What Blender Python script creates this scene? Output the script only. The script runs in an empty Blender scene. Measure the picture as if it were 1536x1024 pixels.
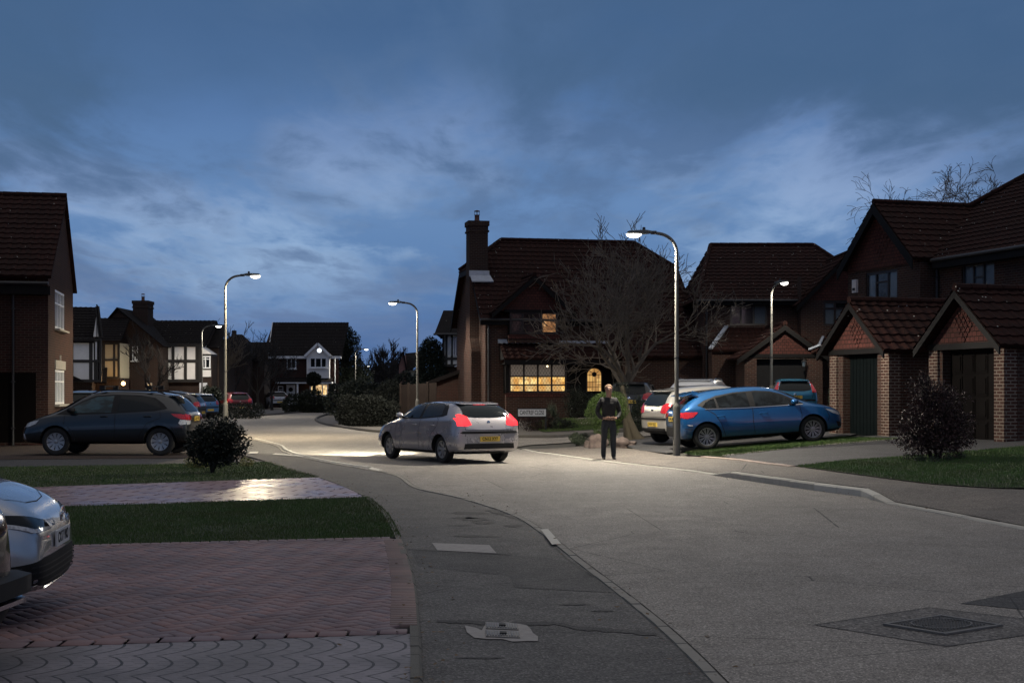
import bpy, bmesh, math, random
import numpy as np
from mathutils import Vector, Matrix
from mathutils.bvhtree import BVHTree
random.seed(7)
R = math.radians
S = bpy.context.scene
COL = S.collection
F = 2133.0; CH = 1.65; HZ = 586.0; CX = 768.0

# ---------------------------------------------------------------- terrain
def terr(X, Y):
    d = (X-4.05)*.97+(Y-27.3)*.242
    e = (X+6)*1.2
    return .07*max(0., min(d, e, 8.5))

def at(px, py):
    """point of the terrain seen at this pixel of the photograph"""
    f = lambda Y: CH-(py-HZ)*Y/F - terr((px-CX)*Y/F, Y)
    Y = 2.5
    while f(Y) > 0 and Y < 420: Y *= 1.03
    a, b = Y/1.03, Y
    for _ in range(30):
        m = (a+b)/2
        if f(m) > 0: a = m
        else: b = m
    return Vector(((px-CX)*a/F, a, terr((px-CX)*a/F, a)))

def PX(px, Y): return (px-CX)*Y/F
def PZ(py, Y): return CH-(py-HZ)*Y/F

# ---------------------------------------------------------------- tagging
def tag(o, label=None, cat=None, group=None, kind=None):
    if label: o['label'] = label
    if cat: o['category'] = cat
    if group: o['group'] = group
    if kind: o['kind'] = kind
    return o

def empty(name, loc=(0, 0, 0), rz=0, label=None, cat=None, group=None, ry=0, rx=0):
    o = bpy.data.objects.new(name, None)
    o.location = loc; o.rotation_euler = (rx, ry, rz)
    COL.objects.link(o)
    return tag(o, label, cat, group)

def children_of(o):
    return [c for c in COL.objects if c.parent == o]

def copy_tree(o, parent=None):
    c = o.copy(); COL.objects.link(c); c.parent = parent
    for ch in children_of(o): copy_tree(ch, c)
    return c

# ---------------------------------------------------------------- mesh builder
class MB:
    def __init__(s): s.v = []; s.f = []; s.m = []; s.M = Matrix.Identity(4)
    def add(s, vs, fs, m=0):
        b = len(s.v)
        M = s.M
        s.v += [tuple(M @ Vector(p)) for p in vs]
        s.f += [tuple(b+i for i in f) for f in fs]
        s.m += [m]*len(fs)
        return s
    def box(s, x0, x1, y0, y1, z0, z1, m=0):
        v = [(x, y, z) for x in (x0, x1) for y in (y0, y1) for z in (z0, z1)]
        return s.add(v, [(0, 1, 3, 2), (4, 6, 7, 5), (0, 4, 5, 1), (2, 3, 7, 6), (0, 2, 6, 4), (1, 5, 7, 3)], m)
    def bar(s, a, b, w, h, m=0, up=(0, 0, 1)):
        a, b = Vector(a), Vector(b); t = (b-a).normalized(); u = Vector(up)
        if abs(t.dot(u)) > .98: u = Vector((1, 0, 0))
        sx = t.cross(u).normalized()*w/2; sy = sx.cross(t).normalized()*h/2
        v = [p+i*sx+j*sy for p in (a, b) for i in (-1, 1) for j in (-1, 1)]
        return s.add(v, [(0, 1, 3, 2), (4, 6, 7, 5), (0, 4, 5, 1), (2, 3, 7, 6), (0, 2, 6, 4), (1, 5, 7, 3)], m)
    def tube(s, pts, rad, n=8, m=0, cap=True):
        pts = [Vector(p) for p in pts]
        if not hasattr(rad, '__len__'): rad = [rad]*len(pts)
        vs = []; fs = []; pu = None
        for i, p in enumerate(pts):
            t = (pts[min(i+1, len(pts)-1)]-pts[max(i-1, 0)]).normalized()
            if pu is None:
                u = t.orthogonal().normalized()
            else:
                u = (pu-t*pu.dot(t)).normalized()
            pu = u; w = t.cross(u)
            for k in range(n):
                a = 2*math.pi*k/n
                vs.append(p+(u*math.cos(a)+w*math.sin(a))*rad[i])
        for i in range(len(pts)-1):
            for k in range(n):
                k2 = (k+1) % n
                fs.append((i*n+k, i*n+k2, (i+1)*n+k2, (i+1)*n+k))
        if cap:
            fs.append(tuple(range(n))[::-1]); fs.append(tuple(range((len(pts)-1)*n, len(pts)*n)))
        return s.add(vs, fs, m)
    def lathe(s, prof, n=24, m=0, axis='z', c=(0, 0, 0)):
        vs = []; fs = []
        for r, h in prof:
            for k in range(n):
                a = 2*math.pi*k/n; x, y = r*math.cos(a), r*math.sin(a)
                p = (x, y, h) if axis == 'z' else ((x, h, y) if axis == 'y' else (h, x, y))
                vs.append((p[0]+c[0], p[1]+c[1], p[2]+c[2]))
        for i in range(len(prof)-1):
            for k in range(n):
                k2 = (k+1) % n
                fs.append((i*n+k, i*n+k2, (i+1)*n+k2, (i+1)*n+k))
        return s.add(vs, fs, m)
    def poly(s, pts, m=0): return s.add(pts, [tuple(range(len(pts)))], m)
    def prism(s, pts, d, m=0):
        """polygon pts pushed along vector d"""
        n = len(pts); d = Vector(d)
        v = [Vector(p) for p in pts]+[Vector(p)+d for p in pts]
        f = [tuple(range(n))[::-1], tuple(range(n, 2*n))]+[(i, (i+1) % n, n+(i+1) % n, n+i) for i in range(n)]
        return s.add(v, f, m)
    def ico(s, c, r, sub=2, noise=0., sq=(1, 1, 1), m=0, seed=0):
        bm = bmesh.new(); bmesh.ops.create_icosphere(bm, subdivisions=sub, radius=1)
        rnd = random.Random(seed); ph = [rnd.uniform(0, 6) for _ in range(6)]
        vs = []
        for v in bm.verts:
            p = v.co; k = 1+noise*(math.sin(3*p.x+ph[0])+math.sin(4*p.y+ph[1])+math.sin(5*p.z+ph[2])+.6*math.sin(9*p.x+ph[3])*math.sin(8*p.z+ph[4]))
            vs.append((c[0]+p.x*r*k*sq[0], c[1]+p.y*r*k*sq[1], c[2]+p.z*r*k*sq[2]))
        fs = [tuple(v.index for v in f.verts) for f in bm.faces]
        bm.free(); return s.add(vs, fs, m)
    def bm(s, bm, m=0):
        bm.verts.index_update()
        return s.add([v.co.copy() for v in bm.verts], [tuple(v.index for v in f.verts) for f in bm.faces], m)
    def build(s, name, mats, parent=None, smooth=False, uv=True, bevel=0, recalc=False):
        me = bpy.data.meshes.new(name)
        me.from_pydata([tuple(v) for v in s.v], [], s.f)
        if not isinstance(mats, (list, tuple)): mats = [mats]
        for m in mats: me.materials.append(m)
        me.polygons.foreach_set('material_index', s.m)
        if recalc:
            b = bmesh.new(); b.from_mesh(me); bmesh.ops.recalc_face_normals(b, faces=b.faces); b.to_mesh(me); b.free()
        me.update()
        if uv: auto_uv(me)
        if smooth:
            me.polygons.foreach_set('use_smooth', [True]*len(me.polygons))
            try: me.set_sharp_from_angle(angle=R(38))
            except Exception: pass
        o = bpy.data.objects.new(name, me); COL.objects.link(o)
        if parent: o.parent = parent
        if bevel:
            b = o.modifiers.new('b', 'BEVEL'); b.width = bevel; b.segments = 2; b.limit_method = 'ANGLE'
        return o

def auto_uv(me):
    uvl = me.uv_layers.new(name='UVMap').data
    for p in me.polygons:
        n = p.normal
        if abs(n.z) > .95: t = Vector((1, 0, 0)); b = Vector((0, 1, 0))
        else:
            t = Vector((-n.y, n.x, 0)).normalized(); b = n.cross(t)
        for li in p.loop_indices:
            co = me.vertices[me.loops[li].vertex_index].co
            uvl[li].uv = (co.dot(t), co.dot(b))

def fast_mesh(name, V, Fc, mat, parent=None, attr=None):
    """V (n,3) float array, Fc (m,k) int array"""
    me = bpy.data.meshes.new(name)
    V = np.asarray(V, dtype=np.float32); Fc = np.asarray(Fc, dtype=np.int32)
    k = Fc.shape[1]
    me.vertices.add(len(V)); me.vertices.foreach_set('co', V.ravel())
    me.loops.add(Fc.size); me.loops.foreach_set('vertex_index', Fc.ravel())
    me.polygons.add(len(Fc)); me.polygons.foreach_set('loop_start', np.arange(0, Fc.size, k, dtype=np.int32))
    me.polygons.foreach_set('loop_total', np.full(len(Fc), k, dtype=np.int32))
    me.update(calc_edges=True); me.validate()
    me.materials.append(mat)
    if attr is not None:
        a = me.attributes.new('tone', 'FLOAT', 'FACE'); a.data.foreach_set('value', np.asarray(attr, dtype=np.float32))
    o = bpy.data.objects.new(name, me); COL.objects.link(o)
    if parent: o.parent = parent
    return o

# ---------------------------------------------------------------- materials
class NT:
    def __init__(s, name):
        s.mat = bpy.data.materials.new(name); s.mat.use_nodes = True
        s.t = s.mat.node_tree; s.p = s.t.nodes['Principled BSDF']
    def n(s, typ, **kw):
        nd = s.t.nodes.new(typ)
        for k, v in kw.items():
            if k.startswith('_'): setattr(nd, k[1:], v)
            else: s.set(nd, k, v)
        return nd
    def set(s, nd, k, v):
        key = int(k[1:]) if (k[0] == 'i' and k[1:].isdigit()) else k.replace('_', ' ')
        i = nd.inputs[key]
        if isinstance(v, bpy.types.NodeSocket): s.t.links.new(v, i)
        else: i.default_value = v
    def math(s, op, a, b=0., c=0.):
        nd = s.n('ShaderNodeMath', _operation=op); s.set(nd, 'i0', a); s.set(nd, 'i1', b); s.set(nd, 'i2', c); return nd.outputs[0]
    def mix(s, f, a, b, bt='MIX'):
        nd = s.n('ShaderNodeMix', _data_type='RGBA', _blend_type=bt)
        s.set(nd, 'i0', f); s.set(nd, 'i6', a); s.set(nd, 'i7', b); return nd.outputs[2]
    def ramp(s, f, stops):
        nd = s.n('ShaderNodeValToRGB'); s.set(nd, 'i0', f)
        e = nd.color_ramp.elements
        while len(e) < len(stops): e.new(.5)
        for k, (p, c) in enumerate(stops):
            e[k].position = p; e[k].color = (c, c, c, 1) if not hasattr(c, '__len__') else (*c[:3], 1)
        return nd.outputs[0]
    def noise(s, vec, scale, detail=4, rough=.55, dist=0.):
        nd = s.n('ShaderNodeTexNoise', Scale=scale, Detail=detail, Roughness=rough, Distortion=dist)
        if vec is not None: s.set(nd, 'Vector', vec)
        return nd.outputs[0]
    def obj(s): return s.n('ShaderNodeTexCoord').outputs['Object']
    def uv(s): return s.n('ShaderNodeTexCoord').outputs['UV']
    def mapping(s, vec, scale=(1, 1, 1), loc=(0, 0, 0), rot=(0, 0, 0)):
        return s.n('ShaderNodeMapping', Vector=vec, Scale=scale, Location=loc, Rotation=rot).outputs[0]
    def bump(s, h, strength=.4, dist=.02, nrm=None):
        nd = s.n('ShaderNodeBump', Height=h, Strength=strength, Distance=dist)
        if nrm is not None: s.set(nd, 'Normal', nrm)
        s.set(s.p, 'Normal', nd.outputs[0]); return nd.outputs[0]
    def base(s, c): s.set(s.p, 'Base Color', c if isinstance(c, bpy.types.NodeSocket) else (*c[:3], 1))
    def rough(s, v): s.set(s.p, 'Roughness', v)

def c4(c): return (*c[:3], 1)

MATS = {}
def plain(name, col, rough=.6, metal=0., var=.25, scale=3., bump=0., coat=0., spec=.5):
    if name in MATS: return MATS[name]
    t = NT(name); v = t.obj()
    n = t.noise(v, scale, 5, .6)
    f = t.math('MULTIPLY_ADD', n, 2*var, 1-var)
    hs = t.n('ShaderNodeVectorMath', _operation='SCALE'); t.set(hs, 'i0', col[:3]); t.set(hs, 'Scale', f)
    t.base(hs.outputs[0]); 
    t.rough(t.math('MULTIPLY_ADD', n, .25, rough-.12))
    t.set(t.p, 'Metallic', metal); t.set(t.p, 'Coat Weight', coat); t.set(t.p, 'Specular IOR Level', spec)
    if coat: t.set(t.p, 'Coat Roughness', .03)
    if bump: t.bump(t.noise(v, scale*12, 3), bump, .01)
    MATS[name] = t.mat; return t.mat

def emis(name, col, strength):
    if name in MATS: return MATS[name]
    t = NT(name); t.base(col); t.set(t.p, 'Emission Color', c4(col)); t.set(t.p, 'Emission Strength', strength)
    MATS[name] = t.mat; return t.mat

def brick_mat(name, a, b, mortar, bw=.225, rh=.075, ms=.010, var=.5, bump=.5):
    t = NT(name); uv = t.uv()
    br = t.n('ShaderNodeTexBrick', Vector=uv, Color1=c4(a), Color2=c4(b), Mortar=c4(mortar), Scale=1.)
    br.inputs['Brick Width'].default_value = bw; br.inputs['Row Height'].default_value = rh
    br.inputs['Mortar Size'].default_value = ms; br.inputs['Mortar Smooth'].default_value = .1
    n = t.noise(t.obj(), 1.1, 6, .65); n2 = t.noise(t.obj(), 25, 3)
    col = t.mix(t.math('MULTIPLY', n2, .5), br.outputs[0], (.03, .022, .02, 1))
    col = t.mix(t.ramp(n, [(.35, 0), (.75, var)]), col, (.035, .028, .024, 1))
    t.base(col); t.rough(.9); t.set(t.p, 'Specular IOR Level', .15)
    t.bump(t.math('SUBTRACT', 1., br.outputs[1]), bump, .008)
    return t.mat

def tile_mat(name, a, b, spots=True, lich=.5):
    """clay tiles: colour varies per tile, pale lichen spots; UV v is up the slope"""
    t = NT(name); uv = t.uv()
    br = t.n('ShaderNodeTexBrick', Vector=uv, Color1=c4(a), Color2=c4(b), Mortar=(.008, .006, .006, 1), Scale=1.)
    br.inputs['Brick Width'].default_value = .3; br.inputs['Row Height'].default_value = .32; br.inputs['Mortar Size'].default_value = .006
    br.offset = 0
    n = t.noise(t.obj(), .9, 6, .7)
    col = t.mix(t.ramp(n, [(.3, 0), (.8, .6)]), br.outputs[0], (.014, .010, .008, 1))
    if spots:
        vo = t.n('ShaderNodeTexVoronoi', Vector=t.obj(), Scale=5.5)
        m = t.math('LESS_THAN', vo.outputs['Distance'], .11)
        r = t.math('GREATER_THAN', t.n('ShaderNodeSeparateColor', Color=vo.outputs['Color']).outputs[0], 1-lich)
        n3 = t.math('GREATER_THAN', t.noise(t.obj(), 1.6, 2), .5)
        m = t.math('MULTIPLY', t.math('MULTIPLY', m, r), n3)
        col = t.mix(m, col, (.42, .42, .38, 1))
    t.base(col); t.rough(.85); t.set(t.p, 'Specular IOR Level', .12)
    t.bump(t.noise(t.obj(), 30, 4), .3, .01)
    return t.mat
# ---------------------------------------------------------------- shared materials
M = {}
M['brick'] = brick_mat('brick brown', (.085, .032, .021), (.045, .018, .013), (.12, .10, .085))
M['brick_dark'] = brick_mat('brick dark', (.045, .022, .017), (.03, .015, .012), (.085, .075, .065))
M['brick_pier'] = brick_mat('brick pier', (.105, .042, .028), (.065, .028, .02), (.30, .25, .205), ms=.013)
M['brick_red'] = brick_mat('brick red', (.075, .027, .019), (.048, .017, .013), (.07, .055, .048))
M['tilehang'] = brick_mat('hung clay tile', (.135, .043, .034), (.09, .030, .025), (.015, .01, .008), bw=.165, rh=.115, ms=.009, var=.35, bump=1.)
M['tile'] = tile_mat('roof tile', (.040, .0145, .0115), (.023, .0095, .0085))
M['tile_dark'] = tile_mat('roof tile dark', (.014, .012, .013), (.009, .008, .009), lich=.25)
M['timber'] = plain('black timber', (.012, .011, .011), .6)
M['render'] = plain('cream render', (.80, .79, .77), .85, var=.12, bump=.2)
M['render2'] = plain('buff render', (.42, .38, .27), .85, var=.12, bump=.2)
M['fascia'] = plain('dark stained wood', (.007, .0062, .0062), .7, spec=.2)
M['white_upvc'] = plain('white painted frame', (.72, .74, .76), .35, var=.06)
M['brown_frame'] = plain('brown stained frame', (.025, .016, .013), .4)
M['lead'] = plain('weathered lead flashing', (.42, .46, .52), .55, metal=.1, var=.35, scale=6)
M['stone'] = plain('pale cast stone', (.30, .29, .26), .85, var=.2, bump=.3)
M['glass'] = plain('dark window glass', (.008, .010, .012), .08, var=.1, coat=.0, spec=.5)
M['black'] = plain('black rubber', (.010, .010, .011), .75)
M['void'] = plain('unlit interior', (.006, .006, .007), .95)
M['door_green'] = plain('dark green boards', (.003, .0055, .006), .8, var=.3, spec=.08)
M['door_brown'] = plain('dark brown panels', (.006, .0045, .004), .8, var=.3, spec=.08)
M['door_white'] = plain('white garage door', (.55, .57, .62), .5, var=.1)
M['galv'] = plain('galvanised steel', (.12, .118, .108), .65, metal=.1, var=.35, scale=9)
M['steel_dark'] = plain('dark painted steel', (.03, .03, .032), .45)
M['lamp_body'] = plain('grey lantern casting', (.10, .11, .10), .5)
def curtain_mat(name, col, k=9.):
    t = NT(name); v = t.obj()
    w = t.n('ShaderNodeTexWave', _wave_type='BANDS', _bands_direction='X', Vector=v, Scale=k, Distortion=2.5, Detail=2.)
    t.base(t.mix(w.outputs[1], tuple(c*.35 for c in col)+(1,), c4(col))); t.rough(.12)
    t.set(t.p, 'Coat Weight', 1.); t.set(t.p, 'Coat Roughness', .05)
    return t.mat
M['net'] = curtain_mat('net curtain behind glass', (.16, .19, .22))
M['net_dim'] = curtain_mat('dim curtain behind glass', (.035, .035, .04), 6)
def lit_mat(name, a, b, st, sc=2.2):
    t = NT(name); v = t.obj()
    n = t.noise(t.mapping(v, (sc, sc, sc*.5)), 1.6, 3, .5)
    vo = t.n('ShaderNodeTexVoronoi', Vector=v, Scale=3.2, _distance='CHEBYCHEV')
    col = t.mix(t.ramp(n, [(.38, 0), (.6, 1)]), c4(a), c4(b))
    col = t.mix(t.math('MULTIPLY', t.math('GREATER_THAN', vo.outputs['Distance'], .36), .55), col, (.28, .10, .03, 1))
    t.base((.02, .015, .01)); t.rough(.15); t.set(t.p, 'Emission Color', col); t.set(t.p, 'Emission Strength', st)
    return t.mat
M['lit_room'] = lit_mat('lamplit room', (.95, .50, .12), (1., .78, .34), .95)
M['lit_amber'] = lit_mat('amber lit glass', (.85, .45, .12), (.95, .58, .2), .62, .8)
M['lit_cream'] = lit_mat('lit curtain', (.95, .62, .25), (1., .8, .45), .85)
M['lit_dim'] = lit_mat('dim lit curtain', (.75, .36, .14), (.9, .5, .22), .45)
def blind():
    t = NT('net blind'); v = t.obj()
    t.base(t.mix(t.noise(v, 8, 3), (.10, .09, .085, 1), (.26, .23, .20, 1))); t.rough(.3)
    t.set(t.p, 'Emission Color', (.30, .24, .19, 1)); t.set(t.p, 'Emission Strength', .2)
    return t.mat
M['blind'] = blind()

def asphalt(name, a, b, speck, sc=70., rough=.8, patch=(.22, .6), wear=None, bumpst=.55):
    t = NT(name); v = t.obj()
    big = t.noise(v, patch[0], 5, .6, .4); mid = t.noise(v, 2.2, 4, .6); wear_ = t.noise(t.mapping(v, (.9, .09, 1), rot=(0, 0, R(-8))), 1.3, 4, .6)
    col = t.mix(t.ramp(big, [(.35, 0), (.65, 1)]), c4(a), c4(b))
    col = t.mix(t.math('MULTIPLY', t.ramp(mid, [(.45, 0), (.7, 1)]), .4), col, c4([c*.62 for c in a]))
    col = t.mix(t.math('MULTIPLY', t.ramp(wear_, [(.48, 0), (.66, 1)]), .30), col, c4([c*.55 for c in a]))
    vo = t.n('ShaderNodeTexVoronoi', Vector=v, Scale=sc)
    cs = t.n('ShaderNodeSeparateColor', Color=vo.outputs['Color']).outputs[0]
    s1 = t.ramp(cs, [(.0, .22), (.5, .85), (.82, 1.15), (1., 2.3)])
    hs = t.n('ShaderNodeVectorMath', _operation='SCALE'); t.set(hs, 'i0', col); t.set(hs, 'Scale', s1)
    col = t.mix(speck, col, hs.outputs[0])
    # fine cracks
    ck = t.n('ShaderNodeTexVoronoi', Vector=t.mapping(v, (.23, .4, 1)), Scale=1., _feature='DISTANCE_TO_EDGE')
    nz = t.noise(v, 3, 4, .7)
    w = t.math('MULTIPLY_ADD', nz, .006, -.0015)
    cr = t.math('LESS_THAN', ck.outputs[0], w)
    col = t.mix(t.math('MULTIPLY', cr, .75), col, (.008, .008, .008, 1))
    t.base(col); t.rough(t.math('MULTIPLY_ADD', mid, .3, rough-.15))
    t.bump(t.math('ADD', t.math('MULTIPLY', cs, .6), vo.outputs['Distance']), bumpst, .006)
    return t.mat
M['road'] = asphalt('road asphalt', (.29, .264, .232), (.225, .207, .184), .75, 95)
M['footway'] = asphalt('footway asphalt', (.115, .109, .102), (.08, .077, .075), .8, 80)
M['footway_pale'] = asphalt('worn footway asphalt', (.17, .148, .125), (.115, .102, .09), .8, 70, patch=(.5, .6))
M['patch_dark'] = asphalt('asphalt repair', (.068, .066, .064), (.055, .053, .052), .8, 80)
M['patch_damp'] = asphalt('damp asphalt', (.052, .049, .047), (.045, .043, .042), .8, 80, rough=.8)
M['patch_mid'] = asphalt('asphalt reinstatement', (.165, .152, .138), (.135, .125, .115), .9, 60)
M['drive_grey'] = asphalt('driveway asphalt', (.062, .060, .062), (.05, .049, .05), .8, 80)
M['kerb'] = plain('concrete kerb', (.42, .40, .35), .85, var=.35, scale=5, bump=.4)
M['kerb_pale'] = plain('new concrete kerb', (.52, .50, .44), .8, var=.15, scale=5, bump=.3)
M['kerb_dim'] = plain('mossy concrete edging', (.12, .115, .10), .9, var=.45, scale=7, bump=.4)
M['paint'] = plain('worn white paint', (.50, .48, .43), .7, var=.4, scale=14)
M['iron'] = plain('cast iron', (.19, .18, .165), .55, metal=.4, var=.4, scale=20, bump=.3)
M['mortar_pale'] = plain('pale mortar', (.34, .32, .30), .9, var=.4, scale=12, bump=.6)
M['soil'] = plain('bare soil', (.035, .028, .02), .95, var=.4, scale=4, bump=.8)
M['pave_joint'] = plain('paving joint sand', (.012, .010, .010), .95, var=.3)

def attr_mat(name, stops, rough=.7, bump=.3, sc=40., coat=0.):
    t = NT(name); v = t.obj()
    a = t.n('ShaderNodeAttribute', _attribute_name='tone').outputs['Fac']
    col = t.ramp(a, stops)
    big = t.noise(v, 1.0, 4); 
    col = t.mix(t.math('MULTIPLY', t.ramp(big, [(.35, 0), (.7, 1)]), .45), col, (.03, .03, .04, 1))
    t.base(col); t.rough(t.math('MULTIPLY_ADD', big, .25, rough-.12)); t.bump(t.noise(v, sc, 3), bump, .006)
    t.set(t.p, 'Coat Weight', coat)
    return t.mat
M['block'] = attr_mat('clay block pavers', [(0, (.17, .13, .15)), (.4, (.21, .14, .145)), (.7, (.25, .15, .145)), (1, (.19, .145, .165))])
M['block_pink'] = attr_mat('buff block border', [(0, (.16, .11, .10)), (1, (.22, .14, .12))])

def grass_mat(name, a, b):
    t = NT(name); v = t.obj()
    at_ = t.n('ShaderNodeAttribute', _attribute_name='tone').outputs['Fac']
    col = t.mix(at_, c4(a), c4(b)); n = t.noise(v, 1.2, 4)
    col = t.mix(t.math('MULTIPLY', t.ramp(n, [(.4, 0), (.7, 1)]), .55), col, (.07, .065, .025, 1))
    t.base(col); t.rough(.6); t.set(t.p, 'Specular IOR Level', .3)
    return t.mat
M['grass'] = grass_mat('lawn blades', (.032, .072, .018), (.085, .145, .034))
M['grass_lamplit'] = grass_mat('lamplit lawn blades', (.05, .12, .026), (.12, .215, .05))  # same lawn blades, brightened: lamplight on the right lawn put into the colour
M['turf'] = plain('turf floor', (.022, .034, .012), .95, var=.5, scale=6, bump=.9)
def leaf(name, a, b, rough=.5):
    return grass_leaf(name, a, b, rough)
def grass_leaf(name, a, b, rough):
    t = NT(name)
    at_ = t.n('ShaderNodeAttribute', _attribute_name='tone').outputs['Fac']
    t.base(t.mix(at_, c4(a), c4(b))); t.rough(rough)
    return t.mat
M['leaf_dark'] = leaf('glossy dark leaves', (.005, .009, .005), (.010, .016, .008), .7)
M['leaf_privet'] = leaf('privet leaves', (.028, .055, .010), (.09, .15, .022), .5)
M['leaf_conifer'] = leaf('conifer needles', (.006, .012, .007), (.013, .024, .011), .8)
M['leaf_hedge'] = leaf('hedge leaves', (.007, .011, .005), (.016, .024, .010), .6)
M['leaf_black'] = leaf('nearly black evergreen leaves', (.003, .005, .003), (.007, .010, .006), .8)
M['leaf_red'] = leaf('red bush leaves', (.020, .009, .009), (.055, .019, .018), .6)
M['leaf_gold'] = leaf('golden conifer leaves', (.05, .06, .012), (.22, .22, .04), .6)
M['leaf_sage'] = leaf('sage leaves', (.03, .045, .026), (.085, .105, .06), .6)
M['bark'] = plain('grey bark', (.12, .10, .08), .85, var=.4, scale=12, bump=.5)
M['bark_dark'] = plain('dark bark', (.02, .016, .014), .9, var=.3)
M['bark_moss'] = plain('mossy trunk bark', (.075, .062, .04), .85, var=.4, scale=15, bump=.8)
M['boulder'] = plain('weathered boulder', (.15, .115, .10), .92, var=.85, scale=7, bump=2.)
M['fence'] = brick_mat('fence boards', (.016, .010, .008), (.011, .007, .006), (.004, .003, .003), bw=.12, rh=4., ms=.006)
# ---------------------------------------------------------------- ground
FOLDS = [((4.05, 27.3), (.97, .242)), ((4.05+8.5*.97, 27.3+8.5*.242), (.97, .242)), ((-6, 0), (1, 0)), ((8.5/1.2-6, 0), (1, 0))]
# d = e line: .97X-3.93+.242Y-6.607 = 1.2X+7.2  ->  -.23X+.242Y-17.74 = 0
FOLDS.append(((0, 73.3), (-.23, .242)))
def sheet(name, pts, off, mat, kind='structure', extra=None, label=None, cat=None):
    bm = bmesh.new()
    vs = [bm.verts.new((p[0], p[1], 0)) for p in pts]
    f = bm.faces.new(vs); bmesh.ops.triangulate(bm, faces=[f])
    for c, n in FOLDS:
        bmesh.ops.bisect_plane(bm, geom=bm.verts[:]+bm.edges[:]+bm.faces[:], plane_co=(c[0], c[1], 0), plane_no=(n[0], n[1], 0))
    for v in bm.verts: v.co.z = terr(v.co.x, v.co.y)+off
    bmesh.ops.recalc_face_normals(bm, faces=bm.faces)
    for f in bm.faces:
        if f.normal.z < 0: f.normal_flip()
    b = MB().bm(bm); bm.free()
    o = b.build(name, mat, None)
    tag(o, label, cat, None, kind)
    return o
def px_poly(l): return [at(*p) for p in l]

def smooth_line(pts, k=6):
    P = [Vector(p) for p in pts]; out = []
    for i in range(len(P)-1):
        p0, p1, p2, p3 = P[max(i-1, 0)], P[i], P[i+1], P[min(i+2, len(P)-1)]
        for j in range(k):
            t = j/k
            out.append(.5*((2*p1)+(p2-p0)*t+(2*p0-5*p1+4*p2-p3)*t*t+(3*p1-p0-3*p2+p3)*t**3))
    out.append(P[-1]); return out
def px_line(l, k=5): return [Vector((p.x, p.y, 0)) for p in smooth_line([at(*p) for p in l], k)]

sheet('ground', [(-700, -60), (700, -60), (700, 1800), (-700, 1800)], -.03, plain('earth and verge', (.045, .042, .035), .9, var=.4, scale=.4, bump=.5))

L_KERB = px_line([(1190, 1120), (1095, 1024), (1020, 952), (950, 895), (880, 843), (820, 797), (775, 771), (700, 747), (629, 731), (600, 713), (551, 703), (500, 694.5), (450, 684), (428, 676.5)])
L_KERB += px_line([(424, 673), (419, 669), (400, 663.5), (381, 659), (350, 652), (300, 647), (200, 640), (60, 634)])
R_KERB = px_line([(2150, 930), (1800, 852), (1536, 795), (1330, 755), (1290, 744), (1220, 735), (1085, 715), (1000, 703), (900, 692), (830, 682), (800, 678), (782, 674.5), (775, 670.5), (790, 667.5), (820, 665.5)], 6)
R_KERB2 = px_line([(860, 663), (920, 658), (1000, 651), (1100, 645), (1250, 641)])
F_KERB = px_line([(1250, 634), (1100, 639), (960, 646), (880, 653), (815, 656.5), (700, 655), (620, 651.5), (560, 648), (520, 642.5), (487, 637), (473, 631), (474, 627.5), (486, 623), (510, 617), (530, 610), (560, 603)])
FAR = px_line([(535, 602), (512, 611), (500, 614.5), (440, 619.5), (385, 624), (352, 626.5)])
BAY = px_line([(345, 624.5), (322, 626), (315, 630), (300, 633), (200, 630), (60, 625)])
sheet('road', L_KERB[::-1][::1][::-1]+BAY[::-1]+FAR[::-1]+F_KERB[::-1]+R_KERB2[::-1]+R_KERB[::-1], 0., M['road'])

# left footway between the plots' edging and the kerb
EDGE = px_line([(636, 1120), (634, 1024), (631, 960), (624, 880), (612, 835), (601, 806), (580, 770), (549, 745), (520, 731), (478, 716), (440, 706), (405, 694), (375, 685), (340, 676), (300, 668), (240, 664)])
sheet('footway', EDGE+[p for p in L_KERB[::-1] if p.y < 60], -.006, M['footway'])
# right footway: a strip that rises to the raised kerb
R_BACK = [(2150, 770), (1800, 752), (1536, 734), (1490, 733), (1400, 727), (1320, 717), (1240, 706), (1194, 700), (1120, 690), (1060, 685), (1000, 683), (960, 674), (900, 671), (862, 668), (835, 667)]
def khgt(px):
    """height of the kerb upstand by where it runs"""
    if 1095 <= px <= 1290: return .115
    if 1290 < px < 1330: return .115-(px-1290)/40*.09
    if 1070 < px < 1095: return .025+(px-1070)/25*.09
    return .025
KP = [(2150, 930), (1800, 852), (1536, 795), (1400, 768), (1330, 755), (1310, 749), (1290, 744), (1255, 739.5), (1220, 735), (1150, 725), (1095, 716.5), (1070, 712.5), (1000, 703), (950, 697.5), (900, 692), (860, 686.5), (830, 682), (800, 678), (782, 674.5)]
kp = [at(*p) for p in KP]; kh = [khgt(p[0]) for p in KP]
rb = px_line(R_BACK, 8)
def nearest(p, line): return min(line, key=lambda q: (q.x-p.x)**2+(q.y-p.y)**2)
mb = MB(); kb = MB(); kpale = MB()
W = .125
ks = []
for i, p in enumerate(kp):
    a = kp[max(i-1, 0)]; b = kp[min(i+1, len(kp)-1)]
    t = Vector((b.x-a.x, b.y-a.y, 0)).normalized(); n = Vector((t.y, -t.x, 0))
    if n.x < 0: n = -n
    ks.append((Vector((p.x, p.y, 0)), n))
rows = []
for i, (p, n) in enumerate(ks):
    q = nearest(p+n*1.6, rb); row = []
    a = p+n*W
    for k in range(7):
        u = k/6; r = a.lerp(q, u)
        row.append((r.x, r.y, max(terr(r.x, r.y)+.008, 0)+kh[i]*(1-u)))
    rows.append(row)
V = [p for r in rows for p in r]; n7 = 7
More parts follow.
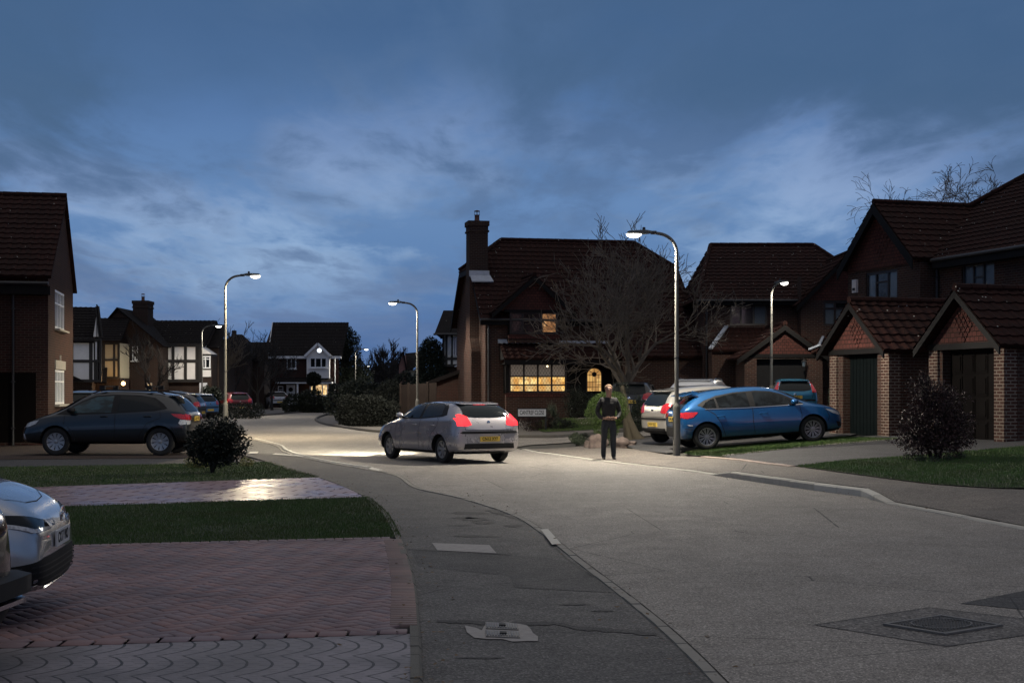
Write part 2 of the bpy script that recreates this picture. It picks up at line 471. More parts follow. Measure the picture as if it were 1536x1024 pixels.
mb.add(V, [(i*n7+k, i*n7+k+1, (i+1)*n7+k+1, (i+1)*n7+k) for i in range(len(rows)-1) for k in range(6)])
fw = mb.build('footway', M['footway_pale'], recalc=True, smooth=True); tag(fw, kind='structure')
for f in fw.data.polygons:
    pass
if fw.data.polygons[0].normal.z < 0: fw.data.flip_normals()
def kerb_line(pts, hs, w, name, mats, stone=.9, pale=()):
    """separate stones with fine joints"""
    b = MB(); acc = 0
    for i in range(len(pts)-1):
        (p, n), (q, m) = pts[i], pts[i+1]
        L = (q-p).length; k = max(1, round(L/stone))
        for j in range(k):
            a0, a1 = j/k+.006/L, (j+1)/k-.006/L
            P0, P1 = p.lerp(q, a0), p.lerp(q, a1); N0, N1 = n.lerp(m, a0), n.lerp(m, a1)
            h0, h1 = hs[i]+(hs[i+1]-hs[i])*a0, hs[i]+(hs[i+1]-hs[i])*a1
            z = lambda P: terr(P.x, P.y)
            j0 = random.uniform(-.004, .004)
            A, B = P0, P1; C, D = P1+N1*w, P0+N0*w
            vs = []
            for P, h, ins in ((A, h0, N0*.018), (B, h1, N1*.018), (C, h1, Vector()), (D, h0, Vector())):
                vs.append((P.x, P.y, z(P)-.08)); vs.append((P.x, P.y, z(P)+h-.02+j0)); vs.append((P.x+ins.x, P.y+ins.y, z(P)+h+j0))
            mi = 1 if any(abs(i+j/k-c) < .5/k+.02 for c in pale) else 0
            fs = []
            for a_, b_ in ((0, 1), (1, 2), (2, 3), (3, 0)):
                fs += [(a_*3, b_*3, b_*3+1, a_*3+1), (a_*3+1, b_*3+1, b_*3+2, a_*3+2)]
            fs.append((2, 5, 8, 11))
            b.add(vs, fs, mi)
    o = b.build(name, mats, recalc=True); tag(o, kind='structure'); return o
kerb_line(ks, kh, W, 'kerb', [M['kerb'], M['kerb_pale']], pale=(7.3, 6.6, 5.5, 5.8))
def simple_kerb(line, h, w, mats, side=1, name='kerb', stone=.9):
    P = [Vector((p.x, p.y, 0)) for p in line]; out = []
    for i, p in enumerate(P):
        t = (P[min(i+1, len(P)-1)]-P[max(i-1, 0)]).normalized(); out.append((p, Vector((-t.y, t.x, 0))*side))
    hs = h if hasattr(h, '__len__') else [h]*len(P)
    return kerb_line(out, hs, w, name, mats, stone)
simple_kerb(L_KERB, .005, .09, [plain('flush kerb worn', (.24, .225, .195), .85, var=.5, scale=4, bump=.4)], 1)
simple_kerb(F_KERB, .10, .13, [plain('far kerb', (.09, .085, .078), .85, var=.3)], -1)
simple_kerb(FAR, .10, .13, [plain('far kerb2', (.07, .06, .055), .85, var=.3)], 1)
simple_kerb(px_line([(352, 621.5), (330, 623), (318, 628), (312, 634)]), .11, .13, [M['kerb_dim']], 1)
simple_kerb([p for p in EDGE if p.y < 40], .03, .07, [M['kerb_dim']], 1, stone=.6)
# bright dropped kerb line on the bend
simple_kerb(px_line([(551, 701.5), (500, 693.5), (450, 683), (428, 675.5), (424, 672), (419, 668), (400, 662.5), (381, 658)], 3), .02, .09, [M['kerb_pale']], -1)

# left plots
edge = lambda y0, y1: [Vector((p.x-.0, p.y, 0)) for p in EDGE if y0 <= p.y <= y1]
def span(ya, yb):
    """points of the edging between two depths, nearest first, set in by the edging's width"""
    out = [p for p in EDGE if ya < p.y < yb]
    def cut(y):
        for a, b in zip(EDGE, EDGE[1:]):
            if min(a.y, b.y) <= y <= max(a.y, b.y): return a.lerp(b, (y-a.y)/(b.y-a.y+1e-9))
    return [cut(ya)]+out+[cut(yb)]
Y1 = at(628, 955).y; Y2 = at(603, 808).y; Y3 = at(548, 747.5).y; Y4 = at(478, 717).y; Y5 = at(375, 697).y
def slope(px1, py1, px2, py2):
    a, b = at(px1, py1), at(px2, py2)
    return lambda x: a.y+(b.y-a.y)*(x-a.x)/(b.x-a.x)
b1 = slope(0, 978, 628, 955); b2 = slope(100, 821, 603, 808); b3 = slope(90, 762, 548, 747.5); b4 = slope(35, 733, 478, 717.5); b5 = slope(0, 702, 375, 695)
def cutedge(fn):
    for a, b in zip(EDGE, EDGE[1:]):
        fa, fb = a.y-fn(a.x), b.y-fn(b.x)
        if fa*fb <= 0 and fa != fb: return a.lerp(b, fa/(fa-fb))
def plot(fa, fb, xl=-30):
    A = cutedge(fa) if fa else None; B = cutedge(fb)
    ya = A.y if A else EDGE[0].y
    mid = [p for p in EDGE if ya < p.y < B.y]
    pts = ([A] if A else [])+mid+[B, Vector((xl, fb(xl), 0))]+[Vector((xl, fa(xl) if fa else EDGE[0].y, 0))]
    return pts
SHIFT = lambda pts: [Vector((p.x-.02 if p.x > -29 else p.x, p.y, 0)) for p in pts]
P_FAN = plot(None, b1); P_HERR = plot(b1, b2); P_LAWN1 = plot(b2, b3); P_PINK = plot(b3, b4); P_LAWN2 = plot(b4, b5)

# imprinted fan paving (front strip)
def fan_mat():
    t = NT('imprinted fan paving'); v = t.obj()
    sx = t.n('ShaderNodeSeparateXYZ', Vector=v)
    wob = t.math('MULTIPLY_ADD', t.noise(v, 9, 2), .02, -.01)
    y = t.math('ADD', sx.outputs[1], wob)
    yy = t.math('FRACT', t.math('MULTIPLY', t.math('SUBTRACT', y, 8.12), 1/.62)); c = t.math('SUBTRACT', yy, .5)
    x = t.math('ADD', t.math('ADD', sx.outputs[0], t.math('MULTIPLY', t.math('MULTIPLY', c, c), .62)), wob)
    fx = t.math('FRACT', t.math('MULTIPLY', x, 1/.15)); ix = t.math('FLOOR', t.math('MULTIPLY', x, 1/.15))
    jx = t.math('LESS_THAN', t.math('ABSOLUTE', t.math('SUBTRACT', fx, .5)), .06)
    fy = t.math('FRACT', t.math('ADD', t.math('MULTIPLY', yy, 5.), t.math('MULTIPLY', ix, .5)))
    jy = t.math('LESS_THAN', t.math('ABSOLUTE', t.math('SUBTRACT', fy, .5)), .05)
    j = t.math('MAXIMUM', jx, t.math('MULTIPLY', jy, .45))
    n = t.noise(v, 1.5, 5)
    col = t.mix(t.ramp(n, [(.35, 0), (.65, 1)]), (.14, .13, .135, 1), (.26, .235, .25, 1))
    col = t.mix(t.math('MULTIPLY', t.noise(v, 45, 3), .35), col, (.06, .05, .05, 1))
    col = t.mix(j, col, (.018, .016, .017, 1))
    t.base(col); t.rough(.6)
    t.bump(t.math('ADD', t.math('SUBTRACT', 1., j), t.math('MULTIPLY', t.noise(v, 35, 3), .35)), .7, .012)
    return t.mat
sheet('driveway', SHIFT(P_FAN), .024, fan_mat())
# pink imprinted paving (middle drive)
def ashlar_mat():
    t = NT('imprinted pink paving'); v = t.obj()
    vm = t.mapping(v, rot=(0, 0, R(9)))
    br = t.n('ShaderNodeTexBrick', Vector=vm, Color1=(.29, .20, .21, 1), Color2=(.40, .29, .30, 1), Mortar=(.09, .06, .062, 1), Scale=1.)
    br.inputs['Brick Width'].default_value = .62; br.inputs['Row Height'].default_value = .30; br.inputs['Mortar Size'].default_value = .02
    n = t.noise(v, 5, 5, .7)
    col = t.mix(t.math('MULTIPLY', n, .55), br.outputs[0], (.15, .10, .11, 1))
    t.base(col)
    t.rough(t.ramp(t.noise(v, 1.2, 3), [(.4, .26), (.62, .44)]))
    t.set(t.p, 'Specular IOR Level', t.math('MULTIPLY', t.math('SUBTRACT', 1., br.outputs[1]), .5))
    t.bump(t.math('ADD', t.math('SUBTRACT', 1., br.outputs[1]), t.math('MULTIPLY', n, .5)), .5, .02)
    return t.mat
sheet('driveway', SHIFT(P_PINK), .024, ashlar_mat())
# clay herringbone blocks, each one laid
def laid_blocks():
    sheet('driveway', SHIFT(P_HERR), .012, M['pave_joint'])
    V = []; Fc = []; T = []
    bl, bw, g = .2, .1, .008
    poly = [(p.x, p.y) for p in P_HERR]
    X0, Y0 = -5.9, 8.4
    cs, sn = math.cos(R(45-6)), math.sin(R(45-6))
    e0 = lambda y: next((a.lerp(b, (y-a.y)/(b.y-a.y+1e-9)).x for a, b in zip(EDGE, EDGE[1:]) if min(a.y, b.y) <= y <= max(a.y, b.y)), 0)
    def block(cx, cy, ang, l, w, z, tone):
        c, s_ = math.cos(ang), math.sin(ang); b = len(V); e = .006
        for zz, ii in ((z-.03, 0), (z-.005, 0), (z, e)):
            for i, j in ((-1, -1), (1, -1), (1, 1), (-1, 1)):
                x, y = i*(l/2-g/2-ii), j*(w/2-g/2-ii); V.append((cx+x*c-y*s_, cy+x*s_+y*c, zz))
        Fc.append((b+8, b+9, b+10, b+11)); T.append(tone)
        for k in range(4):
            k2 = (k+1) % 4
            Fc.append((b+4+k, b+4+k2, b+8+k2, b+8+k)); T.append(tone)
            Fc.append((b+k, b+k2, b+4+k2, b+4+k)); T.append(tone)
    for i in range(-90, 110):
        for j in range(-90, 110):
            # herringbone cell: an L of two blocks
            for o in (0, 1):
                u = i*bw+j*2*bw; v = i*bw-j*2*bw*0
                # lattice vectors (w, w) and (2w,-2w)
                bx = i*bw+j*2*bw; by = i*bw-j*2*bw
                if o == 0: cx, cy, a = bx+bl/2, by+bw/2, 0.
                else: cx, cy, a = bx+bw/2, by+bw+bl/2, math.pi/2
                x = X0+cx*cs-cy*sn; y = Y0+cx*sn+cy*cs
                if not (-9 < x < 1 and 8 < y < 17): continue
                if y < b1(x)+.17 or y > b2(x)-.17 or x > e0(y)-.13: continue
                block(x, y, a+R(39), bl, bw, .030+random.uniform(-.0025, .0025), random.random())
    for fn, s_ in ((b1, 1), (b2, -1)):      # soldier courses along both ends
        x = -9
        while x < e0(fn(x))-.1:
            block(x, fn(x)+s_*.10, math.pi/2+.05, .19, .19 if s_ > 0 else .1, .031, random.random()); x += .2 if s_ > 0 else .1
    n1 = len(Fc)
    o = fast_mesh('driveway', V, Fc, M['block'], attr=T); tag(o, kind='structure')
    V.clear(); Fc.clear(); T.clear()
    sp = [p for p in EDGE if b1(p.x) < p.y < b2(p.x)]
    acc = .05
    for a, b in zip(sp, sp[1:]):
        L = (b-a).length; t = (b-a)/L; n = Vector((-t.y, t.x, 0))
        if n.x > 0: n = -n
        while acc < L:
            p = a+t*acc+n*.115; block(p.x, p.y, math.atan2(n.y, n.x), .2, .085, .033, random.random()); acc += .087
        acc -= L
    o = fast_mesh('driveway', V, Fc, M['block_pink'], attr=T); tag(o, kind='structure')
laid_blocks()
sheet('driveway', [at(0, 702), at(-300, 708), at(-300, 690), at(0, 690), at(200, 688), at(375, 688), at(395, 692), at(378, 695.5)], .010, M['drive_grey'])
sheet('driveway', [at(-300, 690), at(0, 689.5), at(200, 687.5), at(375, 687), at(330, 672), at(300, 650), at(200, 640), at(-300, 640)], .012, brick_mat('weathered block drive', (.12, .09, .075), (.08, .06, .055), (.03, .026, .022), bw=.2, rh=.1, ms=.01))
sheet('driveway', [at(120, 634), at(300, 632), at(352, 620), at(430, 615.5), at(380, 612), at(250, 612), at(120, 615)], -.012, plain('pinkish footway', (.12, .095, .085), .85, var=.3, bump=.4))
sheet('pavement', [at(385, 623.5), at(440, 619), at(500, 614), at(520, 609), at(470, 607.5), at(420, 610.5), at(370, 615), at(350, 625)], .014, plain('far footway', (.10, .092, .085), .85, var=.3, bump=.4))
sheet('pavement', [at(474, 630.5), at(488, 636.5), at(521, 642), at(561, 647.5), at(620, 651), at(700, 654.5), at(815, 656), at(880, 652.5), at(960, 645.5), at(960, 641), at(830, 647), at(700, 643), at(600, 636), at(540, 627), at(520, 620), at(490, 623), at(476, 627)], .016, plain('near footway', (.115, .105, .095), .85, var=.3, bump=.5, scale=2))
# right side plots
sheet('driveway', [at(1194, 699.5), at(1120, 690), at(1085, 685.5), at(1200, 672), at(1356, 659), at(1640, 655), at(1700, 668), at(1536, 670), at(1457, 677), at(1356, 685), at(1270, 691)], .020, M['drive_grey'])
sheet('driveway', [at(1262, 655.8), at(1356, 652.5), at(1536, 650), at(1640, 650), at(1640, 654.6), at(1356, 658.6), at(1300, 658)], .018, M['drive_grey'])
sheet('driveway', [at(960, 676), at(1000, 680), at(1040, 676), at(1150, 664), at(1262, 656), at(1290, 650), at(1240, 641), at(1100, 648), at(1000, 655), at(930, 662), at(940, 670)], .016, M['drive_grey'])
sheet('lawn', [at(1040, 684), at(1083, 685.5), at(1200, 672), at(1354, 659.2), at(1300, 658.3), at(1262, 656.4), at(1150, 664.5), at(1040, 677), at(1025, 681)], .024, M['turf'])
LAWN_R = [at(1194, 700.3), at(1240, 706.5), at(1320, 717.5), at(1400, 727.5), at(1490, 733.5), at(1600, 734), at(1900, 760), at(1900, 700), at(1700, 668.5), at(1536, 671), at(1457, 678), at(1356, 686), at(1270, 692)]
sheet('lawn', LAWN_R, .026, M['turf'])
LAWN_S = [at(1040, 684), at(1083, 685.5), at(1200, 672), at(1354, 659.2), at(1300, 658.3), at(1262, 656.4), at(1150, 664.5), at(1040, 677), at(1025, 681)]
sheet('lawn', P_LAWN1, .022, M['turf']); sheet('lawn', P_LAWN2, .022, M['turf'])
LAWN_C = [at(815, 649), at(900, 645), at(960, 641), at(980, 634), at(900, 630), at(850, 628.5), at(820, 630), at(790, 640)]
sheet('lawn', LAWN_C, .030, M['turf'])
LAWN_F = [at(330, 622), at(385, 617), at(425, 612.5), at(420, 609), at(350, 612)]
simple_kerb(px_line([(1058, 685.5), (1110, 689.5), (1150, 694.5), (1194, 700)], 3), .028, .16, [plain('pink edging', (.34, .27, .23), .85, var=.3, bump=.4)], -1)
simple_kerb(px_line([(1085, 685), (1150, 677.5), (1200, 671.8), (1356, 658.8)], 3), .035, .07, [plain('pale edging', (.25, .23, .21), .85, var=.3, bump=.4)], 1)
sheet('path', [at(872, 637.5), at(940, 634), at(900, 627.5), at(858, 627.5)], .036, plain('garden path', (.24, .20, .19), .85))

# markings and patches on the road and footways
def strip(line, w, off, mat, name='road_marking'):
    P = [Vector((p.x, p.y, 0)) for p in line]; l = []; r = []
    for i, p in enumerate(P):
        t = (P[min(i+1, len(P)-1)]-P[max(i-1, 0)]).normalized(); n = Vector((-t.y, t.x, 0))*w/2
        l.append(p+n); r.append(p-n)
    return sheet(name, l+r[::-1], off, mat)
sheet('kerb_stone', [at(811, 795.5), at(822, 795), at(842, 817.5), at(828, 818.5)], .018, M['kerb_pale'])
sheet('road_marking', [at(408, 681.5), at(413, 680), at(458, 683.3), at(457, 685.3)], .008, M['paint'])
sheet('road_marking', [at(375, 677.5), at(388, 677.3), at(386, 680.2), at(372, 680.4)], .008, M['paint'])
sheet('road_marking', [at(558, 700.8), at(552, 703), at(568, 706.4), at(574, 705)], .009, M['paint'])
sheet('asphalt_patch', [at(628, 849), at(765, 862), at(900, 881), at(945, 889), at(880, 846), at(820, 835), at(760, 831), at(690, 826), at(616, 822)], -.0045, M['patch_dark'])
sheet('asphalt_patch', [at(763, 862), at(772, 880), at(945, 889), at(890, 866)], -.0035, M['patch_dark'])
def splash(cx, cy, w, h, seed, mat=None, off=-.0025, name='damp_stain'):
    rnd = random.Random(seed); pts = []
    for k in range(26):
        a = 2*math.pi*k/26; r = rnd.uniform(.6, 1.05)
        pts.append(at(cx+w*math.cos(a)*r, cy+h*math.sin(a)*r))
    sheet(name, pts, off, mat or M['patch_damp'])
for k, a in enumerate([(705, 769, 30, 2.4), (712, 778, 24, 3.2), (724, 783, 18, 2.4), (690, 787, 22, 1.2), (770, 788, 18, 1.8), (715, 803, 44, 1.6), (742, 765, 18, 1.3), (700, 776, 26, 1.8), (860, 905, 30, 1.6), (905, 915, 22, 1.2), (720, 985, 40, 1.5), (950, 945, 18, 1.1)]): splash(*a, k)
def band(pts, w, seed, off=-.002):
    rnd = random.Random(seed); up = []; dn = []
    for p in smooth_line([Vector((*p, 0)) for p in pts], 6):
        up.append(at(p.x, p.y-w*rnd.uniform(.3, 1))); dn.append(at(p.x, p.y+w*rnd.uniform(.3, 1)))
    sheet('damp_stain', up+dn[::-1], off, M['patch_damp'])
band([(655, 930), (700, 932), (760, 934), (830, 934), (865, 940), (925, 945), (985, 950)], 3.2, 3)
band([(735, 766), (760, 772), (790, 782), (812, 795)], 3.0, 4)
band([(812, 796), (835, 822), (862, 846), (905, 872)], 2.0, 5)
# square cut round the road cover, ironwork, small covers
sheet('asphalt_patch', [at(1222, 937), at(1395, 911), at(1560, 931), at(1600, 943), at(1420, 970)], .002, M['patch_mid'])
strip(px_line([(1222, 937), (1395, 911), (1560, 931)], 1), .018, .0035, M['patch_dark'], 'asphalt_patch')
strip(px_line([(1222, 937), (1420, 969), (1600, 944)], 1), .018, .0035, M['patch_dark'], 'asphalt_patch')
sheet('asphalt_patch', [at(1440, 905), at(1536, 886), at(1760, 862), at(1900, 930), at(1700, 926), at(1536, 914)], .0035, M['patch_dark'])
sheet('asphalt_patch', [at(612, 823), at(640, 812), at(752, 816), at(766, 831), at(700, 829)], -.003, M['footway'])
strip(px_line([(612, 823), (690, 827), (767, 831.5)], 2), .012, -.001, M['patch_dark'], 'asphalt_patch')
strip(px_line([(750, 816), (767, 831.5)], 1), .012, -.001, M['patch_dark'], 'asphalt_patch')

def bilerp(c, u, v):
    return (c[0]*(1-u)+c[1]*u)*(1-v)+(c[3]*(1-u)+c[2]*u)*v
# the pale stone-filled cover
c = [at(648, 814), at(734, 817), at(745, 829.5), at(656, 825)]
o = sheet('inspection_cover', c, .002, M['mortar_pale'], kind=None, label='pale rectangular concrete cover set in the dark footway', cat='cover')
# round ribbed cover in square frame on the road
r0 = empty('manhole_cover', at(1412, 938), 0, 'ribbed cast iron cover in a square frame in the road', 'manhole')
ctr = at(1412, 938)
cs_ = [at(1324, 938), at(1412, 924.5), at(1505, 939.5), at(1418, 953.5)]
loc = [p-ctr for p in cs_]
fr = MB()
for i in range(4):
    a, b = loc[i], loc[(i+1) % 4]
    fr.prism([(a.x, a.y, .004), (b.x, b.y, .004), (b.x*.9, b.y*.9, .004), (a.x*.9, a.y*.9, .004)], (0, 0, .014))
fr.build('frame', M['iron'], r0, recalc=True)
pl = MB(); pl.poly([(p.x*.89, p.y*.89, .009) for p in loc])
pl.build('plate', plain('worn plate', (.12, .112, .10), .6, metal=.3, var=.4, scale=15), r0)
pr = MB()
U = (loc[2]-loc[0])*.5; Vv = (loc[3]-loc[1])*.5
def em(u, v, z): q = U*u*.86+Vv*v*.86; return (q.x, q.y, z)
import itertools
for i in range(-8, 9):
    for j in range(-8, 9):
        u, v = (i+j)/17, (i-j)/17
        if abs(u)+abs(v) > .93 or abs(i) == 0: continue
        s_ = .022
        pr.prism([em(u-s_, v, .010), em(u, v-s_, .010), em(u+s_, v, .010), em(u, v+s_, .010)], (0, 0, .009))
for k in range(28):
    a, b = 2*math.pi*k/28, 2*math.pi*(k+.8)/28
    for r_ in (.60,):
        pr.prism([em(r_*math.cos(a), r_*math.sin(a), .012), em(r_*math.cos(b), r_*math.sin(b), .012), em((r_-.035)*math.cos(b), (r_-.035)*math.sin(b), .012), em((r_-.035)*math.cos(a), (r_-.035)*math.sin(a), .012)], (0, 0, .010))
pr.build('tread_pattern', M['iron'], r0, recalc=True)
# broken mortar with two small iron covers
c0 = at(752, 947)
rnd = random.Random(5)
pts = [at(x+rnd.uniform(-1.5, 1.5), y+rnd.uniform(-.5, .5)) for x, y in [(697, 937), (712, 940), (722, 944), (728, 938), (727, 934), (760, 933), (778, 935), (790, 937), (797, 942), (800, 948), (806, 954), (806, 961), (790, 961), (770, 961), (755, 958), (728, 957), (712, 955), (700, 947)]]
sheet('mortar_patch', pts, .000, M['mortar_pale'])
for k, (cc, lab) in enumerate((([(728, 933.5), (776, 936), (778, 945), (729, 943)], 'far one of two small ribbed iron covers in broken pale mortar'), ([(728, 946), (779, 948), (780, 957), (729, 955)], 'near one of two small ribbed iron covers in broken pale mortar'))):
    q = [at(*p) for p in cc]; ce = (q[0]+q[2])/2
    e = empty('stopcock_cover', ce, 0, lab, 'cover', 'small iron covers on the footway')
    q = [p-ce for p in q]
    b = MB(); b.prism([(p.x, p.y, .001) for p in q], (0, 0, .007)); b.build('plate', M['iron'], e, recalc=True)
    b = MB()
    for j in range(12):
        u = .06+j*.08; a_, b_ = bilerp(q, u, .12), bilerp(q, u, .88)
        b.bar((a_.x, a_.y, .010), (b_.x, b_.y, .010), .010, .006)
    b.build('rib', plain('polished iron ribs', (.16, .155, .15), .45, metal=.5), e)
    b = MB(); b.prism([(bilerp(q, u, v).x, bilerp(q, u, v).y, .010) for u, v in ((.42, .35), (.62, .35), (.62, .65), (.42, .65))], (0, 0, .010)); b.build('keyhole', M['black'], e, recalc=True)

# grass blades
def blades(poly, n, name, label, hh=.035, w=.007, seed=1, xr=None, z0=.02, mat='grass'):
    rng = np.random.default_rng(seed)
    P = np.array([(p.x, p.y) for p in poly])
    x0, y0 = P.min(0); x1, y1 = P.max(0)
    if xr: x0, x1 = max(x0, xr[0]), min(x1, xr[1])
    X = rng.uniform(x0, x1, n*3); Y = rng.uniform(y0, y1, n*3)
    ins = np.zeros(len(X), bool); j = len(P)-1
    for i in range(len(P)):
        c = ((P[i, 1] > Y) != (P[j, 1] > Y)) & (X < (P[j, 0]-P[i, 0])*(Y-P[i, 1])/(P[j, 1]-P[i, 1]+1e-12)+P[i, 0])
        ins ^= c; j = i
    X = X[ins][:n]; Y = Y[ins][:n]; n = len(X)
    k = rng.uniform(0, 1, n) < .12; X = X+k*rng.normal(0, .035, n); Y = Y+k*rng.normal(0, .05, n)
    bare = np.sin(X*1.7+seed)*np.sin(Y*1.1+2)+.5*np.sin(X*4.1)*np.sin(Y*3.3); k = rng.uniform(-1.6, 1, n) < .6-bare*.6; X, Y = X[k], Y[k]; n = len(X)
    d = (X-4.05)*.97+(Y-27.3)*.242; e = (X+6)*1.2
    Z = .07*np.clip(np.minimum(np.minimum(d, e), 8.5), 0, None)+z0
    a = rng.uniform(0, 6.283, n); h = hh*rng.uniform(.5, 1.3, n); ln = rng.uniform(0, .6, n)*h; b = rng.uniform(0, 6.283, n)
    V = np.zeros((n, 3, 3))
    V[:, 0] = np.stack([X-np.cos(a)*w/2, Y-np.sin(a)*w/2, Z], 1); V[:, 1] = np.stack([X+np.cos(a)*w/2, Y+np.sin(a)*w/2, Z], 1)
    V[:, 2] = np.stack([X+np.cos(b)*ln, Y+np.sin(b)*ln, Z+h], 1)
    o = fast_mesh(name, V.reshape(-1, 3), np.arange(n*3).reshape(-1, 3), M[mat], attr=rng.uniform(0, 1, n))
    tag(o, label, 'grass', None, 'stuff')
blades(P_LAWN1, 110000, 'grass', 'dark mown lawn strip between the brick drive and the pink drive', xr=(-8, 1))
blades(P_LAWN2, 70000, 'grass', 'dark lawn strip below the round dark bush', xr=(-13, 0), w=.010)
blades(LAWN_R, 90000, 'grass', 'lamplit green lawn around the red leaved bush', w=.010, hh=.045, xr=(4, 16), mat='grass_lamplit')
blades(LAWN_S, 26000, 'grass', 'thin grass strip beside the blue hatchback', w=.012, hh=.045)
blades(LAWN_C, 16000, 'grass', 'small lawn corner behind the street name sign', w=.02, hh=.06, z0=.03)

# fallen leaves and grit along the edges
def litter(n, lines, spread, size, col, name, label, seed):
    rng = np.random.default_rng(seed); V = []
    pts = [p for l in lines for p in l]
    for i in range(n):
        p = pts[rng.integers(len(pts))]; x, y = p.x+rng.normal(0, spread), p.y+rng.normal(0, spread*2)
        z = terr(x, y)+.034; a = rng.uniform(0, 6.28); s_ = size*rng.uniform(.5, 1.3)
        for k, (u, w) in enumerate(((1, 0), (0, .6), (-1, 0), (0, -.6))):
            V.append((x+s_*(u*math.cos(a)-w*math.sin(a)), y+s_*(u*math.sin(a)+w*math.cos(a)), z+rng.uniform(0, .012)))
    o = fast_mesh(name, V, np.arange(len(V)).reshape(-1, 4), col); tag(o, label, 'leaves', None, 'stuff')
near_edge = [p for p in EDGE if p.y < 32]; near_k = [p for p in L_KERB if 8 < p.y < 30]; rk = [p for p in R_KERB if 14 < p.y < 34]
litter(420, [near_edge, near_edge, near_k, rk], .16, .022, plain('dead leaves', (.12, .075, .035), .8, var=.6, scale=9), 'fallen_leaves', 'scattered brown fallen leaves along the kerbs and drive edge', 2)
# ---------------------------------------------------------------- house kit
def tiled(mb, pts, m=0, real=True, thick=.07, lift=0.):
    """a convex roof slope; first edge is the eave (left to right seen from outside)"""
    P = [Vector(p) for p in pts]
    t = (P[1]-P[0]).normalized()
    n = Vector((0, 0, 0))
    for i in range(len(P)): n += P[i].cross(P[(i+1) % len(P)])
    n.normalize(); b = n.cross(t)
    us = [(p-P[0]).dot(t) for p in P]; vs_ = [(p-P[0]).dot(b) for p in P]
    mb.poly([p-n*thick for p in P][::-1], m)
    for i in range(len(P)):
        a, c = P[i], P[(i+1) % len(P)]
        mb.poly([a-n*thick, c-n*thick, c, a], m)
    if not real:
        mb.poly([p+n*lift for p in P], m); return
    u0, u1 = math.floor(min(us)/.3)*.3, max(us)+.3; v1 = max(vs_)
    r = .32; du = .06; nu = int((u1-u0)/du)+1; rows = int(v1/r)+1
    prof = [(0, .008), (.0, .052), (r, .022)]
    bm = bmesh.new(); lines = []
    for k in range(rows):
        jit = random.uniform(-.004, .004)
        for dv, h in ((-.008, .0), (0, .045), (r-.008, .012)):
            ln = []
            for i in range(nu+1):
                u = u0+i*du; ph = (u/.3) % 1.
                wv = .026*max(0, math.cos(2*math.pi*(ph-.35)))**.8 if math.cos(2*math.pi*(ph-.35)) > 0 else 0.
                ln.append(bm.verts.new(P[0]+t*u+b*(k*r+dv)+n*(h+jit+wv*(1 if h > 0 else .2))))
            lines.append(ln)
    for a, c in zip(lines, lines[1:]):
        for i in range(nu): bm.faces.new((a[i], a[i+1], c[i+1], c[i]))
    for i in range(len(P)):
        a, c = P[i], P[(i+1) % len(P)]
        e = (c-a).normalized(); out = e.cross(n)
        if i == 0: a = a-b*.03
        bmesh.ops.bisect_plane(bm, geom=bm.verts[:]+bm.edges[:]+bm.faces[:], plane_co=a, plane_no=out, clear_outer=True)
    mb.bm(bm, m); bm.free()

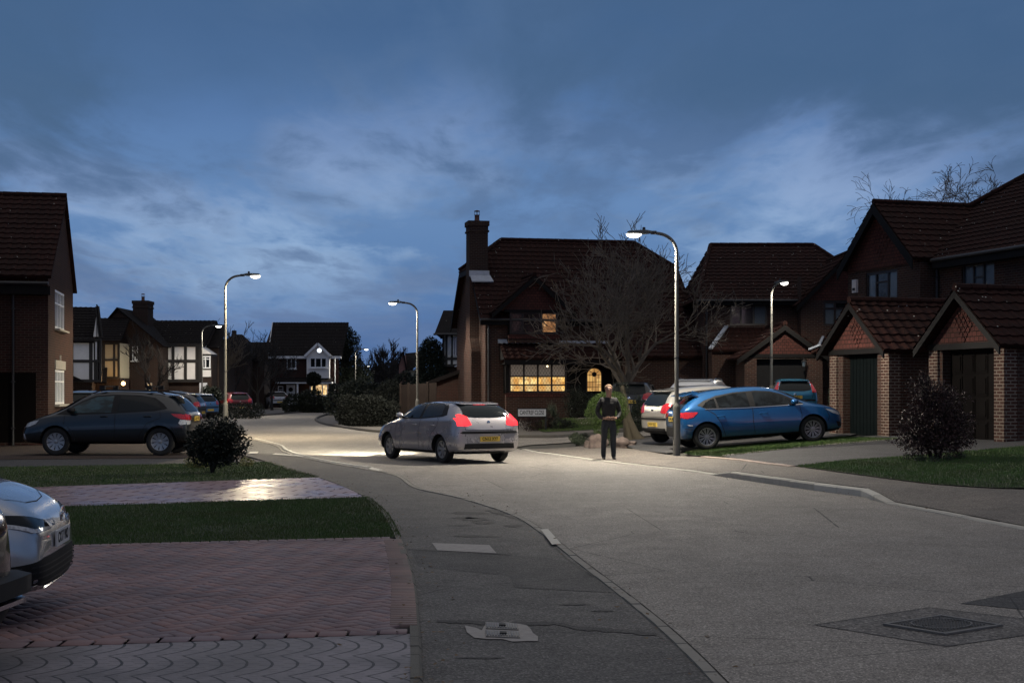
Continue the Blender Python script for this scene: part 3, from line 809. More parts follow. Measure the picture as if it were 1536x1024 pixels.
class House:
    def __init__(s, name, loc, rz, label, cat='house', group=None):
        s.r = empty(name, loc, rz, label, cat, group); s.acc = {}
    def mb(s, part):
        if part.endswith('+'): s.n = getattr(s, 'n', 0)+1; part = part[:-1]+'#%d' % s.n
        return s.acc.setdefault(part, MB())
    def wall(s, p0, a, L, z0, z1, ops=(), part='wall', rev=.10, th=.0):
        """one wall face with real openings; ops = (s0, s1, z0, z1)"""
        a = Vector((*a, 0)).normalized(); o = Vector((a.y, -a.x, 0)); p0 = Vector((*p0, 0)); mb = s.mb(part)
        xs = sorted({0., L, *[q for op in ops for q in op[:2]]}); zs = sorted({z0, z1, *[q for op in ops for q in op[2:4]]})
        P = lambda u, z, d=0.: p0+a*u-o*d+Vector((0, 0, z))
        for i in range(len(xs)-1):
            for j in range(len(zs)-1):
                cx, cz = (xs[i]+xs[i+1])/2, (zs[j]+zs[j+1])/2
                if any(op[0] < cx < op[1] and op[2] < cz < op[3] for op in ops): continue
                mb.poly([P(xs[i], zs[j]), P(xs[i+1], zs[j]), P(xs[i+1], zs[j+1]), P(xs[i], zs[j+1])])
        for u0, u1, a0, a1 in [op[:4] for op in ops]:
            mb.poly([P(u0, a0), P(u0, a0, rev), P(u0, a1, rev), P(u0, a1)][::-1]); mb.poly([P(u1, a0), P(u1, a0, rev), P(u1, a1, rev), P(u1, a1)])
            mb.poly([P(u0, a0), P(u1, a0), P(u1, a0, rev), P(u0, a0, rev)]); mb.poly([P(u0, a1), P(u1, a1), P(u1, a1, rev), P(u0, a1, rev)][::-1])
        return P
    def win(s, p0, a, u0, u1, z0, z1, cols, rows, frame, panes, name='window', fw=.055, d=.07, lattice=None, sill=None, label=None, parent=None, dia=.16, cw=None):
        """cols, rows: fractions of the mullions; panes: material list by column-major index or one material"""
        a = Vector((*a, 0)).normalized(); o = Vector((a.y, -a.x, 0)); p0 = Vector((*p0, 0))
        P = lambda u, z, dd: tuple(p0+a*u-o*dd+Vector((0, 0, z)))
        b = MB(); up = tuple(o)
        W_, H_ = u1-u0, z1-z0; e = fw/2
        U = [u0+W_*c for c in cols]; Z = [z0+H_*r for r in rows]
        for z in (z0+e, z1-e): b.bar(P(u0, z, d), P(u1, z, d), fw, .07, up=up) if False else b.bar(P(u0, z, d), P(u1, z, d), .07, fw)
        for u in (u0+e, u1-e): b.bar(P(u, z0+fw, d), P(u, z1-fw, d), fw, .066, up=up)
        for u in U: b.bar(P(u, z0+fw, d), P(u, z1-fw, d), fw*.9, .060, up=up)
        for z in Z: b.bar(P(u0+fw, z, d), P(u1-fw, z, d), .054, fw*.7)
        if cw:
            for (ca, cb, za) in cw: b.bar(P(u0+W_*ca, z0+H_*za, d), P(u0+W_*cb, z0+H_*za, d), .052, fw*.7)
        w = b.build(name, frame, parent or s.r)
        if label: w['label'] = label
        cu = [u0]+U+[u1]; cz = [z0]+Z+[z1]; pb = MB(); mats = []; k = 0
        pl = panes if isinstance(panes, (list, tuple)) else [panes]
        for i in range(len(cu)-1):
            for j in range(len(cz)-1):
                m = pl[k % len(pl)]; k += 1
                if m not in mats: mats.append(m)
                pb.prism([P(cu[i], cz[j], d+.012), P(cu[i+1], cz[j], d+.012), P(cu[i+1], cz[j+1], d+.012), P(cu[i], cz[j+1], d+.012)], -o*.01, mats.index(m))
        pb.build('pane', mats, w)
        if lattice:
            lb = MB(); g = dia
            for i in range(len(cu)-1):
                a0, a1 = cu[i]+e, cu[i+1]-e; zz0, zz1 = z0+fw, z1-fw; w_, h_ = a1-a0, zz1-zz0
                for sg in (1, -1):
                    k = -int(h_*.62/g)-1
                    while k*g < w_+h_*.62:
                        # line u = k*g + sg-slope; clip to the rectangle
                        c0 = k*g; pts = []
                        for zf in (0, h_):
                            pts.append((c0+zf*.62 if sg > 0 else c0+h_*.62-zf*.62, zf))
                        (ua, za), (ub, zb) = pts
                        ts = [0., 1.]
                        if ub != ua:
                            t0, t1 = (0-ua)/(ub-ua), (w_-ua)/(ub-ua)
                            lo, hi = max(0, min(t0, t1)), min(1, max(t0, t1))
                            if hi > lo:
                                lb.bar(P(a0+ua+(ub-ua)*lo, zz0+za+(zb-za)*lo, d-.004*sg), P(a0+ua+(ub-ua)*hi, zz0+za+(zb-za)*hi, d-.004*sg), .013, .006)
                        k += 1
            lb.build('lattice', M['lead_dark'], w)
        if sill:
            sb = MB(); sb.bar(P(u0-.08, z0-.035, d-.12), P(u1+.08, z0-.035, d-.12), .16, .06); sb.build('sill', sill, w)
        return w
    def box(s, part, *a): s.mb(part).box(*a)
    def done(s, mats, smooth=()):
        for k, b in s.acc.items():
            k = k.split('#')[0]; b.build(k, mats[k], s.r)
        s.acc = {}
M['lead_dark'] = plain('dark leaded cames', (.012, .011, .010), .6)

def barge(mb, foot, apex, w=.2, th=.04, o=(0, -1, 0)):
    """sloping bargeboard from foot to apex, w deep below the roof line"""
    f, a = Vector(foot), Vector(apex); d = Vector((0, 0, -w))
    mb.prism([f, a, a+d, f+d], Vector(o)*th)

def ridge(mb, a, b, r=.10):
    a, b = Vector(a), Vector(b); L = (b-a).length; n = max(1, int(L/.4)); t = (b-a)/L
    for i in range(n):
        p, q = a+t*(L*i/n), a+t*(L*(i+1)/n-.012)
        mb.tube([p, q], [r, r*.93], 8)

def gable_hood(h, cx, hw, zf, za, y0, y1, part='roof', over=.3, mat=0, front=.25, bw=.22, real=True, tb='bargeboard', ridges=True):
    """gabled roof with its ridge along local y, from y0 (front) to y1"""
    m = h.mb(part+'+'); sl = (za-zf)/hw; yo = y0-front; ze = zf-sl*over
    tiled(m, [(cx-hw-over, y1, ze), (cx-hw-over, yo, ze), (cx, yo, za), (cx, y1, za)], mat, real)
    tiled(m, [(cx+hw+over, yo, ze), (cx+hw+over, y1, ze), (cx, y1, za), (cx, yo, za)], mat, real)
    if ridges: ridge(m, (cx, yo, za+.05), (cx, y1, za+.05))
    for s_ in (-1, 1):
        b = h.mb(tb+'+'); barge(b, (cx+s_*(hw+over), yo+.02, ze-.02), (cx, yo+.02, za-.02), bw)

def chimney(h, x0, x1, y0, y1, z0, z1, pots=1, part='chimney', cm=None, cowl=True):
    b = MB(); b.box(x0, x1, y0, y1, z0, z1-.5); b.box(x0-.05, x1+.05, y0-.05, y1+.05, z1-.5, z1-.42); b.box(x0-.01, x1+.01, y0-.01, y1+.01, z1-.42, z1-.22); b.box(x0-.06, x1+.06, y0-.06, y1+.06, z1-.22, z1)
    c = b.build(part, cm or M['brick'], h.r)
    p = MB()
    for i in range(pots):
        cx = (x0+x1)/2+(i-(pots-1)/2)*.35; cy = (y0+y1)/2
        p.lathe([(0, z1), (.14, z1), (.13, z1+.06), (.11, z1+.10), (.11, z1+.28), (.13, z1+.31), (.10, z1+.31), (.10, z1+.1)], 12, c=(cx, cy, 0))
        if cowl:
            p.lathe([(.13, z1+.46), (.13, z1+.49), (0, z1+.53)], 12, c=(cx, cy, 0))
            for k in range(4):
                a = k*math.pi/2; p.bar((cx+.11*math.cos(a), cy+.11*math.sin(a), z1+.3), (cx+.11*math.cos(a), cy+.11*math.sin(a), z1+.47), .015, .015)
    p.build('chimney_pot', M['clay'], c, smooth=True)
M['clay'] = plain('clay pot', (.11, .055, .04), .8)

def pipe(h, x, y, z0, z1, r=.04, m=None):
    b = MB(); b.tube([(x, y, z0), (x, y, z1-.25), (x, y+.0, z1-.12), (x, y-.0, z1)], r, 8)
    for z in (z0+.5, z0+1.9, z1-.5): b.box(x-.055, x+.055, y-.055, y+.055, z, z+.05)
    b.build('drainpipe', m or M['steel_dark'], h.r, smooth=True)

def gutter(h, a, b, m=None):
    g = MB(); g.tube([a, b], .055, 8); g.build('gutter', m or M['steel_dark'], h.r, smooth=True)

def diamond_relief(mb, cx, y, cz, s=.07, n=3):
    for i in range(-n, n+1):
        for j in range(-n, n+1):
            if abs(i)+abs(j) > n or (i+j) % 2: continue
            x, z = cx+i*s, cz+j*s*1.25
            mb.prism([(x-s*.8, y, z), (x, y, z-s*.95), (x+s*.8, y, z), (x, y, z+s*.95)], (0, -.018, 0))

# ================================================================= centre house
CB = at(735, 622)
h = House('brick_house', (-1.16, 62, 0), R(11.6), 'large brown brick house with chimney and lamplit lattice bay window')
W_, D_ = 9.3, 7.6; ZE = 5.06; ZR = 8.62; ZB = .05
br = M['brick']
h.wall((0, 0), (1, 0), W_, ZB, ZE, [(4.3, 5.35, .5, 2.75), (6.55, 8.9, .5, 2.85), (6.1, 7.9, 4.1, 5.0)])
h.wall((0, D_), (0, -1), D_, ZB, ZE)
h.wall((W_, 0), (0, 1), D_, ZB, ZE)
h.wall((W_, D_), (-1, 0), W_, ZB, ZE)
# gable ends up to the half hips
zh = 7.3; yr = D_/2; q = (zh-ZE)/(ZR-ZE)*yr
for x, sgn in ((0, 1), (W_, -1)):
    pts = [(x, 0, ZE), (x, D_, ZE), (x, D_-q, zh), (x, q, zh)]
    h.mb('wall').poly(pts[::-1] if sgn > 0 else pts)
rf = h.mb('roof'); ov = .32; sl = (ZR-ZE)/yr
ye = -ov; ze = ZE-sl*ov; xo = .28; hr = 1.45
yh = (zh-ZE)/sl
F1 = [(-xo, ye, ze), (W_+xo, ye, ze), (W_+xo, yh, zh), (W_-hr, yr, ZR), (hr, yr, ZR), (-xo, yh, zh)]
tiled(rf, F1)
B1 = [(W_+xo, D_+ov, ze), (-xo, D_+ov, ze), (-xo, D_-yh, zh), (hr, yr, ZR), (W_-hr, yr, ZR), (W_+xo, D_-yh, zh)]
tiled(rf, B1, real=False)
tiled(rf, [(-xo, D_-yh+.1, zh-.1), (-xo, yh-.1, zh-.1), (hr, yr, ZR)]); tiled(rf, [(W_+xo, yh-.1, zh-.1), (W_+xo, D_-yh+.1, zh-.1), (W_-hr, yr, ZR)])
ridge(rf, (hr, yr, ZR+.05), (W_-hr, yr, ZR+.05))
for x, xx in ((-xo, hr), (W_+xo, W_-hr)):
    ridge(rf, (x, yh, zh+.04), (xx, yr, ZR+.05)); ridge(rf, (x, D_-yh, zh+.04), (xx, yr, ZR+.05))
for y0_, y1_ in ((ye, yh), (D_+ov, D_-yh)):
    for x in (-xo, W_+xo-.04):
        h.mb('bargeboard+').prism([(x, y0_, ze), (x, y1_, zh), (x, y1_, zh-.24), (x, y0_, ze-.24)], (.04, 0, 0))
h.box('fascia', -xo, W_+xo, ye+.02, ye+.06, ze-.24, ze-.03); h.box('bargeboard+', -xo, -xo+.05, yh-.1, D_-yh+.1, zh-.34, zh-.12)
h.box('soffit', -xo, W_+xo, ye+.06, 0, ze-.25, ze-.22)
gutter(h, (-xo, ye-.05, ze-.02), (W_+xo, ye-.05, ze-.02)); pipe(h, .12, -.08, ZB, ze-.1)
# upper gable over the bedroom window
gc, gw = 2.05, 1.62
wl = h.mb('tile_hanging+')
wl.prism([(gc-gw, -.46, 5.12), (gc+gw, -.46, 5.12), (gc, -.46, 6.6)], (0, .8, 0)); 
gable_hood(h, gc, gw+.05, 5.20, 6.66, -.46, 2.3, over=.22, front=.25, ridges=False)
ridge(rf, (gc, -.7, 6.72), (gc, 2.0, 6.72))
h.mb('bargeboard+').box(gc-1.3, gc+1.3, -.52, -.461, 5.06, 5.18)
h.box('wall', .95, 3.2, -.44, -.003, 3.75, 4.1); h.box('fascia', .98, 3.17, -.30, -.003, 4.1, 5.12)
h.win((0, -.42), (1, 0), 1.0, 3.15, 4.12, 5.1, [.27, .66], [], M['brown_frame'], [M['net_dim'], M['glass'], M['lit_dim']], lattice=1, fw=.10, d=.03, label='upper leaded window with a lit curtain on the right', cw=None)
h.win((0, 0), (1, 0), 6.1, 7.9, 4.1, 5.0, [.33, .66], [], M['brown_frame'], [M['glass'], M['net_dim'], M['glass']], fw=.09, d=.03, sill=M['brown_frame'])
# tile course panel under the upper window
h.mb('tile_hanging+').box(.94, 3.21, -.47, -.441, 3.90, 4.09)
# canopy along the front
cz1, cz0, cd = 3.72, 3.02, 1.15
tiled(rf, [(.62, -cd, cz0), (6.25, -cd, cz0), (6.25, 0, cz1), (.62, 0, cz1)])
h.box('bargeboard+', .62, 6.25, -cd, -cd+.05, cz0-.24, cz0-.04); h.box('bargeboard+', .66, 6.2, -cd+.05, 0, cz0-.22, cz0-.18)
h.mb('bargeboard+').prism([(.62, -cd+.03, cz0), (.62, 0, cz1), (.62, 0, cz0-.05)], (.04, 0, 0))
b = MB(); b.box(.55, 2.7, -.03, -.003, 3.72, 3.90)
b.prism([(.55, -.03, 3.86), (2.7, -.03, 3.86), (2.7, -.22, 3.74), (.55, -.22, 3.74)], (0, 0, .02))
for i in range(9): b.lathe([(0, -.02), (.075, 0), (.06, .03), (0, .035)], 8, c=(.68+i*.24, -.20, 3.72))
b.build('flashing', M['lead'], h.r, recalc=True)
b = MB(); b.box(3.0, 5.6, -.03, -.003, 3.72, 3.86); b.build('flashing', M['lead'], h.r)
# bay
by = -.62
h.box('wall', .8, 3.62, by, -.003, ZB, 1.50)
h.box('tile_hanging+', .78, 3.64, by-.02, by-.001, 1.36, 1.56)
bb = h.mb('bay_frame')
for x0, x1 in ((.78, .92), (3.50, 3.64)): bb.box(x0, x1, by-.01, by+.12, 1.56, 3.0)
bb.box(.92, 3.5, by-.01, by+.1, 2.86, 3.0); bb.box(.8, 3.62, by+.1, -.01, 2.85, 3.01)
for x in (.8, 3.58): bb.box(x, x+.04, by+.12, 0, 1.56, 2.85)
lr, bl = M['lit_room'], M['blind']
h.win((.92, by), (1, 0), 0, 2.58, 1.56, 2.86, [.26, .5, .74], [.265, .55], M['brown_frame'],
      [lr, lr, bl]*4, name='bay_window', lattice=1, fw=.085, d=.05, dia=.135, label='lamplit bay window with diamond panes and half lowered blinds')
# pendant lamp seen in the window
b = MB(); b.ico((.92+1.72, by+.045, 2.72), .035, 2); b.build('pendant_lamp', emis('pendant bulb', (1, .8, .45), 4.), h.r)
# recessed door with arched light
h.box('door', 4.3, 5.35, .10, .16, .5, 2.75)
b = MB(); 
def arch(cx, z0, zs, r, y, n=12): return [(cx-r, y, z0), (cx+r, y, z0)]+[(cx+r*math.cos(math.pi*k/n), y, zs+r*.82*math.sin(math.pi*k/n)) for k in range(n+1)]
ax = 4.86; AR = .315
aw = h.mb('porch'); aw.box(3.66, 6.2, -.2, -.12, .45, 1.62)
b.prism(arch(ax, 1.62, 2.38, AR, -.14), (0, .02, 0))
pa = b.build('arched_window', M['lit_amber'], h.r, recalc=True); pa['label'] = 'small arched window glowing amber beside the bay'
b = MB(); yb = -.15
for x in (-.2, -.07, .07, .2): b.bar((ax+x, yb, 1.62), (ax+x, yb, 2.36), .012 if abs(x) > .1 else .02, .012)
for z in (1.82, 2.05, 2.36): b.bar((ax-AR, yb, z), (ax+AR, yb, z), .012, .02)
for k in (1, 2, 3): a = math.pi*k/4; b.bar((ax, yb, 2.36), (ax+AR*math.cos(a), yb, 2.36+AR*.8*math.sin(a)), .012, .02)
b.lathe([(0, -.012), (.11, -.012), (.11, .012), (0, .012)], 12, axis='y', c=(ax, yb-.01, 2.38))
b.build('glazing_bar', M['lead_dark'], pa)
b = MB()
pts = arch(ax, 1.60, 2.38, AR+.06, -.14); pin = arch(ax, 1.64, 2.38, AR, -.14)
n_ = len(pts)
for i in range(n_): b.prism([pts[i], pts[(i+1) % n_], pin[(i+1) % n_], pin[i]], (0, -.05, 0))
b.build('arch_frame', M['brown_frame'], pa, recalc=True)
# the dark board screen round the arched light
b = MB()
for x0, x1, z0, z1 in ((3.66, ax-AR-.05, 1.62, 2.78), (ax+AR+.05, 6.2, 1.62, 2.78), (ax-AR-.05, ax+AR+.05, 2.72, 2.78)): b.box(x0, x1, -.19, -.13, z0, z1)
b.build('porch', M['fascia'], h.r)
# garage
b = MB(); b.box(6.55, 8.9, .09, .13, .5, 2.85)
for i in range(9): b.box(6.6+i*.255, 6.6+i*.255+.235, .07, .09, .55, 2.8)
b.build('garage_door', M['door_green'], h.r)
h.box('wall', 6.28, 6.52, -.35, -.003, ZB, 2.9); h.box('wall', 8.95, 9.25, -.35, -.003, ZB, 2.9)
tiled(rf, [(6.15, -.8, 2.95), (W_+.2, -.8, 2.95), (W_+.2, 0, 3.55), (6.15, 0, 3.55)])
h.box('bargeboard+', 6.15, W_+.2, -.8, -.75, 2.72, 2.92); h.box('tile_hanging+', 6.3, W_, -.06, -.003, 3.55, 4.0)
# chimney breast on the gable end and stack
m = h.mb('wall')
m.box(-.42, -.002, 1.1, 3.1, ZB, 3.4)
m.prism([(-.42, 1.1, 3.4), (-.42, 3.1, 3.4), (-.42, 2.6, 4.0), (-.42, 1.55, 4.0)], (.418, 0, 0))
m.box(-.42, -.002, 1.55, 2.6, 4.0, 6.6)
chimney(h, -.42, .42, 1.62, 2.52, 6.4, 9.25, 1, cm=M['brick_dark'])
b = MB(); b.box(-.44, .47, 1.55, 1.61, 6.75, 7.02); b.prism([(-.35, 1.32, 6.48), (.62, 1.32, 6.48), (.50, 1.6, 6.78), (-.40, 1.6, 6.78)], (0, -.03, .05)); b.build('flashing', M['lead'], h.r, recalc=True)
h.done({'wall': M['brick'], 'roof': M['tile'], 'bargeboard': M['fascia'], 'tile_hanging': M['tilehang'], 'bay_frame': M['fascia'], 'fascia': M['fascia'], 'soffit': M['fascia'], 'door': M['door_brown'], 'porch': M['fascia']})

# lean-to garage and timbered wing left of and behind the centre house
def flat_house(name, Y, label, cat='house', rz=0., group=None):
    """house whose local frame is world-aligned at depth Y; helper returns px->local x and py->local z"""
    hh = House(name, (0, Y, 0), rz, label, cat, group)
    return hh, (lambda px: PX(px, Y)), (lambda py: PZ(py, Y))

h = House('brick_outbuilding', (PX(651, 69), 69, 0), R(5), 'low brick lean-to with sloping roof left of the large brown house', 'outbuilding')
w = PX(706, 69)-PX(651, 69)
z1, z0 = PZ(552, 69), PZ(571, 69)
h.wall((0, 0), (1, 0), w, 0, z0); h.wall((0, 5), (0, -1), 5, 0, z0)
h.mb('wall').poly([(0, 0, z0), (w, 0, z0), (w, 0, z1)])
tiled(h.mb('roof'), [(-.35, 5, z0-.05), (-.35, -.35, z0-.05), (w, -.35, z1+.12), (w, 5, z1+.12)], real=False)
h.mb('roof').bar((-.35, -.33, z0-.13), (w, -.33, z1+.04), .05, .18)
b = MB(); b.box(w-.55, w+.05, -.4, 4.9, z1+.13, z1+.2); b.build('flashing', M['lead'], h.r)
h.done({'wall': M['brick_red'], 'roof': M['tile_dark']})

h, X_, Z_ = flat_house('timbered_house', 78, 'white timber framed wing with steep dark roof just left of the chimney house', group='timber framed houses')
x0, x1 = X_(665), X_(712)
h.box('wall', x0, x1, .0, 5, 0, Z_(548)); h.box('panel', x0, x1, -.25, 5, Z_(548), Z_(500))
t = h.mb('timber')
for px in (665.5, 670, 678, 689, 697): t.box(X_(px)-.06, X_(px)+.06, -.30, -.251, Z_(548), Z_(500))
for py in (548, 538, 500): t.box(x0-.05, x1, -.31, -.251, Z_(py)-.07, Z_(py)+.07)
t.box(x0-.04, x0-.001, -.26, 5, Z_(548)-.07, Z_(548)+.08)
for u0, u1 in ((672, 677), (680, 687)): h.win((0, -.25), (1, 0), X_(u0), X_(u1), Z_(534), Z_(506), [.5], [], M['white_upvc'], M['net'], fw=.04, d=-.02)
tiled(h.mb('roof'), [(x0-.45, -.7, Z_(501)), (x1, -.7, Z_(501)), (x1, 2.2, Z_(462)), (x0-.1, 2.2, Z_(462))], real=False)
tiled(h.mb('roof'), [(x1, 5.4, Z_(501)), (x0-.45, 5.4, Z_(501)), (x0-.1, 2.2, Z_(462)), (x1, 2.2, Z_(462))], real=False)
tiled(h.mb('roof'), [(x0-.45, 5.4, Z_(501)), (x0-.45, -.7, Z_(501)), (x0-.1, 2.2, Z_(462))], real=False)
gutter(h, (x0-.5, -.75, Z_(502)), (x1, -.75, Z_(502)))
h.done({'wall': M['brick_dark'], 'panel': M['render'], 'timber': M['timber'], 'roof': M['tile_dark']})

# ================================================================= house right of centre (behind the small blue car)
h, X_, Z_ = flat_house('brick_house', 60, 'brown brick house with hipped roof and gabled garage behind the small blue car')
ZB = .1; x0, x1 = X_(1056), X_(1196); ZE = Z_(442)
h.wall((x0, 0), (1, 0), x1-x0, ZB, ZE, [(X_(1095)-x0, X_(1151)-x0, Z_(488), Z_(455))])
h.wall((x0, 7.5), (0, -1), 7.5, ZB, ZE)
h.win((x0, 0), (1, 0), X_(1095)-x0, X_(1151)-x0, Z_(488), Z_(455), [.3, .64], [], M['brown_frame'], [M['glass'], M['net_dim'], M['net']], fw=.08, label='wide upper window with a gathered net curtain')
rf = h.mb('roof'); ZR = Z_(366)+.35; yr = 4.1; hx = 3.0; xe = X_(1340)
tiled(rf, [(x0-.35, -.35, ZE-.25), (xe, -.35, ZE-.25), (X_(1219)+.9, yr, ZR), (X_(1070)+.45, yr, ZR)])
tiled(rf, [(x0-.35, 8.2, ZE-.25), (x0-.35, -.35, ZE-.25), (X_(1070)+.45, yr, ZR)])
tiled(rf, [(xe, 8.2, ZE-.25), (x0-.35, 8.2, ZE-.25), (X_(1070)+.45, yr, ZR), (X_(1219)+.9, yr, ZR)], real=False)
tiled(rf, [(xe, -.35, ZE-.25), (xe, 8.2, ZE-.25), (X_(1219)+.9, yr, ZR)], real=False)
ridge(rf, (X_(1070)+.45, yr, ZR+.04), (X_(1219)+.9, yr, ZR+.04)); ridge(rf, (x0-.35, -.35, ZE-.2), (X_(1070)+.45, yr, ZR+.04)); ridge(rf, (xe, -.35, ZE-.2), (X_(1219)+.9, yr, ZR+.04))
h.box('bargeboard+', x0-.35, x1, -.34, -.28, ZE-.45, ZE-.28); h.box('bargeboard+', x0-.3, x1, -.28, 0, ZE-.46, ZE-.43)
gutter(h, (x0-.35, -.4, ZE-.27), (x1, -.4, ZE-.27)); pipe(h, x0+.1, -.08, ZB, ZE-.3)
# side wing to the left, low roof behind the tree
tiled(rf, [(x0-3.6, .4, 3.1), (x0-.01, .4, 3.1), (x0-.01, 3.4, 5.0), (x0-2.2, 3.4, 5.0)])
h.box('wall', x0-3.3, x0-.01, .8, 6, ZB, 3.2)
# right gabled wing
gx0, gx1 = X_(1196), X_(1330); gcx = (gx0+gx1)/2; zt = Z_(452); za = Z_(384)
h.wall((gx0, -.8), (1, 0), gx1-gx0, ZB, zt, [(X_(1229)-gx0, X_(1270)-gx0, Z_(490), Z_(453)-.0)])
h.win((gx0, -.8), (1, 0), X_(1229)-gx0, X_(1270)-gx0, Z_(490), Z_(453), [.42], [.7], M['brown_frame'], [M['net'], M['net'], M['net'], M['glass']], fw=.09, label='upper window with pale net curtains in the tile hung wing')
h.wall((gx0, 0), (0, -1), .8, ZB, zt+1.)
h.mb('tile_hanging+').prism([(gx0, -.82, zt), (gx1, -.82, zt), (gcx, -.82, za-.12)], (0, .1, 0))
b = MB(); diamond_relief(b, X_(1257), -.82, Z_(426), .10, 4); b.build('tile_relief', M['tilehang'], h.r, recalc=True)
gable_hood(h, gcx, (gx1-gx0)/2, zt-.0, za, -.8, 3.6, over=.25, front=.3)
# garage with its own gable
c0, c1 = X_(1096), X_(1206); cc = (c0+c1)/2; zg0 = Z_(534); zga = Z_(491)-.05
dx0, dx1 = X_(1113), X_(1184); yf = -3.6
h.wall((c0, yf), (1, 0), c1-c0, ZB, zg0, [(dx0-c0, dx1-c0, .55, Z_(541))], rev=.3)
h.wall((c0, 0), (0, -1), -yf, ZB, zg0); h.wall((c1, yf), (0, 1), -yf, ZB, zg0)
b = MB(); b.box(dx0, dx1, yf+.29, yf+.33, .3, Z_(541)); b.build('garage_door', M['void'], h.r)
h.mb('tile_hanging+').prism([(c0+.1, yf-.02, zg0), (c1-.1, yf-.02, zg0), (cc, yf-.02, zga-.15)], (0, .1, 0))
h.box('bargeboard+', c0, c1, yf-.05, yf-.021, zg0-.14, zg0)
b = MB(); diamond_relief(b, cc+.1, yf-.02, zg0+.55, .09, 3); b.build('tile_relief', M['tilehang'], h.r, recalc=True)
gable_hood(h, cc, (c1-c0)/2, zg0+.05, zga, yf, 0, over=.35, front=.3)
# lean-to slope left of the garage
tiled(rf, [(X_(1060), -1.5, Z_(527)), (c0+.3, -1.5, Z_(527)), (c0+1.6, -.01, Z_(492)), (X_(1088), -.01, Z_(492))])
b = MB(); b.bar((X_(1058), -1.55, Z_(527)+.08), (X_(1090), -.05, Z_(492)+.1), .16, .07); b.build('flashing', M['lead'], h.r)
h.box('wall', X_(1062), c0-.01, -1.2, -.01, ZB, Z_(529)); h.box('wall', X_(1206), X_(1262), -1.6, -.81, ZB, Z_(584))
h.win((0, -1.6), (1, 0), X_(1216), X_(1262), Z_(581), Z_(540), [.3, .62], [.38], M['brown_frame'], [M['net_dim']], fw=.08, d=-.02, lattice=1, dia=.13, label='leaded ground floor window beside the wall lantern')
tiled(rf, [(X_(1203), -2.2, Z_(534)), (X_(1300), -2.2, Z_(534)), (X_(1300), -.82, Z_(508)), (X_(1225), -.82, Z_(508))])
b = MB(); b.bar((X_(1208), -2.1, Z_(532)+.07), (X_(1228), -.85, Z_(508)+.06), .10, .05); b.build('flashing', M['lead'], h.r)
h.done({'wall': M['brick'], 'roof': M['tile'], 'bargeboard': M['fascia'], 'tile_hanging': M['tilehang']})
# wall lantern (unlit)
e = empty('wall_lantern', (PX(1206, 56.2), 56.2, 0), 0, 'small unlit coach lantern on the garage corner pier', 'lantern')
zc = PZ(545, 56.2)
b = MB(); b.lathe([(0, zc+.17), (.03, zc+.15), (.12, zc+.08), (.11, zc+.06)], 8); b.lathe([(0, zc-.17), (.06, zc-.15), (.07, zc-.12)], 8)
for k in range(4): a = k*math.pi/2+.4; b.bar((.07*math.cos(a), .07*math.sin(a), zc-.13), (.11*math.cos(a), .11*math.sin(a), zc+.07), .012, .012)
b.bar((0, 0, zc+.15), (0, .2, zc+.22), .025, .025); b.build('lantern_frame', M['steel_dark'], e)
b = MB(); b.lathe([(.05, zc-.12), (.09, zc+.06), (0, zc+.06)], 8); b.build('lantern_glass', M['net'], e)

# ================================================================= right house with two garages
ux, uy = .29, -.957
O = Vector((11.63, 49.2, 0)); RZ = math.atan2(uy, ux)
h = House('brick_house', O, RZ, 'red brown house with tile hung gable and two gabled garages, far right')
ZB = .1; GE = 5.95; GA = 7.85
# gable wing
h.wall((0, 0), (1, 0), 4.4, ZB, 5.72, [(1.15, 3.1, 4.5, 5.62)])
w_ = h.win((0, 0), (1, 0), 1.15, 3.1, 4.5, 5.62, [.3, .68], [], M['brown_frame'], [M['net'], M['net_dim'], M['net']], fw=.08, cw=[(.3, .68, .68)], label='upper window of the gable with a small opening light')
h.wall((0, 6), (0, -1), 6, ZB, GE); h.wall((4.4, 0), (0, 1), .6, ZB, GE)
h.mb('tile_hanging+').prism([(.05, -.06, 5.72), (4.35, -.06, 5.72), (4.35, -.06, 5.9), (2.2, -.06, GA-.15), (.05, -.06, 5.9)], (0, .1, 0))
b = MB(); diamond_relief(b, 2.2, -.06, 6.6, .12, 4); b.build('tile_relief', M['tilehang'], h.r, recalc=True)
gable_hood(h, 2.2, 2.2, GE, GA, 0, 3.9, over=.14, front=.35, bw=.34)
# main block
ME = 5.9; y0m = .6
h.wall((4.4, y0m), (1, 0), 14, ZB, ME, [(1.35, 3.0, 4.65, 5.55), (7.5, 9.4, 4.4, 5.5)])
h.win((4.4, y0m), (1, 0), 1.35, 3.0, 4.65, 5.55, [.33, .64], [], M['brown_frame'], [M['net'], M['net'], M['net']], fw=.08, cw=[(.33, .64, .5)], label='upper three light window under the eave')
h.win((4.4, y0m), (1, 0), 7.5, 9.4, 4.4, 5.5, [.33, .66], [], M['brown_frame'], [M['net']], fw=.08)
rf = h.mb('roof'); yr = 5.0; ZR = 8.85; msl = (ZR-ME)/(yr-y0m+.35)
e0 = y0m-.35
tiled(rf, [(1.0, e0, ME-.15), (18.4, e0, ME-.15), (16.5, yr, ZR), (3.0, yr, ZR)])
tiled(rf, [(1.0, 9.7, ME-.15), (1.0, e0, ME-.15), (3.0, yr, ZR)], real=False)
tiled(rf, [(18.4, 9.7, ME-.15), (1.0, 9.7, ME-.15), (3.0, yr, ZR), (16.5, yr, ZR)], real=False)
ridge(rf, (3.0, yr, ZR+.04), (16.5, yr, ZR+.04)); ridge(rf, (1.6, 2.0, ME+1.2), (3.0, yr, ZR+.05))
h.box('bargeboard+', 4.75, 18.4, e0-.04, e0, ME-.42, ME-.16); h.box('bargeboard+', 4.7, 18.4, e0, y0m, ME-.42, ME-.39)
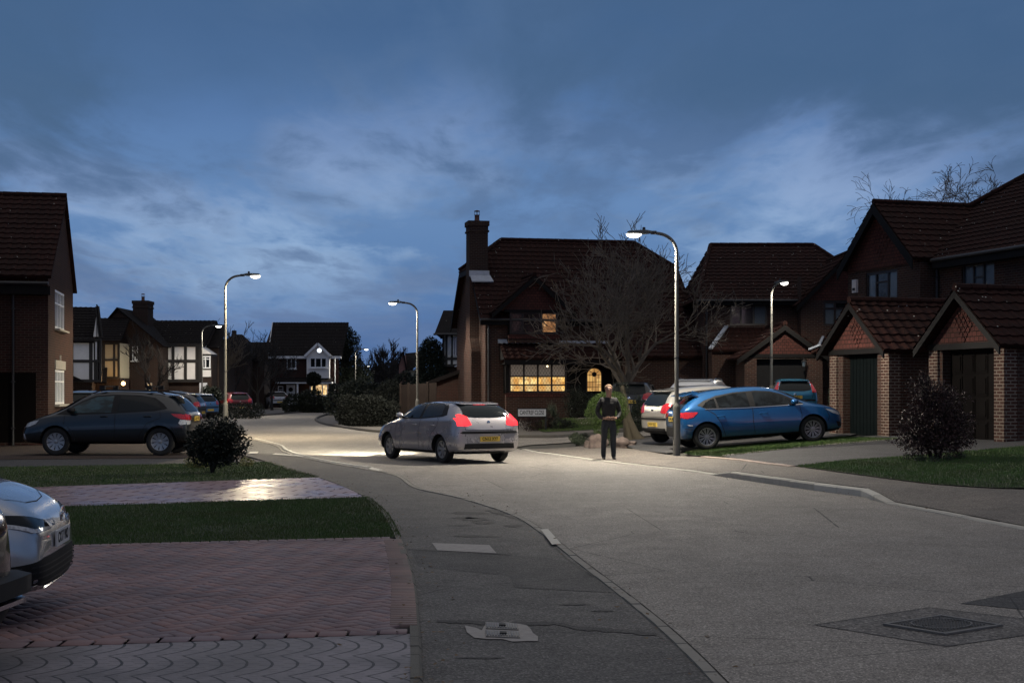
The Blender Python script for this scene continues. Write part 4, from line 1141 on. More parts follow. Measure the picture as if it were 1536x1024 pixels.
gutter(h, (4.8, e0-.1, ME-.16), (18.4, e0-.1, ME-.16))
h.wall((0.05, 9.3), (0, -1), 3.3, ZB, ME)
pipe(h, 4.55, y0m-.08, ZB, ME-.2)
# garages
def garage(c, hw, d0, d1, doormat, zdoor, panels, label, yf=-6.1, yb=.6):
    x0, x1 = c-hw, c+hw; zf = 2.72; za = 3.95; zb = .3
    h.wall((x0+.36, yf+.02), (1, 0), x1-x0-.72, zb, zf, [(d0-x0-.36, d1-x0-.36, .4, zdoor)], rev=.3)
    h.wall((x0, yb), (0, -1), yb-yf-.02, zb, zf); h.wall((x1, yf+.02), (0, 1), yb-yf-.02, zb, zf)
    h.box('brick_pier+', x0-.02, x0+.34, yf-.03, yf+.3, zb, zf); h.box('brick_pier+', x1-.34, x1+.02, yf-.03, yf+.3, zb, zf)
    h.mb('tile_hanging+').prism([(x0+.1, yf-.05, zf), (x1-.1, yf-.05, zf), (c, yf-.05, za-.2)], (0, .1, 0))
    h.box('bargeboard+', x0, x1, yf-.08, yf-.04, zf-.12, zf+.02)
    b = MB(); diamond_relief(b, c, yf-.05, zf+.52, .085, 4); b.build('tile_relief', M['tilehang'], h.r, recalc=True)
    b = MB(); b.box(d0, d1, yf+.24, yf+.29, .4, zdoor)
    n = panels
    if n == 0:
        k = 0; x = d0+.03
        while x < d1-.1: b.box(x, x+.15, yf+.215, yf+.24, .46, zdoor-.03); x += .17
    else:
        for i in range(4):
            for j in range(4):
                px0 = d0+.06+i*(d1-d0-.08)/4; pz0 = .5+j*(zdoor-.55)/4
                pw, ph = (d1-d0-.08)/4-.06, (zdoor-.55)/4-.07
                b.box(px0, px0+pw, yf+.222, yf+.24, pz0, pz0+ph); b.box(px0+.05, px0+pw-.05, yf+.205, yf+.222, pz0+.05, pz0+ph-.05)
    g = b.build('garage_door', doormat, h.r); g['label'] = label
    return x0, x1, zf, za
x0, x1, zf, za = garage(11.05, 1.45, 10.2, 11.9, M['door_green'], 2.6, 0, 'dark green boarded garage door')
gable_hood(h, 11.05, 1.45, zf+.10, za, -6.1, .6, over=.22, front=.3, bw=.17)
# cat-slide over the porch, left of the first garage
tiled(rf, [(8.5, .5, 2.75), (8.5, -6.1, 2.75), (9.32, -6.1, 2.9), (9.32, .5, 2.9)])
b = MB(); b.bar((8.5, -6.12, 2.80), (9.1, -6.12, 2.9), .10, .05); b.build('flashing', M['lead'], h.r)
h.box('wall', 8.7, 9.58, -5.6, .5, .3, 1.35); h.box('wall', 8.7, 9.58, -5.3, .5, 1.35, 2.7)
h.win((8.7, -5.6), (1, 0), .05, .85, 1.35, 2.5, [.5], [.4], M['brown_frame'], [M['net_dim']], fw=.07, d=-.0, lattice=1, dia=.12)
x0, x1, zf, za = garage(15.7, 1.42, 14.75, 16.75, M['door_brown'], 2.62, 1, 'dark brown panelled garage door')
gable_hood(h, 15.7, 1.42, zf+.10, za, -6.1, .6, over=.24, front=.3, bw=.17)
pipe(h, 12.9, -3.2, .3, 2.6); h.wall((12.5, -3.0), (1, 0), 1.8, .3, 2.7)
b = MB(); b.box(12.9, 14.2, -4.6, -3.8, .45, 1.35); b.build('garden_store', M['void'], h.r)
h.done({'wall': M['brick'], 'roof': M['tile'], 'bargeboard': M['fascia'], 'tile_hanging': M['tilehang'], 'brick_pier': M['brick_pier']})
# alarm box
al = House('alarm_box', O, RZ, 'small white alarm box on the brick under the tile hung gable', 'alarm')
al.mb('case').box(.42, .68, -.10, -.01, 5.0, 5.45)
al.mb('strobe').box(.48, .62, -.12, -.10, 5.08, 5.16)
al.done({'case': plain('alarm case', (.62, .58, .56), .4), 'strobe': M['black']})

# ================================================================= left house
h = House('brick_house', (-14.06, 43.1, 0), R(11), 'dark brick house with steep tiled roof and two white windows, left edge')
D_ = 3.9*1.9; D_ = 6.2
# local x negative is left, gable end at x=0 facing +x
ZE = 5.3; ZR = 7.75; Lh = 14
def gl(px):  # local y on the gable wall for a pixel column
    # point (-14.06 - y*sin, 43.1 + y*cos)
    s_, c_ = math.sin(R(11)), math.cos(R(11)); k = (px-CX)/F
    return (k*43.1+14.06)/(-s_-k*c_)
D_ = gl(109.5)
ya, yb_ = gl(82.5), gl(97)
h.wall((0, 0), (0, 1), D_, 0, ZE, [(ya, yb_, 3.62, 4.85), (ya, yb_, 1.22, 2.32)])
h.wall((-Lh, 0), (1, 0), Lh, 0, ZE, [(Lh-1.9, Lh-.95, .05, 5.0)] if False else [])
yr = gl(95)
ZR = PZ(296, 43.1+yr)
h.mb('wall').poly([(0, 0, ZE), (0, D_, ZE), (0, yr, ZR-.1)])
kw = dict(fw=.07, d=.05, sill=M['stone'])
for z0, z1 in ((3.62, 4.85), (1.22, 2.32)):
    h.win((0, 0), (0, 1), ya, yb_, z0, z1, [.36, .64], [.66], M['white_upvc'], M['net'], **kw)
h.box('stone_lintel', .0, .03, ya-.05, yb_+.05, 2.34, 2.62); h.box('stone_lintel', .0, .03, (ya+yb_)/2-.09, (ya+yb_)/2+.09, 2.62, 2.80)
rf = h.mb('roof'); sl = (ZR-ZE)/yr
tiled(rf, [(-Lh, -.3, ZE-sl*.3), (.12, -.3, ZE-sl*.3), (.12, yr, ZR), (-Lh, yr, ZR)])
slb = (ZR-ZE)/(D_-yr)
tiled(rf, [(.12, D_+.2, ZE-slb*.2), (-Lh, D_+.2, ZE-slb*.2), (-Lh, yr, ZR), (.12, yr, ZR)], real=False)
ridge(rf, (-Lh, yr, ZR+.04), (.12, yr, ZR+.04))
h.box('fascia', -Lh, .1, -.34, -.30, ZE-.75, ZE-.5); h.box('fascia', -Lh, .1, -.3, 0, ZE-.76, ZE-.72)
gutter(h, (-Lh, -.4, ZE-.42), (.05, -.4, ZE-.42)); pipe(h, -1.0, -.1, 0, ZE-.7)
# projecting wing at the very left
xw = PX(8, 38.5)+14.06
b = h.mb('roof')
tiled(b, [(-1.6, -.01, 4.5), (-1.6, -5.5, 4.5), (-3.2, -5.5, 6.8), (-3.2, -.01, 6.8)])
h.box('wall', -5, -1.85, -5.2, -.01, 0, 4.6)
h.mb('wall').prism([(-4.6, -5.2, 4.6), (-1.85, -5.2, 4.6), (-3.2, -5.2, 6.6)], (0, 5, 0))
h.box('garage_door', -1.6, -.35, .0-.03, -.001, .1, 2.2)
h.done({'wall': brick_mat('left house brick', (.075, .027, .019), (.04, .016, .012), (.11, .085, .07)), 'roof': M['tile'], 'stone_lintel': M['stone'], 'fascia': M['fascia'], 'garage_door': M['door_brown']})

# ================================================================= timbered row on the left
def gable_x(h, x0, x1, y0, y1, ze, zr, mats=0, ov=.3, real=False, part='roof'):
    """roof with ridge along x"""
    yr = (y0+y1)/2; m = h.mb(part); sl = (zr-ze)/(yr-y0)
    tiled(m, [(x0-ov*.5, y0-ov, ze-sl*ov), (x1+ov*.5, y0-ov, ze-sl*ov), (x1+ov*.5, yr, zr), (x0-ov*.5, yr, zr)], real=real)
    tiled(m, [(x1+ov*.5, y1+ov, ze-sl*ov), (x0-ov*.5, y1+ov, ze-sl*ov), (x0-ov*.5, yr, zr), (x1+ov*.5, yr, zr)], real=False)
    for x in (x0, x1): h.mb('wall').poly([(x, y0, ze), (x, y1, ze), (x, yr, zr-.05)])
h, X_, Z_ = flat_house('timbered_house', 86, 'white and black timbered house with steep roof right of the big left house', group='timber framed houses')
_a = R(14); _p = X_(137); h.r.rotation_euler[2] = _a; h.r.location = (_p-_p*math.cos(_a), 86-_p*math.sin(_a), 0)
x0, x1 = X_(60), X_(137); dG = 3.6
h.box('wall', x0, x1, .6, 6, 0, Z_(571)); h.box('panel', x0, x1, 0, 6, Z_(571), Z_(508))
gable_x(h, x0, x1, 0, 6, Z_(508), Z_(457), real=True)
h.acc.pop('wall_', None)
t = h.mb('timber')
for px in (109, 136): t.box(X_(px)-.09, X_(px)+.09, -.05, -.001, Z_(571), Z_(508))
for py in (571, 541.5, 509): t.box(x0, x1+.02, -.06, -.001, Z_(py)-.09, Z_(py)+.09)
# angled bay at the right-hand end
for a_, b_ in ((138, 142), (142, 146), (146, 150)):
    h.mb('panel').box(X_(a_), X_(b_), -.01+.4*(a_-138)/4, 1.0, Z_(571), Z_(508))
for px in (137.5, 142, 145.5, 150): t.box(X_(px)-.06, X_(px)+.06, -.04, 1.1, Z_(571), Z_(508)-.1)
for py in (571, 541.5, 509): t.box(X_(137), X_(150.5), -.08, 1.1, Z_(py)-.07, Z_(py)+.07)
h.win((0, 0), (1, 0), X_(143), X_(145), Z_(539), Z_(513), [], [.5], M['white_upvc'], M['net'], fw=.05, d=-.12)
h.mb('panel').prism([(X_(140), -.2, Z_(505)), (X_(150), -.2, Z_(505)), (X_(145), -.2, Z_(470))], (0, .15, 0))
m = h.mb('roof'); tiled(m, [(X_(151.5), -.5, Z_(505)), (X_(151.5), 1.2, Z_(505)), (X_(146), 1.2, Z_(457)), (X_(146), -.5, Z_(457))], real=False)
h.mb('timber').bar((X_(151), -.4, Z_(506)), (X_(146), -.4, Z_(460)), .08, .25); t.box(X_(144.5), X_(145.5), -.24, -.2, Z_(505), Z_(475))
m.prism([(X_(100), -1.6, Z_(558)), (X_(128), -1.6, Z_(571.5)), (X_(100), -1.6, Z_(571.5))], (0, 1.55, 0))
h.done({'wall': M['brick_dark'], 'panel': M['render'], 'timber': M['timber'], 'roof': M['tile_dark']})

h, X_, Z_ = flat_house('timbered_house', 94, 'brick gabled house with tall chimney and buff timbered wing by the lit lantern', group='timber framed houses')
gx0, gx1 = X_(128), X_(243); ga = X_(177); zf, za = Z_(517), Z_(461)
h.box('wall', gx0, gx1, .0, 8, 0, zf); h.mb('wall').prism([(gx0, 0, zf), (gx1, 0, zf), (ga, 0, za-.2)], (0, 8, 0))
m = h.mb('roof')
tiled(m, [(gx1+.2, -.3, zf-.1), (gx1+.2, 8, zf-.1), (ga, 8, za), (ga, -.3, za)], real=False); tiled(m, [(gx0, 8, zf-.1), (gx0, -.3, zf-.1), (ga, -.3, za), (ga, 8, za)], real=False)
chimney(h, X_(184), X_(207), 2.5, 4, 5, Z_(447), 1, cm=M['brick_dark'])
# wing in front
x0, x1 = X_(150), X_(194); zz = Z_(516)
h.box('wall', x0, X_(173), -2.2, -.01, 0, zz); h.box('panel', X_(173), x1, -2.6, -.01, Z_(567), zz); h.box('wall', X_(173), x1, -2.3, -.01, 0, Z_(567))
tiled(m, [(X_(150), -3, Z_(514)), (x1+.25, -3, Z_(514)), (x1+.1, -.2, Z_(478)), (X_(152), -.2, Z_(478))], real=True)
t = h.mb('timber')
for px in (173, 188, 194.5): t.box(X_(px)-.07, X_(px)+.07, -2.66, -2.601, Z_(567), zz)
for py in (567, 541, 517): t.box(X_(172.5), x1+.03, -2.67, -2.601, Z_(py)-.07, Z_(py)+.07)
h.win((0, -2.2), (1, 0), X_(159.5), X_(163), Z_(536), Z_(513), [], [.5], M['white_upvc'], M['net'], fw=.05, d=-.02)
h.win((0, 0), (1, 0), X_(198.5), X_(207), Z_(541), Z_(519), [.5], [.75], M['white_upvc'], M['glass'], fw=.07, d=-.02, sill=M['white_upvc'])
w_ = h.win((0, 0), (1, 0), X_(219), X_(228), Z_(588), Z_(574), [.3], [], M['stone'], [M['stone'], M['lit_cream']], fw=.05, d=-.02, label='small lit ground floor window')
tiled(m, [(x0, -4.2, Z_(574)), (X_(187), -4.2, Z_(574)), (X_(176), -2.3, Z_(548)), (x0, -2.3, Z_(548))], real=False)
h.box('wall', x0, X_(158), -3.9, -2.3, 0, Z_(574)); h.box('wall', X_(196), X_(198), -.1, -.001, 0, Z_(570))
h.done({'wall': M['brick_dark'], 'panel': M['render2'], 'timber': M['timber'], 'roof': M['tile_dark']})
# lit lantern on its wall
e = empty('wall_lantern', (PX(185, 90.6), 90.6, 0), 0, 'glowing orange wall lantern above the dark off-roader', 'lantern')
zc = PZ(575, 90.6)
b = MB(); b.ico((0, 0, zc), .13, 2); b.build('bulb', emis('lantern bulb', (1., .62, .22), 7.), e)
b = MB(); b.lathe([(0, zc+.26), (.03, zc+.24), (.17, zc+.15), (.15, zc+.13)], 8); b.bar((0, 0, zc+.22), (0, .35, zc+.26), .03, .03); b.build('lantern_frame', M['steel_dark'], e)
for x_ in (-.55, .55, 0): 
    pass

h, X_, Z_ = flat_house('timbered_house', 96, 'brick house with six white timber framed panels behind the street lamp', group='timber framed houses')
x0, x1 = X_(228), X_(306)
h.box('wall', x0, x1, 0, 7, 0, Z_(571)); h.box('wall', x0, X_(243), 0, 7, Z_(571), Z_(517)); h.box('panel', X_(243), X_(304), -.3, 7, Z_(571), Z_(517))
gable_x(h, X_(205), x1, 0, 7, Z_(516), Z_(477.5), real=True)
t = h.mb('timber')
for px in (244, 261.5, 280, 297, 300, 304): t.box(X_(px)-.09, X_(px)+.09, -.38, -.301, Z_(571), Z_(517))
for py in (571, 541.5, 518): t.box(X_(243.5), X_(304.5), -.39, -.301, Z_(py)-.1, Z_(py)+.1)
tiled(h.mb('roof'), [(X_(300), 1, Z_(520)), (X_(326), 1, Z_(520)), (X_(321), 4.5, Z_(482)), (X_(300), 4.5, Z_(482))], real=False)
h.box('wall', x1, X_(322), 1.4, 7, 0, Z_(520))
# small white gable with window
h.mb('panel').prism([(X_(306), -.6, Z_(531)), (X_(320), -.6, Z_(531)), (X_(306), -.6, Z_(521))], (0, 2, 0))
h.mb('panel').box(X_(306.5), X_(319), -.6, 1.3, Z_(565), Z_(555)); h.mb('timber').box(X_(306), X_(320), -.62, 1.3, Z_(534), Z_(531))
h.box('wall', X_(306), X_(320), -.5, 1.39, 0, Z_(534))
h.win((0, -.6), (1, 0), X_(306), X_(319), Z_(553), Z_(534), [.4], [.75], M['white_upvc'], M['glass'], fw=.09, d=-.02)
b = MB(); b.box(X_(307), X_(318), -1.6, -1.5, 0, Z_(574)); b.build('garage_door', M['door_white'], h.r)
h.done({'wall': M['brick_dark'], 'panel': M['render'], 'timber': M['timber'], 'roof': M['tile_dark']})

# dark hipped house behind the trees
h, X_, Z_ = flat_house('brick_house', 125, 'dark hipped roof house half hidden by bare trees')
x0, x1 = X_(318), X_(384)
h.box('wall', x0, X_(372), 0, 7, 0, Z_(530))
m = h.mb('roof')
tiled(m, [(x0-.4, -.4, Z_(533)), (X_(378), -.4, Z_(533)), (X_(352), 3.5, Z_(499)), (X_(338), 3.5, Z_(499))], real=False)
tiled(m, [(X_(378), -.4, Z_(533)), (X_(378), 8, Z_(533)), (X_(352), 3.5, Z_(499))], real=False); tiled(m, [(x0-.4, 8, Z_(533)), (x0-.4, -.4, Z_(533)), (X_(338), 3.5, Z_(499))], real=False)
h.box('wall', X_(337), X_(342), 3.2, 3.9, Z_(505), Z_(493)); tiled(m, [(X_(360), 2, Z_(540)), (X_(392), 2, Z_(540)), (X_(392), 5, Z_(510)), (X_(360), 5, Z_(510))], real=False)
h.box('wall', X_(360), X_(390), 2.2, 5, 0, Z_(540))
h.done({'wall': M['brick_dark'], 'roof': M['tile_dark']})

# white gabled house
h, X_, Z_ = flat_house('brick_house', 140, 'distant brick house with white gabled bay and glowing ground floor window')
x0, x1 = X_(409), X_(508); ZE = Z_(534)
h.wall((x0, 0), (1, 0), x1-x0, 0, ZE); h.box('wall', x0-1.6, x0-.002, .6, 8, 0, ZE)
for k in range(1):
    pass
m = h.mb('roof')
xr0, xr1 = X_(393), X_(500)
tiled(m, [(x0-.35, -.4, ZE-.1), (x1+.35, -.4, ZE-.1), (X_(499)+.9, 6, Z_(479.5)), (X_(394), 6, Z_(479.5))], real=True)
h.mb('wall').poly([(x0-1.6, 0.6, ZE-1), (x0-.3, 0, ZE-.3), (X_(394), 6, Z_(482)), (X_(386), 9, ZE-1)])
t = h.mb('white_trim'); t.box(x0-.35, x1+.3, -.5, -.4, ZE-.25, ZE); t.tube([(x1-.35, -.12, 0), (x1-.35, -.12, ZE-.2)], .06, 6)
t.bar((x0-.4, -.4, ZE-.1), (X_(394)-.05, 6, Z_(480)), .06, .2); t.bar((X_(386), 11, ZE-.4), (X_(394)-.05, 6, Z_(480)), .06, .2)
bx0, bx1 = X_(461.5), X_(495.5); bc = (bx0+bx1)/2
h.box('panel', bx0, bx1, -.7, -.001, Z_(567), Z_(535)); h.mb('panel').prism([(bx0, -.7, Z_(535)), (bx1, -.7, Z_(535)), (bc, -.7, Z_(518))], (0, .7, 0))
for s_ in (bx0-.15, bx1+.15): t.bar((s_, -.9, Z_(534.5)), (bc, -.9, Z_(516)), .3, .22)
tiled(m, [(bx0-.2, 3, Z_(535)), (bx0-.2, -.85, Z_(535)), (bc, -.85, Z_(516)), (bc, 3, Z_(516))], real=False); tiled(m, [(bx1+.2, -.85, Z_(535)), (bx1+.2, 3, Z_(535)), (bc, 3, Z_(516)), (bc, -.85, Z_(516))], real=False)
h.win((0, -.7), (1, 0), X_(466), X_(492), Z_(552), Z_(536), [.33, .67], [], M['white_upvc'], M['glass'], fw=.12, d=-.03, sill=M['white_upvc'])
h.win((0, 0), (1, 0), X_(430), X_(444.5), Z_(553), Z_(536), [.5], [], M['white_upvc'], M['glass'], fw=.12, d=-.03, sill=M['white_upvc'])
h.box('white_trim', X_(416), X_(500), -1.3, -.001, Z_(575), Z_(572.5)); tiled(m, [(X_(414), -1.35, Z_(572)), (X_(500), -1.35, Z_(572)), (X_(500), -.01, Z_(566)), (X_(414), -.01, Z_(566))], real=False)
h.win((0, -.5), (1, 0), X_(466), X_(493.5), Z_(594), Z_(575.5), [.3, .68], [], M['white_upvc'], M['lit_cream'], fw=.12, d=-.03, label='wide ground floor window glowing yellow')
h.box('wall', X_(464), X_(495), -.5, -.001, 0, Z_(595))
b = MB(); b.box(X_(430), X_(443), -.12, -.02, .3, Z_(577)); b.build('front_door', M['white_upvc'], h.r)
b = MB(); b.lathe([(0, -.03), (.22, -.03), (.22, .0), (0, 0)], 14, axis='y', c=(X_(436.5), -.13, Z_(584))); b.build('door_light', M['glass'], h.r)
h.win((0, 0), (1, 0), X_(417), X_(425), Z_(587), Z_(579), [], [.4], M['white_upvc'], M['glass'], fw=.08, d=-.03)
t.box(X_(449)-.08, X_(449)+.08, -1.2, -1.1, .3, Z_(575))
tiled(m, [(X_(366), -3.2, Z_(577)), (x0-.4, -3.2, Z_(577)), (X_(397), 3, Z_(522)), (X_(372), 3, Z_(522))], real=False)
h.box('wall', X_(370), x0-.4, -2.8, 3, 0, Z_(577))
b = MB(); b.box(X_(377), X_(407), -2.95, -2.82, .25, Z_(579))
for i in range(6): b.box(X_(377)+.04, X_(407)-.04, -2.98, -2.95, .3+i*.38, .62+i*.38)
b.build('garage_door', M['door_white'], h.r)
h.done({'wall': M['brick_red'], 'roof': M['tile_dark'], 'panel': M['render'], 'white_trim': M['white_upvc']})
e = empty('wall_lamp', (PX(479, 138.9), 138.9, PZ(525.5, 138.9)), 0, 'round white lamp shining in the white gable', 'lamp')
b = MB(); b.lathe([(0, -.08), (.14, -.06), (.19, 0), (0, .02)], 16, axis='y'); b.build('globe', emis('round gable lamp', (.9, .95, 1.), 1.8), e, smooth=True)
b = MB(); b.lathe([(.23, .0), (.23, .06), (0, .06)], 16, axis='y'); b.build('rim', M['white_upvc'], e)

# distant house with pink brick gable
h, X_, Z_ = flat_house('brick_house', 118, 'distant pinkish brick house seen past the tall lamp post')
h.box('wall', X_(598.5), X_(609), 0, 5, 0, Z_(548)); h.mb('wall').prism([(X_(598.5), 0, Z_(548)), (X_(609), 0, Z_(548)), (X_(606), 0, Z_(532)), (X_(603), 0, Z_(534))], (0, 5, 0))
h.box('panel', X_(610.5), X_(632), .3, 5, 0, Z_(555)); 
tiled(h.mb('roof'), [(X_(609), -.4, Z_(557)), (X_(634), -.4, Z_(544)), (X_(632), 2.5, Z_(526)), (X_(604), 2.5, Z_(528.5))], real=False)
h.mb('roof').prism([(X_(597.5), -.2, Z_(548)), (X_(604), -.2, Z_(530)), (X_(609.5), -.2, Z_(557)), (X_(611), -.2, Z_(556)), (X_(606), -.2, Z_(527)), (X_(603), -.2, Z_(528))], (0, .3, 0))
h.done({'wall': plain('pink brick', (.24, .13, .11), .9), 'roof': M['tile_dark'], 'panel': M['render2']})

# ---------------------------------------------------------------- fences and walls
def fence(name, pts, hgt, mat, label, cat='fence', th=.05, posts=True, zbase=None):
    e = empty(name, (pts[0][0], pts[0][1], 0), 0, label, cat)
    ox, oy = pts[0][0], pts[0][1]
    for (a, b) in zip(pts, pts[1:]):
        A, B = Vector((a[0]-ox, a[1]-oy, 0)), Vector((b[0]-ox, b[1]-oy, 0)); n = Vector((-(B-A).y, (B-A).x, 0)).normalized()*th/2
        za, zb = terr(*a[:2]), terr(*b[:2]); mb = MB()
        vs = []
        for P, z in ((A, za), (B, zb)):
            for s_ in (-1, 1):
                for zz in (z-.1, z+hgt): vs.append((P.x+n.x*s_, P.y+n.y*s_, zz))
        mb.add(vs, [(0, 1, 3, 2), (4, 6, 7, 5), (0, 4, 5, 1), (2, 3, 7, 6), (0, 2, 6, 4), (1, 5, 7, 3)])
        mb.build('panel', mat, e, recalc=True)
        if posts:
            p = MB(); p.box(A.x-.05, A.x+.05, A.y-.08, A.y+.02, za-.1, za+hgt+.08); p.build('post', mat, e)
    return e
fence('board_fence', [(PX(601, 66), 66), (PX(613, 65.5), 65.5), (PX(627, 65), 65), (PX(641, 64.5), 64.5), (PX(655, 64.5), 64.5)], 1.9, M['fence'], 'dark upright board fence left of the low brick lean-to')
# ---------------------------------------------------------------- cars
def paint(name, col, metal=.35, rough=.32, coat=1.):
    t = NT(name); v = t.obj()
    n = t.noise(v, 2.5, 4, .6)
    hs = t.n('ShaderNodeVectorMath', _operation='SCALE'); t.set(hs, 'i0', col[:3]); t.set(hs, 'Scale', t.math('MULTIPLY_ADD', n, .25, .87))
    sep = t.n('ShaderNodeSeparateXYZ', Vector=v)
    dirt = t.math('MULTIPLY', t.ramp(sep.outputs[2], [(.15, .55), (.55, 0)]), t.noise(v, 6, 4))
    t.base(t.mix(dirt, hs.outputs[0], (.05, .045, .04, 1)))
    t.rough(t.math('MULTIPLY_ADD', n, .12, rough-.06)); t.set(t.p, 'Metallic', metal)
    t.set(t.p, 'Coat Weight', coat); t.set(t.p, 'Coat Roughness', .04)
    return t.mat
MC = {}
MC['glass'] = plain('car glass', (.010, .013, .015), .05, var=.05, coat=0., spec=.25)
def seat_glass():
    t = NT('car glass with cabin behind'); v = t.obj()
    n = t.noise(v, 3.2, 3, .5, .6)
    t.base(t.mix(t.ramp(n, [(.42, 0), (.62, 1)]), (.003, .004, .005, 1), (.010, .013, .016, 1))); t.rough(.05); t.set(t.p, 'Specular IOR Level', .25)
    return t.mat
MC['cabin'] = seat_glass()
MC['trim'] = plain('black plastic trim', (.010, .010, .011), .6, spec=.3)
MC['well'] = plain('wheel arch liner', (.006, .006, .006), .9)
MC['chrome'] = plain('bright trim', (.65, .66, .68), .18, metal=1., var=.05)
MC['alloy'] = plain('silver alloy', (.38, .38, .38), .35, metal=.7, var=.1)
MC['alloy_dark'] = plain('dark wheel barrel', (.015, .015, .016), .6)
MC['tyre'] = plain('tyre', (.012, .012, .012), .85, bump=.3)
def lens(name, col, em=0., emc=None):
    t = NT(name); v = t.obj()
    vo = t.n('ShaderNodeTexVoronoi', Vector=v, Scale=38.)
    t.base(t.mix(t.ramp(vo.outputs[0], [(.1, 0), (.6, 1)]), c4([c*.55 for c in col]), c4(col))); t.rough(.12)
    t.set(t.p, 'Coat Weight', 1.); t.set(t.p, 'Coat Roughness', .03)
    if em: t.set(t.p, 'Emission Color', c4(emc or col)); t.set(t.p, 'Emission Strength', em)
    return t.mat
MC['red'] = lens('red lamp lens', (.42, .018, .025)); MC['clear'] = lens('clear lamp lens', (.55, .56, .58)); MC['head'] = lens('headlamp unit', (.42, .45, .48))
MC['brake'] = lens('lit red lamp lens', (.7, .02, .02), 1.9, (1., .018, .026)); MC['rev'] = lens('amber lamp lens', (.5, .16, .03))
MC['plate_y'] = plain('yellow plate', (.62, .42, .06), .5, var=.06); MC['plate_w'] = plain('white plate', (.55, .56, .56), .5, var=.06)
MC['headlit'] = emis('lit headlamp', (1., .95, .85), 5.)

def text_mesh(name, s, size, mat, parent, M_, ext=.001, align='CENTER', sx=1.):
    cu = bpy.data.curves.new(name, 'FONT'); cu.body = s; cu.size = size; cu.extrude = ext; cu.align_x = align; cu.align_y = 'CENTER'
    try: cu.offset = size*.012
    except Exception: pass
    tmp = bpy.data.objects.new(name, cu); COL.objects.link(tmp)
    dg = bpy.context.evaluated_depsgraph_get(); me = bpy.data.meshes.new_from_object(tmp.evaluated_get(dg))
    bpy.data.objects.remove(tmp)
    for v in me.vertices: v.co.x *= sx
    me.materials.clear(); me.materials.append(mat)
    o = bpy.data.objects.new(name, me); COL.objects.link(o)
    if parent: o.parent = parent
    o.matrix_local = M_
    return o

def eval_mesh(o, name):
    dg = bpy.context.evaluated_depsgraph_get(); dg.update()
    return bpy.data.meshes.new_from_object(o.evaluated_get(dg))

